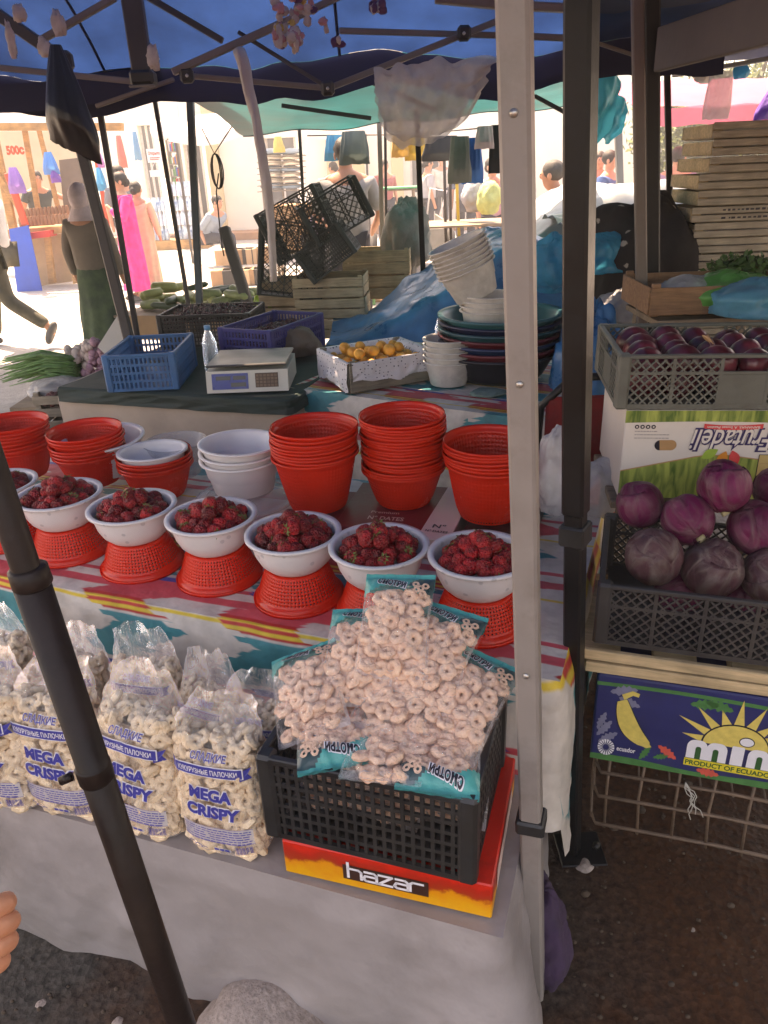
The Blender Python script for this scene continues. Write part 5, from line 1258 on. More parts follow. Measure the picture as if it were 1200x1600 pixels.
mb = MB(); mb.grid(lambda u, v: (.8 + u * 3.4, -1.3 + v * 6.0 - u * .8, 2.16 + .12 * (1 - v) - .22 * abs(v - .15) + .02 * nz(u * 8, v * 8)), 40, 30); mb.build('canopy', M_navyd, t)  # sheet stretched unseen past the camera to darken the goods on the right
b0, b1 = OY(1052, 118, 4.55), OY(1290, 76, 3.9); mb = MB(); mb.bar(b0, b1, .03, .02, ch=.003); mb.build('eave_rail', M_truss, t)
c0_, c1_ = OY(800, 4, 2.7), OY(1010, 2, 2.6)
t = thing('market_tent', 'pink canopy of a far stall between the poles at the right', 'tent', Matrix.Translation((0, 0, 0)))
pk_ = mat('pink_canopy', (.6, .16, .24), .7, .1, 3, .2, 6, trans=.5)
A, B = OY(1046, 168, 9), OY(1260, 130, 9); mb = MB()
mb.grid(lambda u, v: (A.x - .3 + u * 3.2, 9 + v * 2.5, A.z + .0 + v * .45 + .03 * nz(u * 6, v * 6)), 30, 14); mb.grid(lambda u, v: (A.x - .3 + u * 3.2, 9 - .004, A.z - .18 * v + .01 * math.sin(u * 40)), 40, 3); mb.build('canopy', pk_, t)
for x in (A.x - .25, A.x + 2.8): MB().bar((x, 9.05, 0), (x, 9.05, A.z), .04, .04).build('pole', M_trussd, t)

# things hanging from the frame
def hang_bag(px0, py0, px1, py1, y, m, label, seed, ripple=.4, name='plastic_bag', top=.18, cat='plastic bag', depth=.1, tops=.12, ang=0, slant=0):
    """a carrier bag hanging from a knot: pleated neck widening downwards, open creased body"""
    a, b = OY(px0, py0, y), OY(px1, py1, y); W = abs(b.x - a.x) / 2; Hh = abs(a.z - b.z); cx = (a.x + b.x) / 2; mb = MB()
    def f(u, v):
        th = 2 * PI * u; w_ = W * (tops + (1 - tops) * min(1, (v / .8)) ** .9)
        d_ = depth * (tops + (1 - tops) * min(1, v / .6)) * (1 - .75 * max(0, (v - .7) / .3))
        fold = 1 + .12 * nz(math.cos(th) * 3, math.sin(th) * 3, v * 2, seed) + .06 * math.sin(th * 11 + seed) * (1 - v)
        z = -v * Hh * (1 - slant * .3 * (1 - math.cos(th)) * .5) + .04 * Hh * nz(math.cos(th) * 2, math.sin(th), v, seed + 3) * v
        return (w_ * math.cos(th) * fold + ang * v * Hh, d_ * math.sin(th) * fold, z)
    mb.grid(f, 60, 36, closed=True); return mb.build(name, m, M=Matrix.Translation((cx - ang * Hh * .5, y, max(a.z, b.z))), label=label, cat=cat)
hang_bag(48, 72, 160, 256, 2.2, M_black, 'black plastic bag hanging from the tent frame at the upper left', 1, depth=.06, tops=.2, slant=.7)
def clear_sheet():
    a, b = OY(585, 108, 3.0), OY(742, 222, 3.0); W = b.x - a.x; Hh = a.z - b.z; mb = MB()
    def f(u, v):
        x = (u - .5) * W * (1 - .22 * v ** 3) * (1.25 if v < .0 else 1 + .25 * math.exp(-((v - .12) / .1) ** 2) * (u > .9)) + .012 * nz(v * 7, u, 2); z = -v * Hh * (1 - .25 * (abs(u - .42) * 2) ** 4) + .03 * (u - .5) + .012 * nz(u * 8, v * 3, 5)
        if v < .08: z += .02 * nz(u * 9, 0, 0, 4)
        return (x, .05 * math.sin(PI * v) + .035 * nz(u * 4, v * 3, 0, 5) + .02 * nz(u * 11, v * 6, 0, 6), z)
    mb.grid(f, 60, 40); mb.grid(lambda u, v: (f(u, v)[0] * 1.12 + .02, -f(u, v)[1] * .9 - .03, f(u, v)[2] * .94 + .01), 60, 40)
    mb.build('plastic_bag', mat('milky_hanging_plastic', (.62, .6, .55), .25, .1, 8, .7, 16, trans=.4, alpha=.72, spec=.7), M=Matrix.Translation(((a.x + b.x) / 2, 3.0, a.z)), label='big clear plastic bag hanging from the frame in the middle', cat='plastic bag')
clear_sheet()
def sleeve(px0, py0, px1, py1, y, w0, w1, m, label):
    a, b = OY(px0, py0, y), OY(px1, py1, y - .1); mb = MB(); n = 26; pts = []; rs_ = []
    for i in range(n + 1):
        t_ = i / n; p_ = a.lerp(b, t_); p_ = p_ + Vector((.03 * math.sin(t_ * 3) + .006 * nz(t_ * 9, 1), .01 * nz(t_ * 7, 2), 0)); pts.append(p_); rs_.append((w0 * (1 - t_) + w1 * t_) * (1 + .12 * nz(t_ * 8, 5)))
    mb.tube(pts, rs_, 22, flat=.45); o = mb; o.v = [(x + .006 * nz(x * 60, z * 4, 2), y_ + .008 * nz(x * 70, z * 3, 7), z) for x, y_, z in o.v]
    mb.build('cloth_strip', m, label=label, cat='cloth')
sleeve(374, 80, 426, 440, 3.0, .045, .028, mat('offwhite_cloth', (.5, .46, .42), .8, .1, 12, .3, 40), 'long off white cloth strip hanging from the frame beside the leaning crates')
# rag flowers and knots tied to the frame
rf = random.Random(8)
def rags(px, py, y, n, spread, cols, label, sz=.02):
    mb = MB(); c0 = OY(px, py, y)
    for i in range(n):
        c = Vector((rf.uniform(-1, 1) * spread[0], rf.uniform(-.03, .03), rf.uniform(-1, 1) * spread[1])); k = rf.randrange(len(cols))
        for q in range(3):
            a0 = rf.uniform(0, 6)
            mb.ball((c.x + .6 * sz * math.cos(a0 + q * 2), c.y + rf.uniform(-.01, .01), c.z + .6 * sz * math.sin(a0 + q * 2)), (sz * rf.uniform(.35, .8), sz * .15, sz * rf.uniform(.35, .9)), 14, 9, k if q else 0, wob=lambda x, y_, z: 1 + .5 * nz(x * 2, y_ * 2, z * 2, i + q))
    mb.build('cloth_flowers', cols, M=Matrix.Translation(c0), label=label, cat='artificial flowers')
fc = [mat('petal_white', (.6, .55, .5), .7, .15, 40, .2, trans=.2), mat('petal_pink', (.5, .26, .28), .7, .2, 40, .2), mat('petal_violet', (.1, .04, .12), .7, .2, 40, .2), mat('petal_yellow', (.6, .42, .1), .7, .2, 40, .2)]
rags(478, 28, 2.6, 22, (.09, .09), fc, 'garland of faded cloth flowers tied to the frame in the middle', .018)
rags(450, 58, 2.55, 9, (.03, .02), fc[:2], 'loose pale cloth flowers below the left of the garland', .018)
rags(598, 12, 2.6, 4, (.025, .02), [fc[2], fc[0]], 'small dark knot of rag with a white end on the top bar', .015)
for (px, py, w_, h_, lab) in ((92, 38, .02, .03, 'white rag knot highest on the dark bar at upper left'), (18, 66, .016, .04, 'white rag tied on the bar at the left edge'), (70, 76, .022, .022, 'white rag knot left of the hanging black bag'), (240, 92, .02, .03, 'pale rag beside the black bracket of the centre post'), (30, 22, .02, .02, 'rag knot in the top left corner')):
    c = OY(px, py, 2.35); lump('rag', c, w_ * .75, w_ * .3, h_ * 1.0, fc[0], lab, 'rag', int(px), flat=.95, n=24, k=16, amp=.5, wr=.3)
# cyan sheets against the sky
t = thing('tarpaulin', 'bright cyan plastic sheets hanging against the sky right of the black pole', 'tarpaulin', Matrix.Translation((0, 0, 0)))
for j, (x0, y0, x1, y1, y) in enumerate(((908, 90, 965, 232, 3.9), (938, 140, 980, 224, 4.1))):
    a, b = OY(x0, y0, y), OY(x1, y1, y); mb = MB(); W = b.x - a.x; Hh = a.z - b.z
    mb.grid(lambda u, v: (u * W * (1 - .25 * v ** 2), .05 * math.sin(u * 7 + v * 3) + .05 * nz(u * 4, v * 4, j), -v * Hh * (.8 + .2 * math.sin(u * PI)) - .10 * u * u * (1 - v)), 24, 30)
    mb.build('sheet', mat('bright_cyan_sheet', (.03, .5, .62), .35, .15, 7, .3, 14, trans=.6), t, M=Matrix.Translation(a))
# ================================================================ REAR TABLES
def FR(pa, pb, z):
    """frame with its origin at the right pixel, x axis running left to right along the two pixels on plane z"""
    a, b = OZ(*pa, z), OZ(*pb, z); return Matrix.Translation((b.x, b.y, 0)) @ Matrix.Rotation(math.atan2(b.y - a.y, b.x - a.x), 4, 'Z'), (b - a).length
ZR = .70
M_green = mat('dark_green_cloth', (.012, .03, .025), .7, .2, 10, .3, 20); M_beige = mat('beige_cloth', (.42, .34, .28), .8, .08, 8, .3, 12, dirt=.15)
G, GL = FR((152, 606), (450, 622), ZR)
table('rear_table', G @ T(-.02, .02), 1.15, .95, ZR - .012, 'rear table under dark green cloth holding the scale and blue crate')
cloth_mb(GL + .22, 1.0, ZR - .008, .2, fold=.012, seed=12, rad=.02, zbr=.2).build('beige_tablecloth', M_beige, M=G, label='beige cloth hanging from the rear table behind the red baskets', cat='tablecloth')
cloth_mb(GL + .21, .98, ZR, ZR - .065, fold=.01, seed=13, rad=.02, zbr=ZR - .06).build('green_tablecloth', M_green, M=G @ T(.012, -.014), label='dark green oilcloth laid over the beige cloth on the rear table', cat='tablecloth')
K, KL = FR((456, 606), (800, 652), ZR)
table('rear_table', K @ T(.25, .02), 1.2, .95, ZR - .012, 'rear table under ikat cloth holding apricots and basins')
cloth_mb(KL + .30, 1.0, ZR, .12, fold=.016, seed=14, rad=.02, zbr=.2).build('ikat_tablecloth', M_ikat2, M=K @ T(.28, 0), label='ikat patterned cloth on the rear table under the apricots', cat='tablecloth')
M_bluecrate = mat('sky_blue_plastic', (.02, .13, .3), .45, .2, 10, .08, 50, dirt=.25); M_violet = mat('violet_blue_plastic', (.03, .03, .17), .45, .2, 10, .08, 50, dirt=.2)
B_, BL = FR((180, 613), (280, 608), ZR)
crate('plastic_crate', 'empty sky blue slotted crate on the rear table beside the slanting dark post', B_ @ T(-.15, .2, ZR + .004), .30, .42, .16, M_bluecrate, 'vert', t=.006)
a, b = OZ(330, 572, ZR), OZ(418, 574, ZR); ang_ = math.atan2(b.y - a.y, b.x - a.x)
crate('plastic_crate', 'violet blue plastic crate of dark cherries behind the white scale', Matrix.Translation((b.x, b.y, ZR + .004)) @ Matrix.Rotation(ang_ - R(12), 4, 'Z') @ T(-.12, .25, 0), .30, .48, .17, M_violet, 'vert')
VC = Matrix.Translation((b.x, b.y, ZR + .004)) @ Matrix.Rotation(ang_ - R(12), 4, 'Z') @ T(-.12, .25, 0)
a, b = OZ(238, 560, ZR), OZ(330, 558, ZR); ang_ = math.atan2(b.y - a.y, b.x - a.x)
DC = Matrix.Translation(((a.x + b.x) / 2, (a.y + b.y) / 2, ZR + .004)) @ Matrix.Rotation(ang_, 4, 'Z') @ T(.06, .42, 0)
crate('plastic_crate', 'black plastic crate of dark cherries standing behind the sky blue crate', DC, .50, .36, .17, M_blackplastic, 'slots')
M_cherry = mat('dark_cherry', (.06, .006, .01), .25, .4, 40, 0, spec=.7, rnd_=.3)
def cherries(M, L, D, z, n, label, seed):
    mb = MB(); r = random.Random(seed)
    for i in range(n):
        s_ = r.uniform(.009, .012); x, y = r.uniform(-L / 2, L / 2), r.uniform(-D / 2, D / 2); mb.ball((x, y, z + r.uniform(-.008, .012) + .02 * (1 - (2 * x / L) ** 2)), (s_, s_, s_), 8, 6)
        if i % 3 == 0: mb.tube([(x, y, z + .02), (x + r.uniform(-.02, .02), y + r.uniform(-.02, .02), z + .05)], .0009, 4)
    mb.box((0, 0, z - .012), (L, D, .01))
    mb.build('cherries', M_cherry, M=M, label=label, cat='cherries', kind='stuff')
cherries(DC, .46, .32, .14, 480, 'dark cherries heaped in the black crate', 1); cherries(VC, .26, .44, .10, 350, 'dark cherries lying in the violet blue crate', 2)
# scale
S_, SL = FR((325, 617), (452, 612), ZR); w_ = SL
t = thing('weighing_scale', 'white electronic shop scale with blue display panel on the rear table', 'scale', S_ @ T(-w_ / 2, 0, ZR + .008))
M_cream = mat('cream_plastic', (.62, .58, .5), .4, .05, 8, .04, 40, dirt=.15)
mb = MB(); fz = .088
vs = [(-w_ / 2, -.01, 0), (w_ / 2, -.01, 0), (w_ / 2, .3, 0), (-w_ / 2, .3, 0), (-w_ / 2, .012, fz), (w_ / 2, .012, fz), (w_ / 2, .3, fz), (-w_ / 2, .3, fz)]
mb.add(vs, [(3, 2, 1, 0), (0, 1, 5, 4), (1, 2, 6, 5), (2, 3, 7, 6), (3, 0, 4, 7), (4, 5, 6, 7)]); mb.build('scale_body', M_cream, t)
mb = MB(); mb.box((0, .155, fz + .022), (w_ * .98, .30, .010), ch=.004); mb.box((0, .155, fz + .010), (.12, .12, .016)); mb.build('weighing_plate', mat('steel_plate', (.12, .115, .11), .35, .12, 8, .05, 20, metal=.6), t)
fs_ = lambda x, z: (x, -.0115 + z * .25, z); mb = MB()
rect_on(mb, -w_ * .43, .014, .005, .078, fs_, 0, 1); fs2 = lambda x, z: (x, -.0128 + z * .25, z)
for (x0, z0, x1, z1) in ((-w_ * .38, .052, -w_ * .2, .068), (-w_ * .17, .052, -.005, .068), (-w_ * .2, .024, -.005, .041)): rect_on(mb, x0, z0, x1, z1, fs2, 1, 1)
mb.build('display_panel', [mat('panel_blue', (.01, .03, .25), .3, .1, 30, 0), mat('lcd_dark', (.02, .012, .015), .2, .1, 30, 0)], t)
mb = MB(); rect_on(mb, w_ * .1, .018, w_ * .38, .076, fs_, 0, 1)
for i in range(4):
    for j in range(6): rect_on(mb, w_ * .11 + j * w_ * .045, .021 + i * .0135, w_ * .11 + j * w_ * .045 + w_ * .034, .031 + i * .0135, fs2, 1, 1)
mb.build('keypad', [mat('keypad_brown', (.1, .05, .03), .5, .1, 30, 0), mat('key_tan', (.22, .13, .08), .5, .2, 60, 0)], t)
for sx in (-1, 1): mb = MB(); mb.tube([(sx * w_ * .42, .03, -.004), (sx * w_ * .42, .03, .002)], .012, 12); mb.build('foot', M_blackplastic, t)
def bottle(px, py, z, h, r, capm, label, fill=None):
    p = OZ(px, py, z); t = thing('plastic_bottle', label, 'bottle', T(p.x, p.y, z + .003))
    mb = MB(); mb.lathe([(.001, 0), (r * .8, 0), (r, .01), (r, h * .5), (r * .9, h * .6), (r * .96, h * .66), (r * .5, h * .86), (r * .36, h * .9), (r * .36, h * .96)], 28); mb.build('bottle_body', film('bottle_plastic', c=(.75, .8, .85), base=.16, wr=.2, sc_=12, rough=.06, stretch=(1, 1, 1)), t, solid=.0008)
    mb = MB(); mb.tube([(0, 0, h * .92), (0, 0, h)], r * .42, 16); mb.build('cap', capm, t)
M_capblue = mat('cap_blue', (.02, .04, .35), .35, .1, 30, 0)
bottle(334, 588, ZR, .23, .035, mat('cap_light_blue', (.1, .3, .5), .35, .1, 30, 0), 'clear plastic bottle with pale blue cap between the two blue crates')
bottle(690, 560, ZR, .22, .034, M_capblue, 'clear bottle with dark blue cap between apricots and white buckets')
# apricot crate lined with a spotted cloth
q0, q1 = OZ(548, 618, ZR), OZ(670, 597, ZR); aa = math.atan2(q1.y - q0.y, q1.x - q0.x)
AF = Matrix.Translation((q0.x, q0.y, ZR + .004)) @ Matrix.Rotation(aa, 4, 'Z'); AL, AD, AH = .40, .34, .125
wood_crate('wooden_crate', 'grey weathered crate lined with spotted cloth and filled with apricots', AF @ T(AL / 2, AD / 2, 0), AL, AD, AH, M_wood_grey, 1)
def polka():
    m = mat('spotted_white_cloth', (.7, .66, .68), .8, .04, 10, .25, 24); nt = m.node_tree; b = nt.nodes['Principled BSDF']
    uv = nd(nt, 'ShaderNodeUVMap', uv_map='UVMap'); v = nd(nt, 'ShaderNodeTexVoronoi', {'Vector': uv.outputs[0], 'Scale': 58, 'Randomness': .35})
    f = nd(nt, 'ShaderNodeMapRange', {'Value': v.outputs[0], 1: .16, 2: .22, 3: 1, 4: 0}); old = b.inputs['Base Color'].links[0].from_socket
    mx = nd(nt, 'ShaderNodeMix', {0: f.outputs[0], 6: old, 7: (.02, .015, .05, 1)}, data_type='RGBA'); nt.links.new(mx.outputs[2], b.inputs['Base Color']); return m
mb = MB()
def drape(L, x0, y0, ang, drop, seed, inn=.03):
    Mx = T(x0, y0, 0, ang)
    def f(u, v):
        x = u * L; h = AH + .004
        if v < .2: return (x, .035 * (1 - v / .2), h - .03 * (1 - v / .2) ** 2)
        t_ = (v - .2) / .8; d_ = drop * (1 + .25 * nz(u * 3, 0, 0, seed)); return (x, -.008 - .012 * abs(nz(u * 8, t_ * 2, 0, seed)) * t_ * 2, h - t_ * d_ + .004 * math.sin(u * 20) * t_)
    mb.grid(f, 50, 20, M=Mx, uvf=lambda u, v: (u * L + seed, v * .14))
drape(AL - .02, .01, 0, 0, .085, 1); drape(AD, 0, AD, -PI / 2, .12, 2); drape(AD, AL, 0, PI / 2, .08, 3); drape(AL, AL, AD, PI, .06, 4)
mb.grid(lambda u, v: (.03 + u * (AL - .06), .03 + v * (AD - .06), AH - .045), 4, 4); mb.build('spotted_cloth', polka(), M=AF, label='white cloth with tiny dark spots lining the apricot crate', cat='cloth')
def apricot():
    m = mat('apricot_skin', (.66, .24, .035), .55, .3, 22, .15, 120, c2=(.72, .36, .06), rnd_=.15); return m
mb = MB(); mb.ball((0, 0, 0), (.024, .024, .022), 20, 14, wob=lambda x, y, z: 1 - .07 * math.exp(-(math.atan2(y, x) / .3) ** 2)); AP = mb.mesh('apricot', apricot()); ra = random.Random(4)
for i in range(30):
    if i < 20: x, y, z = .055 + (i % 5) * .07, .055 + (i // 5) * .075, .098
    else: j = i - 20; x, y, z = .08 + (j % 4) * .07, .09 + (j // 4) * .07, .135
    put('apricot', AP, M=AF @ T(x + ra.uniform(-.012, .012), y + ra.uniform(-.012, .012), z + ra.uniform(-.004, .006), ra.uniform(0, 6), ra.uniform(-1, 1), ra.uniform(-1, 1), ra.uniform(.92, 1.12)), label='orange apricot in the crate lined with spotted cloth', cat='apricot', group='apricots in the spotted cloth crate')
# white tubs and basins
ME_tub = bowlmesh('white_tub', .1, .075, .10, M_white_old); ME_tub2 = bowlmesh('white_tub', .115, .085, .12, M_white_old)
p = OZ(701, 600, ZR)
for i in range(5): put('white_tub', ME_tub, M=T(p.x, p.y, ZR + .004 + i * .023, i, 0), label='worn white plastic tub ' + ('topmost of' if i == 4 else 'lowest of' if i == 0 else 'nested inside') + ' the short stack right of the apricots', cat='tub', group='white tubs right of the apricots')
bc = OZ(775, 600, ZR); bc = Vector((bc.x + .03, bc.y + .12, 0))
def basin(name): 
    mb = MB(); mb.lathe([(.001, 0), (.17, 0), (.19, .02), (.235, .1), (.245, .115), (.262, .117), (.262, .108)], 56); return mb
bcols = [('black', (.012, .012, .02)), ('maroon', (.14, .02, .03)), ('dark blue', (.012, .03, .09)), ('dark red', (.12, .012, .02)), ('dark teal', (.012, .07, .09)), ('navy', (.01, .015, .05)), ('teal', (.02, .12, .14))]
for i, (n_, c_) in enumerate(bcols):
    basin(0).build('basin', mat('basin_' + n_.replace(' ', '_'), c_, .35, .1, 8, .03), M=T(bc.x, bc.y, ZR + .004 + i * .026), label=f'{n_} plastic basin in the stack under the white tubs', cat='basin', group=None, solid=.002)
ztop = ZR + .004 + 6 * .026 + .119
for i in range(4): put('white_tub', ME_tub2, M=T(bc.x - .055, bc.y - .05, ztop - .10 + i * .02, i, 0), label='worn white tub ' + ('topmost' if i == 3 else 'nested') + ' of the upright pile standing in the basins', cat='tub', group='white tubs in the basins')
for i in range(7): 
    Mx = T(bc.x - .105, bc.y - .04, ztop + .075, 0, 0, R(-22)) @ T(0, 0, i * .018, i)
    put('white_tub', ME_tub2, M=Mx, label='worn white tub ' + ('topmost' if i == 6 else 'nested') + ' of the tilted pile above the basins', cat='tub', group='tilted pile of white tubs')
c = OZ(762, 618, ZR); lump('rag', (c.x, c.y, ZR + .012), .07, .05, .015, mat('grey_green_rag', (.12, .2, .18), .8, .2, 30, .3), 'grey green rag lying in front of the basins', 'rag', 50)
c = OZ(470, 560, ZR); lump('cloth_sack', (c.x, c.y, ZR + .06), .1, .1, .09, mat('brown_sack', (.13, .09, .07), .85, .2, 20, .3), 'brown sack slumped between the scale and the apricot crate', 'sack', 51)

# blue tarpaulin over goods behind
def tarp_heap(name, x0, x1, y0, y1, zf, m, label, seed, back=.3):
    mb = MB()
    def f(u, v):
        x, y = x0 + u * (x1 - x0), y0 + v * (y1 - y0); z = zf(u, v)
        z += .05 * nz(x * 3 + y * 1.5, y * 2, 0, seed) + .025 * abs(nz(x * 7 + y * 4, (y - x) * 1.5, 0, seed + 1)) * 2 + .008 * nz(x * 22, y * 12, 0, seed)
        return (x + .03 * nz(x * 4, y * 4, z, seed), y, max(.0, z))
    mb.grid(f, 110, 80); return mb.build(name, m, label=label, cat='tarpaulin')
sm_ = lambda t_: max(0, min(1, t_)) ** 2 * (3 - 2 * max(0, min(1, t_)))
tarp_heap('tarpaulin', -.28, 2.2, 4.05, 5.2, lambda u, v: (.62 + .56 * sm_(u * 2.0) - .42 * sm_(u * 2 - .75)) * sm_(v * 2.6 + .55) , M_tarpblue, 'crumpled blue tarpaulin heaped over goods behind the apricots', 3)
tarp_heap('tarpaulin', .5, 3.2, 5.3, 6.6, lambda u, v: (.78 + .56 * sm_(u * 2.2)) * sm_(v * 3 + .6), mat('grey_blue_sheet', (.3, .33, .34), .5, .1, 4, .3, 8), 'pale grey sheet with eyelets covering goods behind the blue tarpaulin', 5)
# boxes of greens and crates further back
def planks_crate(px, py, z, L, H, n, label, y=None, boards=2, D=.34, rz=-.1, m=None, group='old wooden crates stacked under the black crates'):
    p = OY(px, py, y) 
    for i in range(n):
        t = wood_crate('wooden_crate', label[i], T(p.x + L / 2 + .006 * (i % 2), y + D / 2, p.z + i * (H + .004), rz), L, D, H, m or M_wood_old2, boards, group=group, mid=True)
M_wood_old2 = wood('weathered_wood', (.5, .38, .25), .55)
planks_crate(412, 520, 0, .42, .17, 2, ['lower old crate at the left under the black crates', 'upper old crate at the left under the black crates'], y=5.3)
planks_crate(468, 532, 0, .46, .13, 3, ['lowest crate of the pile left of the blue tarpaulin', 'middle crate of the pile left of the blue tarpaulin', 'topmost crate of the pile left of the blue tarpaulin'], y=5.0)
planks_crate(541, 470, 0, .48, .17, 2, ['lower crate behind the blue tarpaulin peak', 'upper crate behind the blue tarpaulin peak'], y=5.6)
gt = MB()
def big_crate(px, py, y, rz, ry, rx, label, style, L=.6, D=.4, H=.3, s=1, m=None):
    c = OY(px, py, y); crate('plastic_crate', label, Matrix.Translation(c) @ Matrix.Rotation(rz, 4, 'Z') @ Matrix.Rotation(ry, 4, 'Y') @ Matrix.Rotation(rx, 4, 'X') @ T(0, 0, -H / 2), L, D, H, m or M_crateblk, style, ny=8, pitch=.045, t=.008, group='black crates thrown together behind the rear tables')
M_crateblk = mat('faded_black_plastic', (.03, .036, .033), .5, .25, 10, .1)
big_crate(455, 405, 5.3, R(5), R(8), R(0), 'black crate standing upright at the bottom left of the leaning crates', 'diamond', .42, .34, .46)
big_crate(468, 350, 5.2, R(-5), R(-24), R(0), 'black crate tilted at the upper left of the leaning crates', 'diamond', .42, .3, .34)
big_crate(522, 330, 5.1, R(8), R(-26), R(0), 'black crate tilted highest on the right of the leaning crates', 'diamond', .4, .3, .26)
big_crate(512, 392, 5.1, R(-4), R(-34), R(0), 'black slotted crate tilted lowest on the right of the leaning crates', 'slots', .34, .3, .22)
# grey cloth bundle over a post, posts behind
c = OY(640, 395, 5.9); lump('cloth_cover', OY(637, 372, 5.9), .16, .13, .26, mat('grey_pleated_cloth', (.27, .255, .24), .85, .15, 8, .4), 'grey crumpled cloth cover draped over a post behind the wooden crates', 'cloth', 44, flat=.98, ridges=13, wr=.16, amp=.35)
for (x0, y0, x1, y1, yy, w_, m_, lab) in (
    (128, 235, 202, 532, 3.62, .045, M_trussd, 'thick dark folded tent leg leaning behind the sky blue crate'),
    (155, 168, 214, 522, 3.7, .024, M_trussd, 'thinner slotted steel tent leg right beside the thick leaning one'),
    (243, 163, 291, 455, 4.9, .024, M_trussd, 'thin slanting tent pole right of the pink dressed woman'),
    (298, 170, 311, 458, 4.9, .042, mat('blue_grey_pole', (.06, .085, .1), .45, .15, 6, .1), 'blue grey tent pole below the corner of the teal tarpaulin'),
    (468, 208, 475, 330, 6.3, .024, M_trussd, 'thin dark pole above the leaning black crates'),
    (593, 212, 598, 388, 6.4, .036, mat('tan_grey_pole', (.2, .17, .14), .5, .15, 6, .1), 'grey brown pole right of the man in the grey shirt'),
    (602, 215, 604, 388, 6.5, .022, M_trussd, 'dark pole touching the grey brown pole'),
    (651, 170, 660, 396, 5.2, .034, M_brown_pole, 'dark pole coming down from the clear hanging bag'),
    (694, 240, 696, 345, 8.5, .03, M_trussd, 'distant thin pole left of the striped hanging cloth'), (703, 240, 704, 340, 8.6, .03, M_trussd, 'distant darker pole close beside another thin pole'),
    (714, 290, 716, 340, 8.6, .03, mat('yellow_paint', (.55, .4, .05), .5, .1, 6, .05), 'short yellow pole under the hanging clothes'),
    (966, 205, 970, 330, 6.2, .05, mat('grey_far_pole', (.14, .14, .14), .5, .15, 6, .1), 'grey pole in front of the bright gap at the right')):
    a, b = OY(x1, y1, yy), OY(x0, y0, yy); d = b - a
    bot = a - d * (a.z / d.z) if a.z > .05 else a; pole('tent_pole', lab, [bot, b + d.normalized() * .15], w_, m_)
a, b = OY(350, 355, 6.3), OY(380, 452, 6.2); d = b - a; pole('wooden_post', 'short leaning dark post beside the heap of vegetables', [b + d.normalized() * .6, a], .085, mat('dark_grey_wood', (.08, .075, .07), .7, .2, 6, .2))
# low vegetable stand with courgettes
q0, q1 = OZ(190, 492, .5), OZ(400, 494, .5); VS = Matrix.Translation((q1.x, q1.y, 0)) @ Matrix.Rotation(math.atan2(q1.y - q0.y, q1.x - q0.x), 4, 'Z'); VL = (q1 - q0).length
table('vegetable_stand', VS @ T(.0, 0), VL + .1, .8, .5, 'low stand heaped with pale green courgettes behind the cherry crates')
MB().box((-VL / 2, -.03, .40), (VL, .012, .2), ch=.002).build('stand_board', M_card_brown, M=VS, label='cardboard edge strip along the front of the courgette stand', cat='cardboard strip')
cg = [mat('courgette_pale', (.16, .2, .09), .5, .2, 14, .1, c2=(.25, .3, .13)), mat('courgette_dark', (.05, .08, .04), .5, .2, 14, .1), mat('marrow_light', (.3, .32, .12), .5, .15, 14, .1)]
rv = random.Random(17)
def courg(k, L, r_): mb = MB(); mb.tube([(-L / 2, 0, 0), (-L * .4, .003, .002), (0, .01, 0), (L * .4, .002, .003), (L / 2 - .01, 0, 0), (L / 2, 0, 0)], [r_ * .3, r_ * .85, r_, r_ * .9, r_ * .5, r_ * .3], 12); return mb.mesh('courgette', cg[k])
CG = [courg(0, .24, .034), courg(1, .26, .03), courg(2, .2, .042), courg(0, .2, .04)]
for i in range(44):
    x = -VL + .05 + rv.random() * (VL - .1); y = rv.uniform(.05, .55); zz = .535 + (.06 if i > 20 else 0) + (.05 if i > 34 else 0) + rv.uniform(0, .012); k = rv.randrange(4)
    third = 'left' if x < -VL * .66 else 'middle' if x < -VL * .33 else 'right'
    put('courgette', CG[k], M=VS @ T(x, y, zz, rv.gauss(.3, .6), 0, rv.gauss(0, .1), rv.uniform(.85, 1.25)), label=f'courgette lying in the {third} of the green heap on the low stand', cat='courgette', group=f'courgettes at the {third} of the low stand')
c = OY(440, 478, 5.0); mb = MB()
c = OY(411, 480, 5.6); lump('cabbage_bag', (c.x, c.y, c.z), .06, .06, .12, mat('lime_plastic', (.3, .5, .05), .4, .2, 14, .3, trans=.3), 'lime green bag beside the left old crate', 'plastic bag', 60, flat=.9)
# left: wooden crates of garlic, spring onions, purple bunch, white flap
q0, q1 = OZ(62, 676, .36), OZ(150, 672, .36)
LC = Matrix.Translation((q0.x, q0.y, .36)) @ Matrix.Rotation(math.atan2(q1.y - q0.y, q1.x - q0.x) + R(2), 4, 'Z')
wood_crate('wooden_crate', 'grey slatted crate of garlic at the left with thick corner posts', LC @ T(.21, .26, 0), .42, .5, .2, M_wood_grey, 3, cat='wooden crate', gap=1.1)
table('crate_stand', Matrix.Translation((LC.translation.x, LC.translation.y, 0)) @ T(.46, .02), .46, .5, .352, 'low stand under the grey slatted crate of garlic')
M_garlic = mat('garlic_skin', (.5, .4, .36), .6, .15, 40, .2, rnd_=.2); M_purple = mat('purple_garlic', (.3, .12, .2), .6, .3, 40, .2, c2=(.5, .3, .36)); rg_ = random.Random(6)
mb = MB(); 
for i in range(260): mb.ball((rg_.uniform(.03, .39), rg_.uniform(.04, .46), .13 + rg_.uniform(0, .05)), rg_.uniform(.014, .02), 7, 5, 0)
mb.build('garlic_cloves', mat('reddish_bulbs', (.2, .07, .06), .6, .4, 30, .2), M=LC, label='small reddish bulbs filling the grey slatted crate', cat='garlic', kind='stuff')
c = OY(140, 560, 4.05); mb = MB()
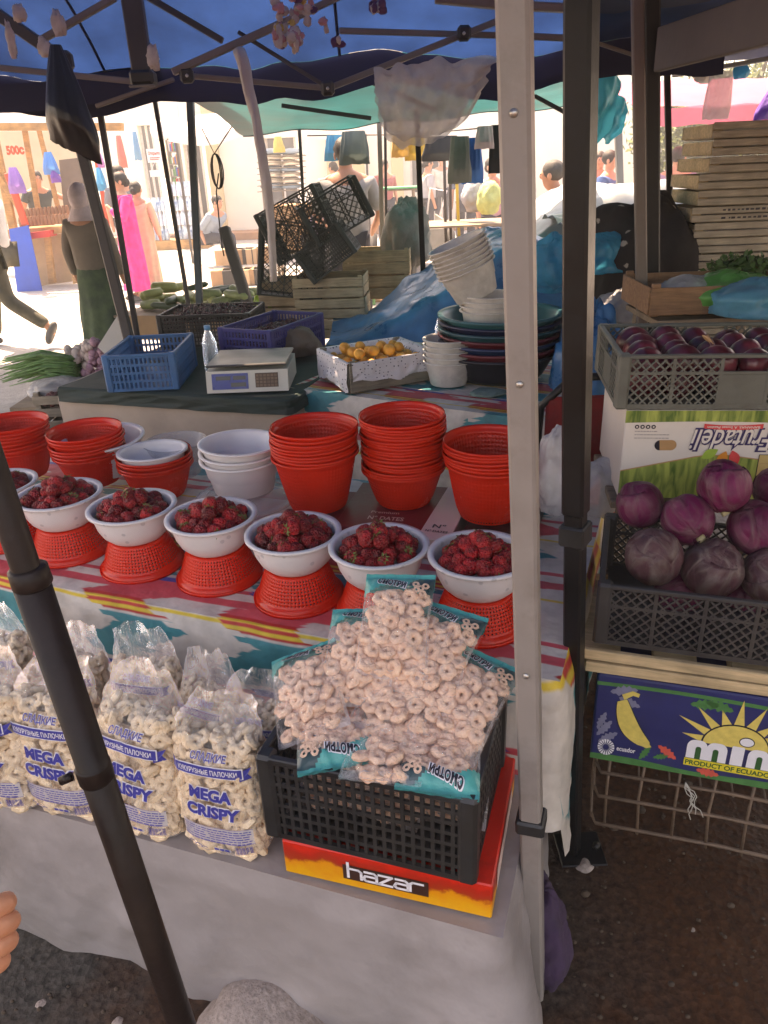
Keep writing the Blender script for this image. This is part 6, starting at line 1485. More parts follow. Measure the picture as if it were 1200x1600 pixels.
t = thing('garlic_bunch', 'bunch of purple and white garlic leaning by the white cloth flap', 'garlic', Matrix.Translation((c.x, c.y, c.z - .03)))
for i in range(150):
    x = rg_.gauss(0, .085); z = rg_.uniform(-.08, .14); s_ = rg_.uniform(.013, .024); mb.ball((x + z * .5, rg_.uniform(-.06, .06), z * (1 - abs(x) * 2)), (s_, s_, s_ * 1.2), 9, 7, 0 if x < -.01 else 1)
mb.build('bulbs', [M_garlic, M_purple], t)
M_onionleaf = mat('spring_onion_green', (.06, .16, .04), .45, .25, 20, .1, c2=(.12, .26, .08)); mb = MB()
c = OY(122, 572, 4.0)
for i in range(80):
    a = rg_.uniform(-.22, .30); L = rg_.uniform(.28, .44); z0_ = rg_.uniform(-.06, .05)
    mb.tube([(0, rg_.uniform(-.05, .05), z0_), (-L * .5, rg_.uniform(-.06, .06), z0_ + L * .5 * a * .4 + .02), (-L, rg_.uniform(-.08, .08), z0_ + L * a * .35 - .02)], [.006, .007, .002], 6)
mb.build('spring_onions', M_onionleaf, M=Matrix.Translation(c), label='green spring onion bundle lying over the white bag at the left', cat='spring onions')
c = OY(95, 605, 3.95); lump('plastic_bag', (c.x, c.y, c.z - .01), .17, .12, .07, M_clearbag, 'white plastic bag under the spring onions', 'plastic bag', 62, flat=.8)
table('produce_stand', Matrix.Translation((c.x + .35, c.y - .1, 0)), .62, .5, c.z - .07, 'low stand under the spring onions and garlic bunch')
c = OY(178, 535, 3.9); mb = MB(); mb.add([(-.09, .0, -.02), (.05, -.05, -.16), (.12, .02, -.02), (.06, .07, .17)], [(0, 1, 2, 3)]); mb.build('carton_flap', mat('white_card', (.6, .56, .5), .7, .05, 8, .1), M=Matrix.Translation(c), label='pale carton flap sticking up beside the leaning tent legs', cat='cardboard', solid=.004)
q = OZ(22, 672, .5); t = thing('cherry_bowl', 'white rimmed bowl of cherries at the left edge behind the baskets', 'bowl', T(q.x, q.y, .44))
mb = MB(); mb.lathe([(.001, 0), (.1, 0), (.14, .05), (.15, .055)], 40); mb.build('bowl_shell', M_white_old, t, solid=.003)
cherries(T(q.x, q.y, .44), .18, .18, .045, 170, 'cherries in the white rimmed bowl at the left edge', 9)
table('bowl_stand', Matrix.Translation((q.x + .2, q.y - .18, 0)), .4, .4, .434, 'low stand under the bowl of cherries at the left edge')
# ================================================================ STREET: people, stall, shops, cart, trees
M_hair = mat('black_hair', (.012, .01, .009), .6, .3, 40, .4, 160); M_eye = mat('eye_dark', (.01, .008, .008), .3, .1, 10, 0)
def person(label, x, y, z0=0, h=1.7, face=0, pose='stand', shirt=None, legs=None, dress=None, scarf=None, hair=True, arms=((.0, .0), (.0, .0)), bend=0, group=None, sleeve=True, female=False, shoes=True, bag=None, hairm=None):
    """face = heading of the nose (0 looks to -Y). arms: two lists of elbow, hand points in body space (x right of the body, y front negative)"""
    k = h / 1.7; t = thing('person', label, 'person', T(x, y, z0, face), group)
    V = lambda a, b, c: Vector((a * k, b * k, c * k))
    sit = pose == 'sit'; hipz = .50 if sit else .92
    by = -bend * .35; bz = -bend * .12
    hip = V(0, 0, hipz); chest = V(0, by * .6, hipz + .33 + bz * .5); sh = V(0, by, hipz + .48 + bz); neck = V(0, by * 1.1, hipz + .55 + bz); head = V(0, by * 1.25 - .015, hipz + .655 + bz)
    SW = .165 if female else .185
    lsh, rsh = sh + V(-SW, 0, -.03), sh + V(SW, 0, -.03)
    if sit: L = [(V(-.1, 0, hipz), V(-.13, -.42, hipz + .02), V(-.13, -.40, .08), V(-.13, -.52, .04)), (V(.1, 0, hipz), V(.14, -.40, hipz + .03), V(.15, -.36, .08), V(.15, -.48, .04))]
    elif pose == 'walk': L = [(V(-.09, 0, .9), V(-.1, -.2, .5), V(-.1, -.28, .09), V(-.1, -.4, .05)), (V(.09, 0, .9), V(.1, .06, .48), V(.1, .42, .22), V(.1, .45, .12))]
    else: L = [(V(-.09, 0, .9), V(-.1, -.01, .49), V(-.1, .01, .09), V(-.11, -.12, .04)), (V(.09, 0, .9), V(.1, -.01, .49), V(.1, .01, .09), V(.11, -.12, .04))]
    A = []
    for s_, shp, (e, hd) in ((-1, lsh, arms[0]), (1, rsh, arms[1])):
        if e == .0: e, hd = (s_ * .24, .01, hipz + .22 + bz), (s_ * .25, -.06, hipz - .02)
        A.append((shp, V(*e), V(*hd)))
    pts = [hip, chest, sh, neck, head + V(0, 0, -.06), head + V(0, -.005, .03), head + V(0, 0, .085)]; ed = [(0, 1), (1, 2), (2, 3), (3, 4), (4, 5), (5, 6)]
    rd = [.13 * k, .135 * k, .09 * k, .052 * k, (.062 * k, .072 * k), (.078 * k, .092 * k), (.055 * k, .07 * k)]
    pts.append(head + V(0, -.10, -.005)); ed.append((5, len(pts) - 1)); rd.append(.014 * k)     # nose
    for a_, b, c, d in L:
        i = len(pts); pts += [a_, b, c, d]; ed += [(0, i), (i, i + 1), (i + 1, i + 2), (i + 2, i + 3)]; rd += [.085 * k, .055 * k, .04 * k, .032 * k]
    for a_, b, c in A:
        i = len(pts); d = (c - b).normalized(); pts += [a_, b, c, c + d * .09 * k]; ed += [(2, i), (i, i + 1), (i + 1, i + 2), (i + 2, i + 3)]; rd += [.055 * k, .04 * k, .028 * k, (.03 * k, .014 * k)]
    put('body', skinmesh(pts, ed, rd, M_skin, 'body', sub=2), t)
    # clothes
    if shirt:
        p2, e2, r2 = [hip + V(0, 0, -.02), hip + V(0, by * .2, .14), chest, sh + V(0, 0, .01)], [(0, 1), (1, 2), (2, 3)], [(.19 * k, .15 * k), (.18 * k, .155 * k), (.2 * k, .16 * k), (.13 * k, .11 * k)]
        for a_, b, c in A:
            i = len(p2); p2 += [a_, (a_ + b) / 2 + V(0, 0, 0)] + ([b] if sleeve else []); e2 += [(3, i), (i, i + 1)] + ([(i + 1, i + 2)] if sleeve else []); r2 += [.072 * k, .068 * k] + ([.058 * k] if sleeve else [])
            if sleeve == 'long': p2.append(c); e2.append((i + 2, i + 3)); r2.append(.045 * k)
        put('shirt', skinmesh(p2, e2, r2, shirt, 'shirt', sub=2), t)
    if legs:
        p2, e2, r2 = [hip], [], [(.155 * k, .12 * k)]
        for a_, b, c, d in L: i = len(p2); p2 += [a_ + V(0, 0, .0), b, c]; e2 += [(0, i), (i, i + 1), (i + 1, i + 2)]; r2 += [.105 * k, .078 * k, .065 * k]
        put('trousers', skinmesh(p2, e2, r2, legs, 'trousers', sub=2), t)
    if dress:
        (m_, ztop, zbot, wid) = dress; mb = MB()
        def f(u, v):
            z = (ztop * (1 - v) + zbot * v) * k; a_ = 2 * PI * u
            w_ = (.165 + (wid - .165) * v ** .8) * k; yy = by * k * max(0, (z / k - hipz) / .5) if z / k > hipz else 0
            q = 1 + .07 * math.sin(a_ * 9 + 2 * nz(v * 3, u * 2)) * v + .05 * nz(math.cos(a_) * 2, math.sin(a_) * 2, v * 3, 3)
            return (w_ * math.cos(a_) * q, w_ * .75 * math.sin(a_) * q + yy, z)
        mb.grid(f, 72, 30, closed=True); mb.build('skirt', m_, t)
    if shoes:
        for a_, b, c, d in L:
            mb = MB(); dv = (d - c); dv.z *= .6; mid = (c + d) / 2 + V(0, 0, -.02); mb.ball((0, 0, 0), (.045 * k, .13 * k, .05 * k), 16, 10)
            mb.v = [(x_, y_, max(z_, -.03 * k)) for x_, y_, z_ in mb.v]; tilt = R(60) if pose == 'walk' and c.y > .3 * k else 0
            mb.build('shoe', M_shoe, t, M=Matrix.Translation(mid) @ Matrix.Rotation(tilt, 4, 'X'))
    if scarf:
        mb = MB(); mb.ball(head + V(0, .018, .01), (.098 * k, .115 * k, .135 * k), 24, 16, wob=lambda x_, y_, z_: 1 + .05 * nz(x_ * 3, y_ * 3, z_ * 3, 2))
        mb.grid(lambda u, v: ((.085 + .07 * v) * k * math.cos(2 * PI * u), by * k * 1.1 + (.08 + .05 * v) * k * math.sin(2 * PI * u), head.z + (-.05 - .13 * v) * k), 24, 6, closed=True)
        mb.v = [(x_, (max(y_, head.y - .075 * k) if z_ > head.z - .09 * k else y_), z_) for x_, y_, z_ in mb.v]; mb.build('headscarf', scarf, t)
    elif hair:
        mb = MB(); mb.ball(head + V(0, .022, .045), (.088 * k, .1 * k, .092 * k), 22, 14, wob=lambda x_, y_, z_: 1 + .06 * nz(x_ * 5, y_ * 5, z_ * 5, 2))
        if female: mb.ball(head + V(0, .09, .0), (.06 * k, .06 * k, .06 * k), 14, 10)
        mb.build('hair', hairm or M_hair, t)
    for s_ in (-1, 1): mb = MB(); mb.ball(head + V(s_ * .032, -.083, .02), (.012 * k, .007 * k, .006 * k), 8, 6); mb.build('eye', M_eye, t)
    for s_ in (-1, 1): mb = MB(); mb.ball(head + V(s_ * .082, .0, .0), (.01 * k, .02 * k, .03 * k), 10, 8); mb.build('ear', M_skin, t)
    return t
M_shoe = mat('shoe_dark', (.1, .1, .1), .6, .2, 20, .1)
cl = lambda n, c, **q: mat('cloth_' + n, c, .85, .12, 10, .3, 30, **q)
def at(px, yd, ph=None): return OY(px, 260, yd).x
P0 = lambda px, py, y: OY(px, py, y)
# the woman in pink and those around her
person('woman in a long bright pink dress seen from behind left of the thin slanting pole', P0(207, 400, 10.6).x, 10.6, 0, 1.62, R(-60), dress=(cl('pink', (.75, .03, .22), c2=(.85, .06, .3)), 1.42, .16, .24), shirt=MATS['cloth_pink'], female=True, sleeve='long', arms=((.0, .0), ((.28, -.1, 1.1), (.15, -.22, 1.25))))
person('person in a pale cream coat standing right behind the woman in pink', P0(229, 400, 11.1).x, 11.1, 0, 1.5, R(170), dress=(cl('cream', (.55, .4, .28)), 1.35, .15, .2), shirt=MATS['cloth_cream'], female=True, sleeve='long', hair=True)
person('man with dark hair and a grey top beyond the woman in pink', P0(190, 300, 12).x, 12.0, 0, 1.72, R(40), shirt=cl('slate', (.16, .17, .19)), legs=cl('dark', (.04, .04, .05)), sleeve=True)
person('woman in a grey brown cardigan, pale headscarf and dark green patterned skirt walking away', P0(143, 400, 6.6).x, 6.6, 0, 1.52, R(165), shirt=cl('taupe', (.17, .14, .11)), dress=(cl('green_print', (.03, .06, .035), c2=(.08, .12, .06)), .98, .1, .26), scarf=cl('scarf', (.5, .42, .42), c2=(.6, .5, .5)), female=True, sleeve='long')
person('man in olive cargo trousers and white shirt striding at the left edge', P0(2, 420, 7.9).x + .03, 7.8, 0, 1.72, R(-95), pose='walk', shirt=cl('white', (.62, .62, .62)), legs=cl('olive', (.07, .07, .05), c2=(.12, .11, .08)), sleeve=False)
person('young vendor in a dark polo shirt reaching over the counter of dried goods', P0(40, 300, 13.2).x, 13.6, 0, 1.78, R(35), shirt=cl('polo', (.03, .045, .05)), legs=MATS['cloth_dark'], sleeve=False, bend=.5, arms=(((-.3, -.15, 1.05), (-.3, -.42, .98)), ((.36, -.3, 1.22), (.55, -.55, 1.12))))
person('man in a plain grey shirt seen from behind by the leaning black crates', P0(542, 300, 6.9).x, 6.9, 0, 1.78, R(178), shirt=cl('grey_shirt', (.26, .26, .26)), legs=MATS['cloth_dark'], sleeve=True, arms=(((-.27, .0, 1.14), (-.2, -.2, 1.0)), ((.27, 0, 1.14), (.2, -.2, 1.0))))
person('person in a grey cap and purple top with one arm raised beyond the black crates', P0(492, 300, 8.6).x, 8.6, 0, 1.55, R(60), shirt=cl('mauve', (.12, .09, .15)), legs=MATS['cloth_dark'], sleeve=True, bend=.6, arms=(((-.2, -.2, 1.1), (-.1, -.35, 1.0)), ((.3, -.15, 1.3), (.22, -.25, 1.58))))
person('seated man in a pale blue shirt beside black crates across the street', P0(326, 350, 14.5).x, 14.5, 0, 1.7, R(60), pose='sit', shirt=cl('paleblue', (.25, .32, .4)), legs=cl('navy', (.03, .035, .05)), bend=.6)
person('man in a white T-shirt leaning over between the grey and black poles', P0(915, 330, 6.7).x, 6.7, 0, 1.62, R(-110), pose='stand', shirt=cl('tee', (.6, .58, .55)), legs=MATS['cloth_dark'], sleeve=False, bend=.7, arms=(((-.3, -.2, 1.0), (-.35, -.45, .85)), ((.3, -.25, 1.0), (.3, -.5, .85))), hairm=mat('greying_hair', (.06, .055, .05), .7, .3, 40, .4))
person('distant person in a pale top behind the cart', P0(690, 280, 20).x, 20, 0, 1.75, R(10), shirt=cl('offwhite', (.5, .48, .45)), legs=MATS['cloth_navy'])
person('distant person in a flowered top at the right of the hanging clothes', P0(768, 300, 10.5).x, 10.5, 0, 1.6, R(30), shirt=cl('floral', (.3, .1, .14), c2=(.4, .3, .35)), legs=MATS['cloth_dark'], female=True)
for i, (px, y, c_, n_) in enumerate(((936, 11, (.4, .28, .08), 'mustard'), (952, 10, (.05, .12, .3), 'blue'), (818, 9, (.4, .3, .4), 'lilac'), (1058, 9.5, (.25, .2, .3), 'plum'))):
    person(f'distant shopper in a {n_} top among the stalls on the right', P0(px, 260, y).x, y, 0, 1.62, R(50 * i), shirt=cl(n_, c_), legs=MATS['cloth_dark'], female=i % 2 == 0)
# stall of the vendor
t = thing('wooden_stall', 'wooden market stall with rows of dried goods, red posts and a blue cloth side', 'market stall', Matrix.Translation((0, 0, 0)))
yS = 12.6; W1 = wood('orange_wood', (.5, .27, .1), .55); M_redp = mat('red_painted_post', (.6, .06, .02), .5, .1, 6, .05)
def quadY(mb, pts, y, mi=0, th=.04):
    P_ = [OY(px, py, y) for px, py in pts]; n = len(P_); vs = [tuple(p) for p in P_] + [(p.x, p.y + th, p.z) for p in P_]
    mb.add(vs, [tuple(range(n)), tuple(range(2 * n - 1, n - 1, -1))] + [(i, i + n, (i + 1) % n + n, (i + 1) % n) for i in range(n)], mi)
def bxy(name, pts, y, m, par, th=.05): mb = MB(); quadY(mb, pts, y, 0, th); return mb.build(name, m, par)
bxy('roof_beam', [(-40, 192), (190, 192), (190, 204), (-40, 204)], yS, W1, t, .12)
for (x0, y0, x1, y1, w_) in ((-12, 200, 32, 410, 12), (-30, 230, 35, 330, 14), (38, 200, 60, 330, 8), (60, 200, 92, 330, 7)):
    mb = MB(); mb.bar(OY(x0, y0, yS + .3), OY(x1, y1, yS + .3), w_ * 12 / 1155, w_ * 12 / 1155 * .6, ch=.01); mb.build('post', W1, t)
a, b = OY(12, 270, yS - .4), OY(40, 352, yS - .4); mb = MB(); mb.bar(a, b, .1, .06, ch=.01); mb.build('red_post', M_redp, t)
a, b = OY(150, 245, yS - .2), OY(180, 420, yS - .2); mb = MB(); mb.bar(a, b, .06, .06, ch=.01); mb.build('red_post', M_redp, t)
bxy('counter', [(5, 360), (120, 352), (120, 362), (5, 374)], yS - .2, W1, t, .7)
bxy('counter_front', [(40, 372), (118, 362), (112, 440), (52, 448)], yS + .1, mat('carton_tan', (.42, .28, .16), .8, .15, 5, .1), t, .04)
for x0 in (68, 106): bxy('stall_leg', [(x0, 368), (x0 + 8, 368), (x0 + 18, 442), (x0 + 8, 444)], yS - .25, W1, t, .08)
bxy('back_wall', [(-40, 205), (120, 205), (120, 350), (-40, 350)], yS + 2.2, mat('pale_board', (.5, .42, .3), .8, .1, 3, .1), t, .04)
bxy('hanging_cloth', [(92, 250), (135, 245), (138, 335), (100, 330)], yS + .4, mat('brown_curtain', (.14, .11, .09), .9, .15, 5, .3), t, .03)
tt = thing('blue_cloth', 'bright blue cloth hanging from the corner of the wooden stall', 'cloth', Matrix.Translation((0, 0, 0))); bxy('cloth_sheet', [(14, 358), (44, 352), (66, 455), (28, 466)], yS - .5, mat('royal_blue_cloth', (.01, .1, .55), .6, .12, 3, .3, 6, trans=.2), tt, .02)
mr_ = random.Random(12); M_loaf = mat('dried_goods', (.28, .13, .06), .7, .3, 6, .2)
for r_ in range(2):
    for i in range(14):
        a = OY(34 + i * 5.6, (342, 355)[r_] - i * .5, yS + .1 - r_ * .25); mb = MB(); mb.lathe([(.001, 0), (.028, 0), (.03, .02), (.03, .1), (.02, .13), (.02, .14), (.001, .142)], 10); mb.build('jar', M_loaf, M=Matrix.Translation(a), label=('back' if r_ == 0 else 'front') + ' row brown packet of dried goods on the stall counter', cat='jar', group=('back' if r_ == 0 else 'front') + ' row of brown packets on the counter')
bxy('tray', [(44, 364), (78, 360), (78, 370), (46, 374)], yS - .35, mat('red_tray', (.5, .02, .02), .5, .1, 5, .05), t, .3)
tx = MB(); text_on(tx, '500с', lambda x, z: (P0(24, 236, yS + .2).x + x, yS + .2, P0(24, 240, yS).z + z), 0, 0, width=.28, size=.16, mi=0, bold=.06); tx.build('price_text', M_redp, t)
for (x0, y0, x1, y1, n_, c_, lab) in ((6, 262, 42, 302, 'lilac', (.28, .16, .5), 'lilac carrier bag hanging at the left of the vendor'), (62, 238, 94, 272, 'sky', (.05, .25, .6), 'blue carrier bag hanging right of the vendor'), (76, 262, 96, 285, 'violet', (.2, .08, .45), 'violet carrier bag hanging under the blue one'), (146, 262, 168, 298, 'azure', (.03, .4, .65), 'small blue bag hanging on the red post'), (150, 240, 164, 262, 'mauvebag', (.45, .2, .5), 'pale purple bag tied high on the red post')):
    hang_bag(x0, y0, x1, y1, yS - .6, mat('bag_' + n_, c_, .4, .15, 4, .3, 8, trans=.35), lab, hash(n_) % 7 if False else len(n_), depth=.09, tops=.4)
# shop front
t = thing('shop_building', 'pale shop building with a dark glass door and display windows across the street', 'building', Matrix.Translation((0, 0, 0))); yB = 21
M_wall = mat('cream_render', (.84, .81, .73), .85, .06, 1.2, .1, 6); M_glassd = mat('dark_shop_glass', (.1, .11, .12), .15, .3, .8, 0, spec=.8)
x0_, x1_ = P0(-250, 250, yB).x, P0(1000, 250, yB).x
holes = [(100, 208, 150, 340), (213, 195, 262, 372), (285, 225, 330, 360), (412, 215, 470, 330), (640, 215, 690, 300)]
def wallrow():
    xs_ = [x0_]; 
    for (a_, b_, c_, d_) in holes: xs_ += [P0(a_, b_, yB).x, P0(c_, b_, yB).x]
    xs_.append(x1_); zt_ = 5.0; mb = MB()
    for i in range(len(xs_) - 1):
        if i % 2 == 0: mb.box(((xs_[i] + xs_[i + 1]) / 2, yB + .15, zt_ / 2), (xs_[i + 1] - xs_[i], .3, zt_))
        else:
            h_ = holes[i // 2]; zt2 = P0((h_[0] + h_[2]) / 2, h_[1], yB).z; zb2 = max(0, P0((h_[0] + h_[2]) / 2, h_[3], yB).z)
            mb.box(((xs_[i] + xs_[i + 1]) / 2, yB + .16, (zt_ + zt2) / 2), (xs_[i + 1] - xs_[i], .28, zt_ - zt2))
            if zb2 > .1: mb.box(((xs_[i] + xs_[i + 1]) / 2, yB + .16, zb2 / 2), (xs_[i + 1] - xs_[i], .28, zb2))
    return mb
wallrow().build('wall', M_wall, t)
for i, h_ in enumerate(holes):
    A_, B_2 = P0(h_[0], h_[1], yB), P0(h_[2], h_[3], yB); zb2 = max(.02, B_2.z); mb = MB(); mb.box(((A_.x + B_2.x) / 2, yB + .22, (A_.z + zb2) / 2), (B_2.x - A_.x - .01, .02, A_.z - zb2)); pn = mb.build('door' if i == 1 else 'window', M_glassd, t)
    mb = MB()
    for xx in (A_.x + .03, B_2.x - .03, (A_.x + B_2.x) / 2): mb.box((xx, yB + .19, (A_.z + zb2) / 2), (.06, .05, A_.z - zb2 - .01))
    mb.build('frame', M_white_old, pn)
for xx in (P0(335, 250, yB).x, P0(520, 250, yB).x, P0(560, 250, yB).x, P0(620, 250, yB).x): mb = MB(); mb.box((xx, yB - .12, 2.5), (.3, .24, 5)); mb.build('pilaster', mat('yellow_render', (.62, .5, .3), .85, .06, 2, .1), t)
mb = MB(); mb.box(((x0_ + x1_) / 2, yB - .45, .09), (x1_ - x0_, .9, .18), ch=.01); mb.build('step', mat('brick_step', (.42, .22, .13), .85, .2, 3, .2), t)
mb = MB()
for (sx, sy, w_, h_) in ((239, 243, .38, .32), (243, 271, .36, .16)): c = P0(sx, sy, yB); mb.box((c.x, yB + .14, c.z), (w_, .02, h_))
for sg in (-1, 1): c = P0(243, 268, yB); mb.bar((c.x + sg * .15, yB + .14, c.z), (c.x, yB + .14, c.z + .26), .012, .012)
sg_ = mb.build('door_sign', M_inkwhite, t); mb = MB(); c = P0(239, 243, yB)
text_on(mb, 'Открыто', lambda x, z: (c.x + x, yB + .12, c.z + z), 0, .02, width=.3, size=.1, mi=0, bold=.03); rect_on(mb, -.12, -.1, .1, -.08, lambda x, z: (c.x + x, yB + .12, c.z + z), 0, 1); rect_on(mb, -.12, -.06, .13, -.04, lambda x, z: (c.x + x, yB + .12, c.z + z), 0, 1); mb.build('sign_text', mat('sign_red', (.5, .04, .03), .6, .1, 10, 0), sg_)
# awnings, lamp, goods in front of the shop
t = thing('awning', 'white awning in front of the shop under the teal tarpaulin', 'awning', Matrix.Translation((0, 0, 0))); aw = mat('white_awning', (.75, .72, .72), .8, .05, 2, .1, trans=.4)
A_, B_2 = P0(262, 206, 15), P0(580, 214, 15); mb = MB()
mb.grid(lambda u, v: (A_.x + u * (B_2.x - A_.x), 15 + v * 3, A_.z + v * .45 - .10 * math.sin(u * PI * 3) * (1 - v)), 40, 10); mb.grid(lambda u, v: (A_.x + u * (B_2.x - A_.x), 15 - .01, A_.z - .15 * v - .10 * math.sin(u * PI * 3)), 40, 2); mb.build('awning_cloth', aw, t)
for xx in (A_.x + .1, B_2.x - .1): MB().bar((xx, 15.1, 0), (xx, 15.1, A_.z), .04, .04).build('pole', M_trussd, t)
c = P0(250, 204, 19); mb = MB(); mb.ball(c, .22, 24, 16); mb.build('globe_lamp', M_inkwhite, label='white globe hanging by the shop awning', cat='lamp')
M_packs = [mat('bottle_pack_blue', (.06, .22, .6), .3, .4, 8, .1, c2=(.5, .65, .85)), mat('bottle_pack_pale', (.5, .6, .75), .3, .3, 8, .1)]
n_ = 0
for (cx_, cy_, col_n, rows_) in ((238, 372, 3, 3), (292, 362, 2, 4), (308, 350, 1, 4)):
    for i in range(col_n):
        for j in range(rows_):
            c = P0(cx_ + i * 14 - 10, cy_, 18.5); mb = MB()
            for q in range(3):
                for q2 in range(2): mb.lathe([(.035, 0), (.04, .02), (.04, .2), (.015, .27), (.015, .3)], 8, M=T(q * .085 - .085, q2 * .085, 0))
            c0_ = c; mb.build('bottle_pack', M_packs[(i + j) % 2], M=Matrix.Translation((c.x, 18.5, .2 + j * .31)), label='shrink wrapped pack of blue water bottles stacked outside the shop', cat='bottle pack', group='packs of water bottles outside the shop')
mb = MB(); a, b = P0(222, 400, 18.5), P0(330, 400, 18.5); mb.box(((a.x + b.x) / 2, 18.6, .1), (b.x - a.x, .8, .19)); mb.build('pallet', W1, label='low orange plinth under the packs of water bottles', cat='pallet')
for i in range(7):
    for j in range(2):
        c = P0(425 + j * 30, 238 + i * 9, 17.5); lump('grain_sack', c, .24, .2, .075, mat('sack_white', (.62, .58, .5), .8, .1, 6, .2) if i % 3 else mat('sack_blue', (.2, .3, .4), .8, .1, 6, .2), ('left' if j == 0 else 'right') + ' column sack lying on the rack of sacks by the shop', 'sack', i, n=20, k=12, group=('left' if j == 0 else 'right') + ' column of sacks on the rack')
t = thing('sack_rack', 'steel rack carrying flat sacks at the shop front', 'rack', Matrix.Translation((0, 0, 0))); mb = MB()
for px in (408, 440, 472): c = P0(px, 300, 17.5); mb.box((c.x, 17.8, 1.1), (.04, .04, 2.2))
for i in range(7): c = P0(440, 244 + i * 9, 17.5); mb.box((c.x, 17.55, c.z - .0), (1.0, .5, .015))
mb.build('rack_frame', M_truss, t)
rs2 = random.Random(40)
for i in range(10):
    px = 378 + (i % 5) * 9 - 20; c = P0(px + 6, 395, 11.8); m_ = [M_card_brown, M_blackplastic, mat('carton_pale', (.5, .36, .22), .8, .1, 6, .1)][i % 3]
    mb = MB(); mb.box((0, 0, .12), (.3, .3, .23), ch=.008); mb.box((0, -.01, .235), (.02, .3, .008)); mb.build('street_carton', m_, M=T(c.x - .2 + (i % 5) * .07, 11.8 + (i // 5) * .45, .25 * (i // 5), rs2.uniform(-.2, .2)), label=('lower' if i < 5 else 'upper') + ' box in the heap of goods beside the seated man', cat='box', group=('lower' if i < 5 else 'upper') + ' boxes beside the seated man')
c = P0(465, 300, 9.2); mb = MB(); mb.box((0, 0, 0), (.65, .4, .5), ch=.01); mb.box((0, -.205, .1), (.05, .005, .28)); mb.build('street_carton', M_card_brown, M=Matrix.Translation((c.x, 9.4, .95)), label='large brown carton standing behind the leaning black crates', cat='box')
table('carton_stand', Matrix.Translation((c.x + .35, 9.2, 0)), .7, .45, .69, 'stand under the large brown carton')
# cart with rubber wheels
yc = 12.5; c = P0(643, 340, yc); t = thing('hand_cart', 'two wheeled grey cart with rubber tyres standing in the sunlit street', 'cart', Matrix.Translation((c.x, yc, 0)))
mb = MB(); mb.box((0, .5, .62), (.95, 1.5, .04), ch=.005); mb.box((0, -.26, .5), (1.0, .04, .3), ch=.005)
for sx in (-1, 1): mb.box((sx * .48, .5, .70), (.03, 1.5, .16), ch=.004)
mb.build('cart_bed', mat('cart_grey', (.16, .16, .14), .6, .2, 5, .1, dirt=.3), t)
for sx in (-1, 1):
    mb = MB(); mb.torus(.24, .065, 36, 12, M=T(sx * .62, .1, .31) @ Matrix.Rotation(PI / 2, 4, 'Y')); w2 = mb.build('wheel', mat('tyre_rubber', (.035, .034, .033), .8, .1, 12, .2), t)
    mb = MB(); mb.tube([(sx * .62 - .03, .1, .31), (sx * .62 + .03, .1, .31)], .17, 28); mb.build('rim', mat('rim_cream', (.5, .47, .4), .5, .1, 8, .1), w2)
mb = MB(); mb.tube([(-.62, .1, .31), (.62, .1, .31)], .025, 10); mb.build('axle', M_trussd, t)
mb = MB(); mb.box((.06, -.285, .52), (.22, .006, .09), ch=.001); mb.build('number_plate', mat('plate_orange', (.65, .28, .16), .6, .1, 8, 0), t)
mb = MB(); mb.tube([(.5, .9, .7), (.62, .7, 1.15), (.35, .7, 1.2), (.3, .9, .7)], .015, 8); mb.build('handle', M_inkwhite, t)
bxy('cover', [(0, 0)], 1, M_teal, t) if False else None
c = P0(628, 296, yc); mb = MB(); mb.box((0, 0, 0), (.75, .5, .03), ch=.004); mb.build('green_board', mat('green_paint', (.04, .35, .15), .6, .1, 6, .1), M=Matrix.Translation((c.x, yc + 1.2, c.z)), label='green board on trestle behind the cart', cat='board')
for sx in (-1, 1): pass
table('board_trestle', Matrix.Translation((c.x + .3, yc + 1.0, 0)), .6, .4, c.z - .018, 'trestle under the green board beyond the cart')
# clothes line
hg = [(505, 212, 548, 250, 7.0, 'azure2', (.04, .3, .5), 'bright blue garment hanging left of the man in the grey shirt'), (528, 206, 578, 256, 6.45, 'greyblue', (.1, .14, .14), 'grey patterned garment hanging above the man in the grey shirt'),
      (610, 212, 640, 245, 7.2, 'ochre', (.35, .22, .06), 'ochre garment hanging right of the grey brown pole'), (632, 214, 668, 250, 7.3, 'mustard2', (.4, .28, .05), 'mustard garment hanging beside the ochre one'), (660, 214, 722, 250, 7.0, 'charcoal', (.02, .025, .03), 'charcoal cloth hanging above the distant poles'),
      (700, 214, 736, 285, 6.0, 'stripe_grey', (.2, .2, .18), 'grey pleated cloth hanging below the teal tarpaulin'), (722, 216, 755, 285, 6.1, 'denim', (.02, .14, .4), 'blue plastic bag hanging beside the grey pleated cloth'), (742, 198, 772, 232, 5.8, 'palepink', (.5, .4, .42), 'pale pink garment hanging under the tarpaulin hem'), (764, 196, 792, 270, 5.9, 'blackcloth', (.02, .02, .025), 'black garment hanging by the grey pole')]
for (x0, y0, x1, y1, y_, n_, c_, lab) in hg:
    hang_bag(x0, y0, x1, y1, y_, mat('hung_' + n_, c_, .8, .2, 6, .3, 12, trans=.2), lab, len(n_) + x0, depth=.07, tops=.7, name='hanging_cloth', cat='hanging cloth')
mb = MB(); mb.tube([P0(480, 212, 7), P0(640, 210, 7), P0(800, 196, 5.9)], .006, 6); mb.build('clothes_line', M_trussd, label='thin line carrying the hanging garments under the teal tarpaulin', cat='line')
for (px, py, y_, r_, n_, c_, lab) in ((742, 305, 8.3, .13, 'sack1', (.35, .35, .38), 'grey and white sack beyond the pale sheet'), (765, 310, 8.0, .12, 'sack2', (.45, .5, .2), 'yellow green sack beyond the pale sheet')):
    c = P0(px, py, y_); lump('sack', c, r_, r_, r_ * 1.3, mat('m_' + n_, c_, .8, .2, 9, .3), lab, 'sack', len(lab), flat=.95)
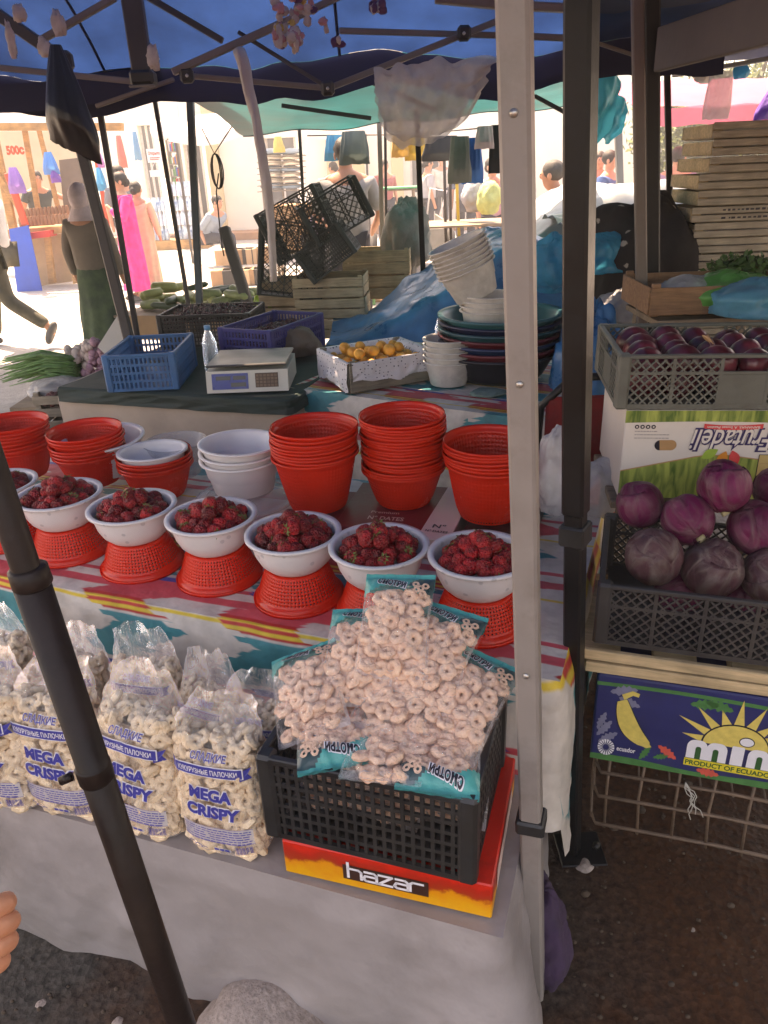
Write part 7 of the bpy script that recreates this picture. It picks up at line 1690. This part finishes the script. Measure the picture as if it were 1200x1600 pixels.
# loose cable loops hanging on the left of the strip
mb = MB(); a = P0(335, 240, 4.6); mb.tube([P0(362, 198, 4.6), a, P0(315, 200, 4.6)], .004, 6)
for i in range(3): mb.tube([tuple(a + Vector((.034 * math.sin(q * PI / 8) * (.6 + .2 * i), .01 * i, -.09 + .09 * math.cos(q * PI / 8)))) for q in range(17)], .004, 6)
mb.tube([a + Vector((.01, 0, -.1)), P0(338, 300, 4.6), P0(346, 380, 4.6), P0(350, 400, 4.6)], .004, 6); mb.build('cable', M_blackplastic, label='black cable coiled and hanging left of the off white cloth strip', cat='cable')
# right side market far off: goods piles and trees
rt = random.Random(70)
table('far_stand', Matrix.Translation((P0(1040, 330, 8).x + .2, 7.9, 0)), 3.0, .9, P0(960, 336, 8).z - .02, 'long far stall table of greens and cartons at the right')
zt_ = P0(960, 336, 8).z
fcol = [('melon', (.25, .4, .08)), ('green', (.08, .25, .06)), ('blue', (.03, .12, .4)), ('white', (.6, .6, .58)), ('cyan', (.1, .45, .5)), ('yellow', (.5, .45, .06))]
for i, (px, r_, k_) in enumerate(((948, .1, 0), (930, .09, 1), (975, .11, 2), (1000, .1, 3), (1025, .1, 4), (1055, .09, 5), (1075, .12, 4), (915, .1, 2))):
    c = P0(px, 320, 8.2); lump('goods_bundle', (c.x, 8.2 + .1 * (i % 3), zt_ + r_ * .5), r_ * 1.2, r_, r_, mat('bundle_' + fcol[k_][0], fcol[k_][1], .6, .2, 6, .3), f'{fcol[k_][0]} bundle on the far stall table, number {"one two three four five six seven eight".split()[i]} of the row' if False else f'{fcol[k_][0]} heap of goods on the far table ' + ('left of the double poles', 'at its left end', 'just left of the double poles', 'hidden between the poles', 'right of the double poles', 'nearest the pale tray pile', 'at its right end', 'behind the black pole')[i], 'goods', i + 80, n=24, k=14)
c = P0(1035, 330, 7.7); mb = MB(); mb.box((0, 0, 0), (.7, .35, .3), ch=.01); mb.box((0, -.177, 0), (.5, .004, .12)); mb.build('street_carton', mat('carton_reddish', (.4, .24, .2), .8, .15, 6, .1), M=Matrix.Translation((c.x + .1, 7.75, zt_ + .15)), label='faded reddish carton on the far table right of the double poles', cat='box')
c = P0(925, 365, 5.0); mb = MB(); tarp_heap('plastic_sheet', P0(870, 360, 5).x, P0(985, 360, 5).x, 4.7, 5.6, lambda u, v: (P0(930, 350, 5).z) * sm_(v * 3 + .6), mat('beige_plastic_sheet', (.5, .44, .38), .4, .15, 6, .4, 14), 'shiny beige plastic sheet over goods beyond the starry blanket', 9)
M_bark = mat('bark', (.12, .09, .06), .9, .3, 8, .5); M_fol = [mat('foliage_light', (.1, .14, .035), .6, .3, 6, .1, c2=(.16, .2, .05), trans=.25), mat('foliage_dark', (.04, .07, .02), .6, .3, 6, .1, trans=.2)]
def tree(px, y_, h, r_, label, seed):
    x = P0(px, 260, y_).x; r = random.Random(seed); t = thing('tree', label, 'tree', T(x, y_, 0), 'trees beyond the stalls on the right')
    mb = MB(); mb.tube([(0, 0, 0), (.08, .05, h * .25), (0, 0, h * .5), (.1, 0, h * .8)], [.2, .16, .12, .05], 10)
    for i in range(6): a = r.uniform(0, 6); mb.tube([(0, 0, h * (.3 + .07 * i)), (r_ * .4 * math.cos(a), r_ * .4 * math.sin(a), h * (.5 + .06 * i)), (r_ * .75 * math.cos(a), r_ * .75 * math.sin(a), h * (.6 + .06 * i))], [.07, .05, .02], 6)
    mb.build('trunk', M_bark, t); mb = MB()
    cl_ = []
    for i in range(60):
        d = Vector((r.gauss(0, 1), r.gauss(0, 1), r.gauss(0, .9))).normalized() * r.uniform(.35, 1); cl_.append((Vector((d.x * r_, d.y * r_, h * .6 + d.z * h * .4)), r.uniform(.25, .5)))
    for c_, q in cl_:
        for j in range(110):
            p_ = c_ + Vector((r.gauss(0, q * .5), r.gauss(0, q * .5), r.gauss(0, q * .4))); a = Vector((r.gauss(0, 1), r.gauss(0, 1), r.gauss(0, 1))).normalized(); b = a.orthogonal().normalized(); L = r.uniform(.05, .11)
            mb.add([p_, p_ + a * L + b * L * .4, p_ + a * L * 2, p_ + a * L - b * L * .4], [(0, 1, 2, 3)], 0 if r.random() < .6 else 1)
    mb.build('crown', M_fol, t)
tree(1085, 17, 3.1, 1.5, 'bushy green tree left of the pale cloth under the pink canopy', 1); tree(1160, 16, 3.4, 1.5, 'bushy green tree above the pile of pale trays', 2); tree(1225, 18, 3.4, 1.6, 'bushy green tree at the right edge beyond the pale trays', 3)
c = P0(1120, 120, 3.9); hang_bag(1106, 112, 1138, 186, 3.9, M_clearbag, 'pale plastic strip hanging over the left of the pale tray pile', 5, depth=.03, tops=.8, name='plastic_strip', cat='plastic strip')
c = P0(1200, 240, 4.6); hang_bag(1186, 130, 1230, 186, 4.6, mat('bag_purple', (.12, .04, .3), .4, .2, 6, .3, trans=.3), 'purple bag hanging at the right edge above the trays', 6, depth=.06)
c = P0(1075, 112, 4.5); lump('plastic_bag', P0(1100, 118, 4.45), .05, .03, .04, fc[0], 'white bag knotted on the eave rail of the right canopy', 'plastic bag', 91, flat=.95); lump('plastic_bag', P0(1158, 112, 4.3), .04, .03, .035, M_cyan, 'small blue bag knotted on the eave rail of the right canopy', 'plastic bag', 92, flat=.95)
# more of the crowded street: shelf of goods by the shop door, shoppers, crates of greens, hanging goods
rz_ = random.Random(77); gm = [mat('goods_' + n, c, .5, .15, 8, .1) for n, c in (('red', (.6, .04, .03)), ('blue', (.04, .12, .5)), ('white', (.7, .7, .68)), ('orange', (.6, .25, .05)), ('green', (.08, .3, .1)))]
t = thing('goods_shelf', 'tall shelf of small coloured packages beside the shop door', 'shelf', Matrix.Translation((0, 0, 0))); A_ = P0(262, 225, 19.6); B_2 = P0(292, 350, 19.6); W_s = B_2.x - A_.x
for r_ in range(7):
    z_ = A_.z - r_ * (A_.z - .35) / 7; mb = MB(); mb.box(((A_.x + B_2.x) / 2, 19.7, z_ - .17), (W_s, .35, .02)); mb.build('shelf_board', M_truss, t)
    for q_ in range(5): mb = MB(); h9 = rz_.uniform(.14, .26); mb.box((A_.x + (q_ + .5) * W_s / 5, 19.65, z_ - .158 + h9 / 2), (W_s / 5 * .85, .16, h9), ch=.008); mb.build('package', rz_.choice(gm), t)
for sx in (A_.x - .02, B_2.x + .02): MB().box((sx, 19.7, A_.z / 2 + .1), (.03, .36, A_.z + .2)).build('upright', M_truss, t)
for i, (px, y_, c_, n_) in enumerate(((600, 16, (.35, .1, .1), 'brick red'), (668, 15, (.4, .4, .42), 'light grey'), (728, 14, (.1, .14, .2), 'steel blue'), (520, 17, (.3, .26, .2), 'sand'))):
    person(f'distant walker in a {n_} top in the street behind the hanging clothes', P0(px, 260, y_).x, y_, 0, 1.68, R(70 * i + 30), shirt=cl(n_.replace(' ', '_'), c_), legs=MATS['cloth_navy'], female=i % 2 == 1)
for i, (px, y_, w_, m_, lab) in enumerate(((548, 9.6, .5, gm[4], 'green crate'), (575, 9.8, .5, M_card_brown, 'brown carton'), (690, 9.4, .6, mat('carton_pale', (.5, .36, .22)), 'pale carton'), (735, 9.2, .55, gm[3], 'orange crate'))):
    c = P0(px, 350, y_); o_ = crate('produce_crate', f'{lab} of produce standing on the street beyond the old wooden crates', T(c.x, y_, 0, .2 * i), w_, .38, .3, m_, 'slots')
    leafy('greens', (c.x, y_, .28), w_ * .42, .16, .12, 220, M_herb, f'leafy greens heaped in the {lab} beyond the old wooden crates', 'greens', 50 + i, .07)
for i, (x0, y0, x1, y1, c_, n_) in enumerate(((178, 212, 200, 262, (.6, .12, .1), 'red'), (204, 206, 222, 250, (.1, .3, .5), 'blue'), (425, 214, 446, 238, (.5, .4, .1), 'yellow'))):
    hang_bag(x0, y0, x1, y1, 16 - i, mat('street_bag_' + n_, c_, .5, .2, 5, .3), f'{n_} bag hanging from an awning across the street', 20 + i, depth=.08, tops=.5)
# low far buildings closing the street on the right
t = thing('far_building', 'low pale building far behind the stalls on the right', 'building', T(P0(880, 260, 40).x, 40, 0)); MB().box((0, 2, 1.6), (18, 4, 3.2)).build('wall', M_wall, t); MB().box((0, 2, 3.3), (18.6, 4.6, .2)).build('roof', M_card_brown, t)
for i in range(6): mb = MB(); mb.box((-7.5 + i * 3, -.03, 1.5), (1.2, .06, 1.2)); mb.build('window', M_glassd, t)
# ================================================================ dusty air
hz_ = bpy.data.materials.new('dusty_air'); hz_.use_nodes = True; nt = hz_.node_tree; nt.nodes.remove(nt.nodes['Principled BSDF'])
pv = nd(nt, 'ShaderNodeVolumePrincipled', {'Color': (.9, .92, .95, 1), 'Density': .0095, 'Anisotropy': .3}); nt.links.new(pv.outputs[0], nt.nodes['Material Output'].inputs['Volume'])
MB().box((0, 20, 3.5), (90, 70, 9)).build('haze', hz_, kind='stuff', label='thin dusty haze in the market air', cat='haze')
cy.volume_bounces = 0; cy.volume_step_rate = 4
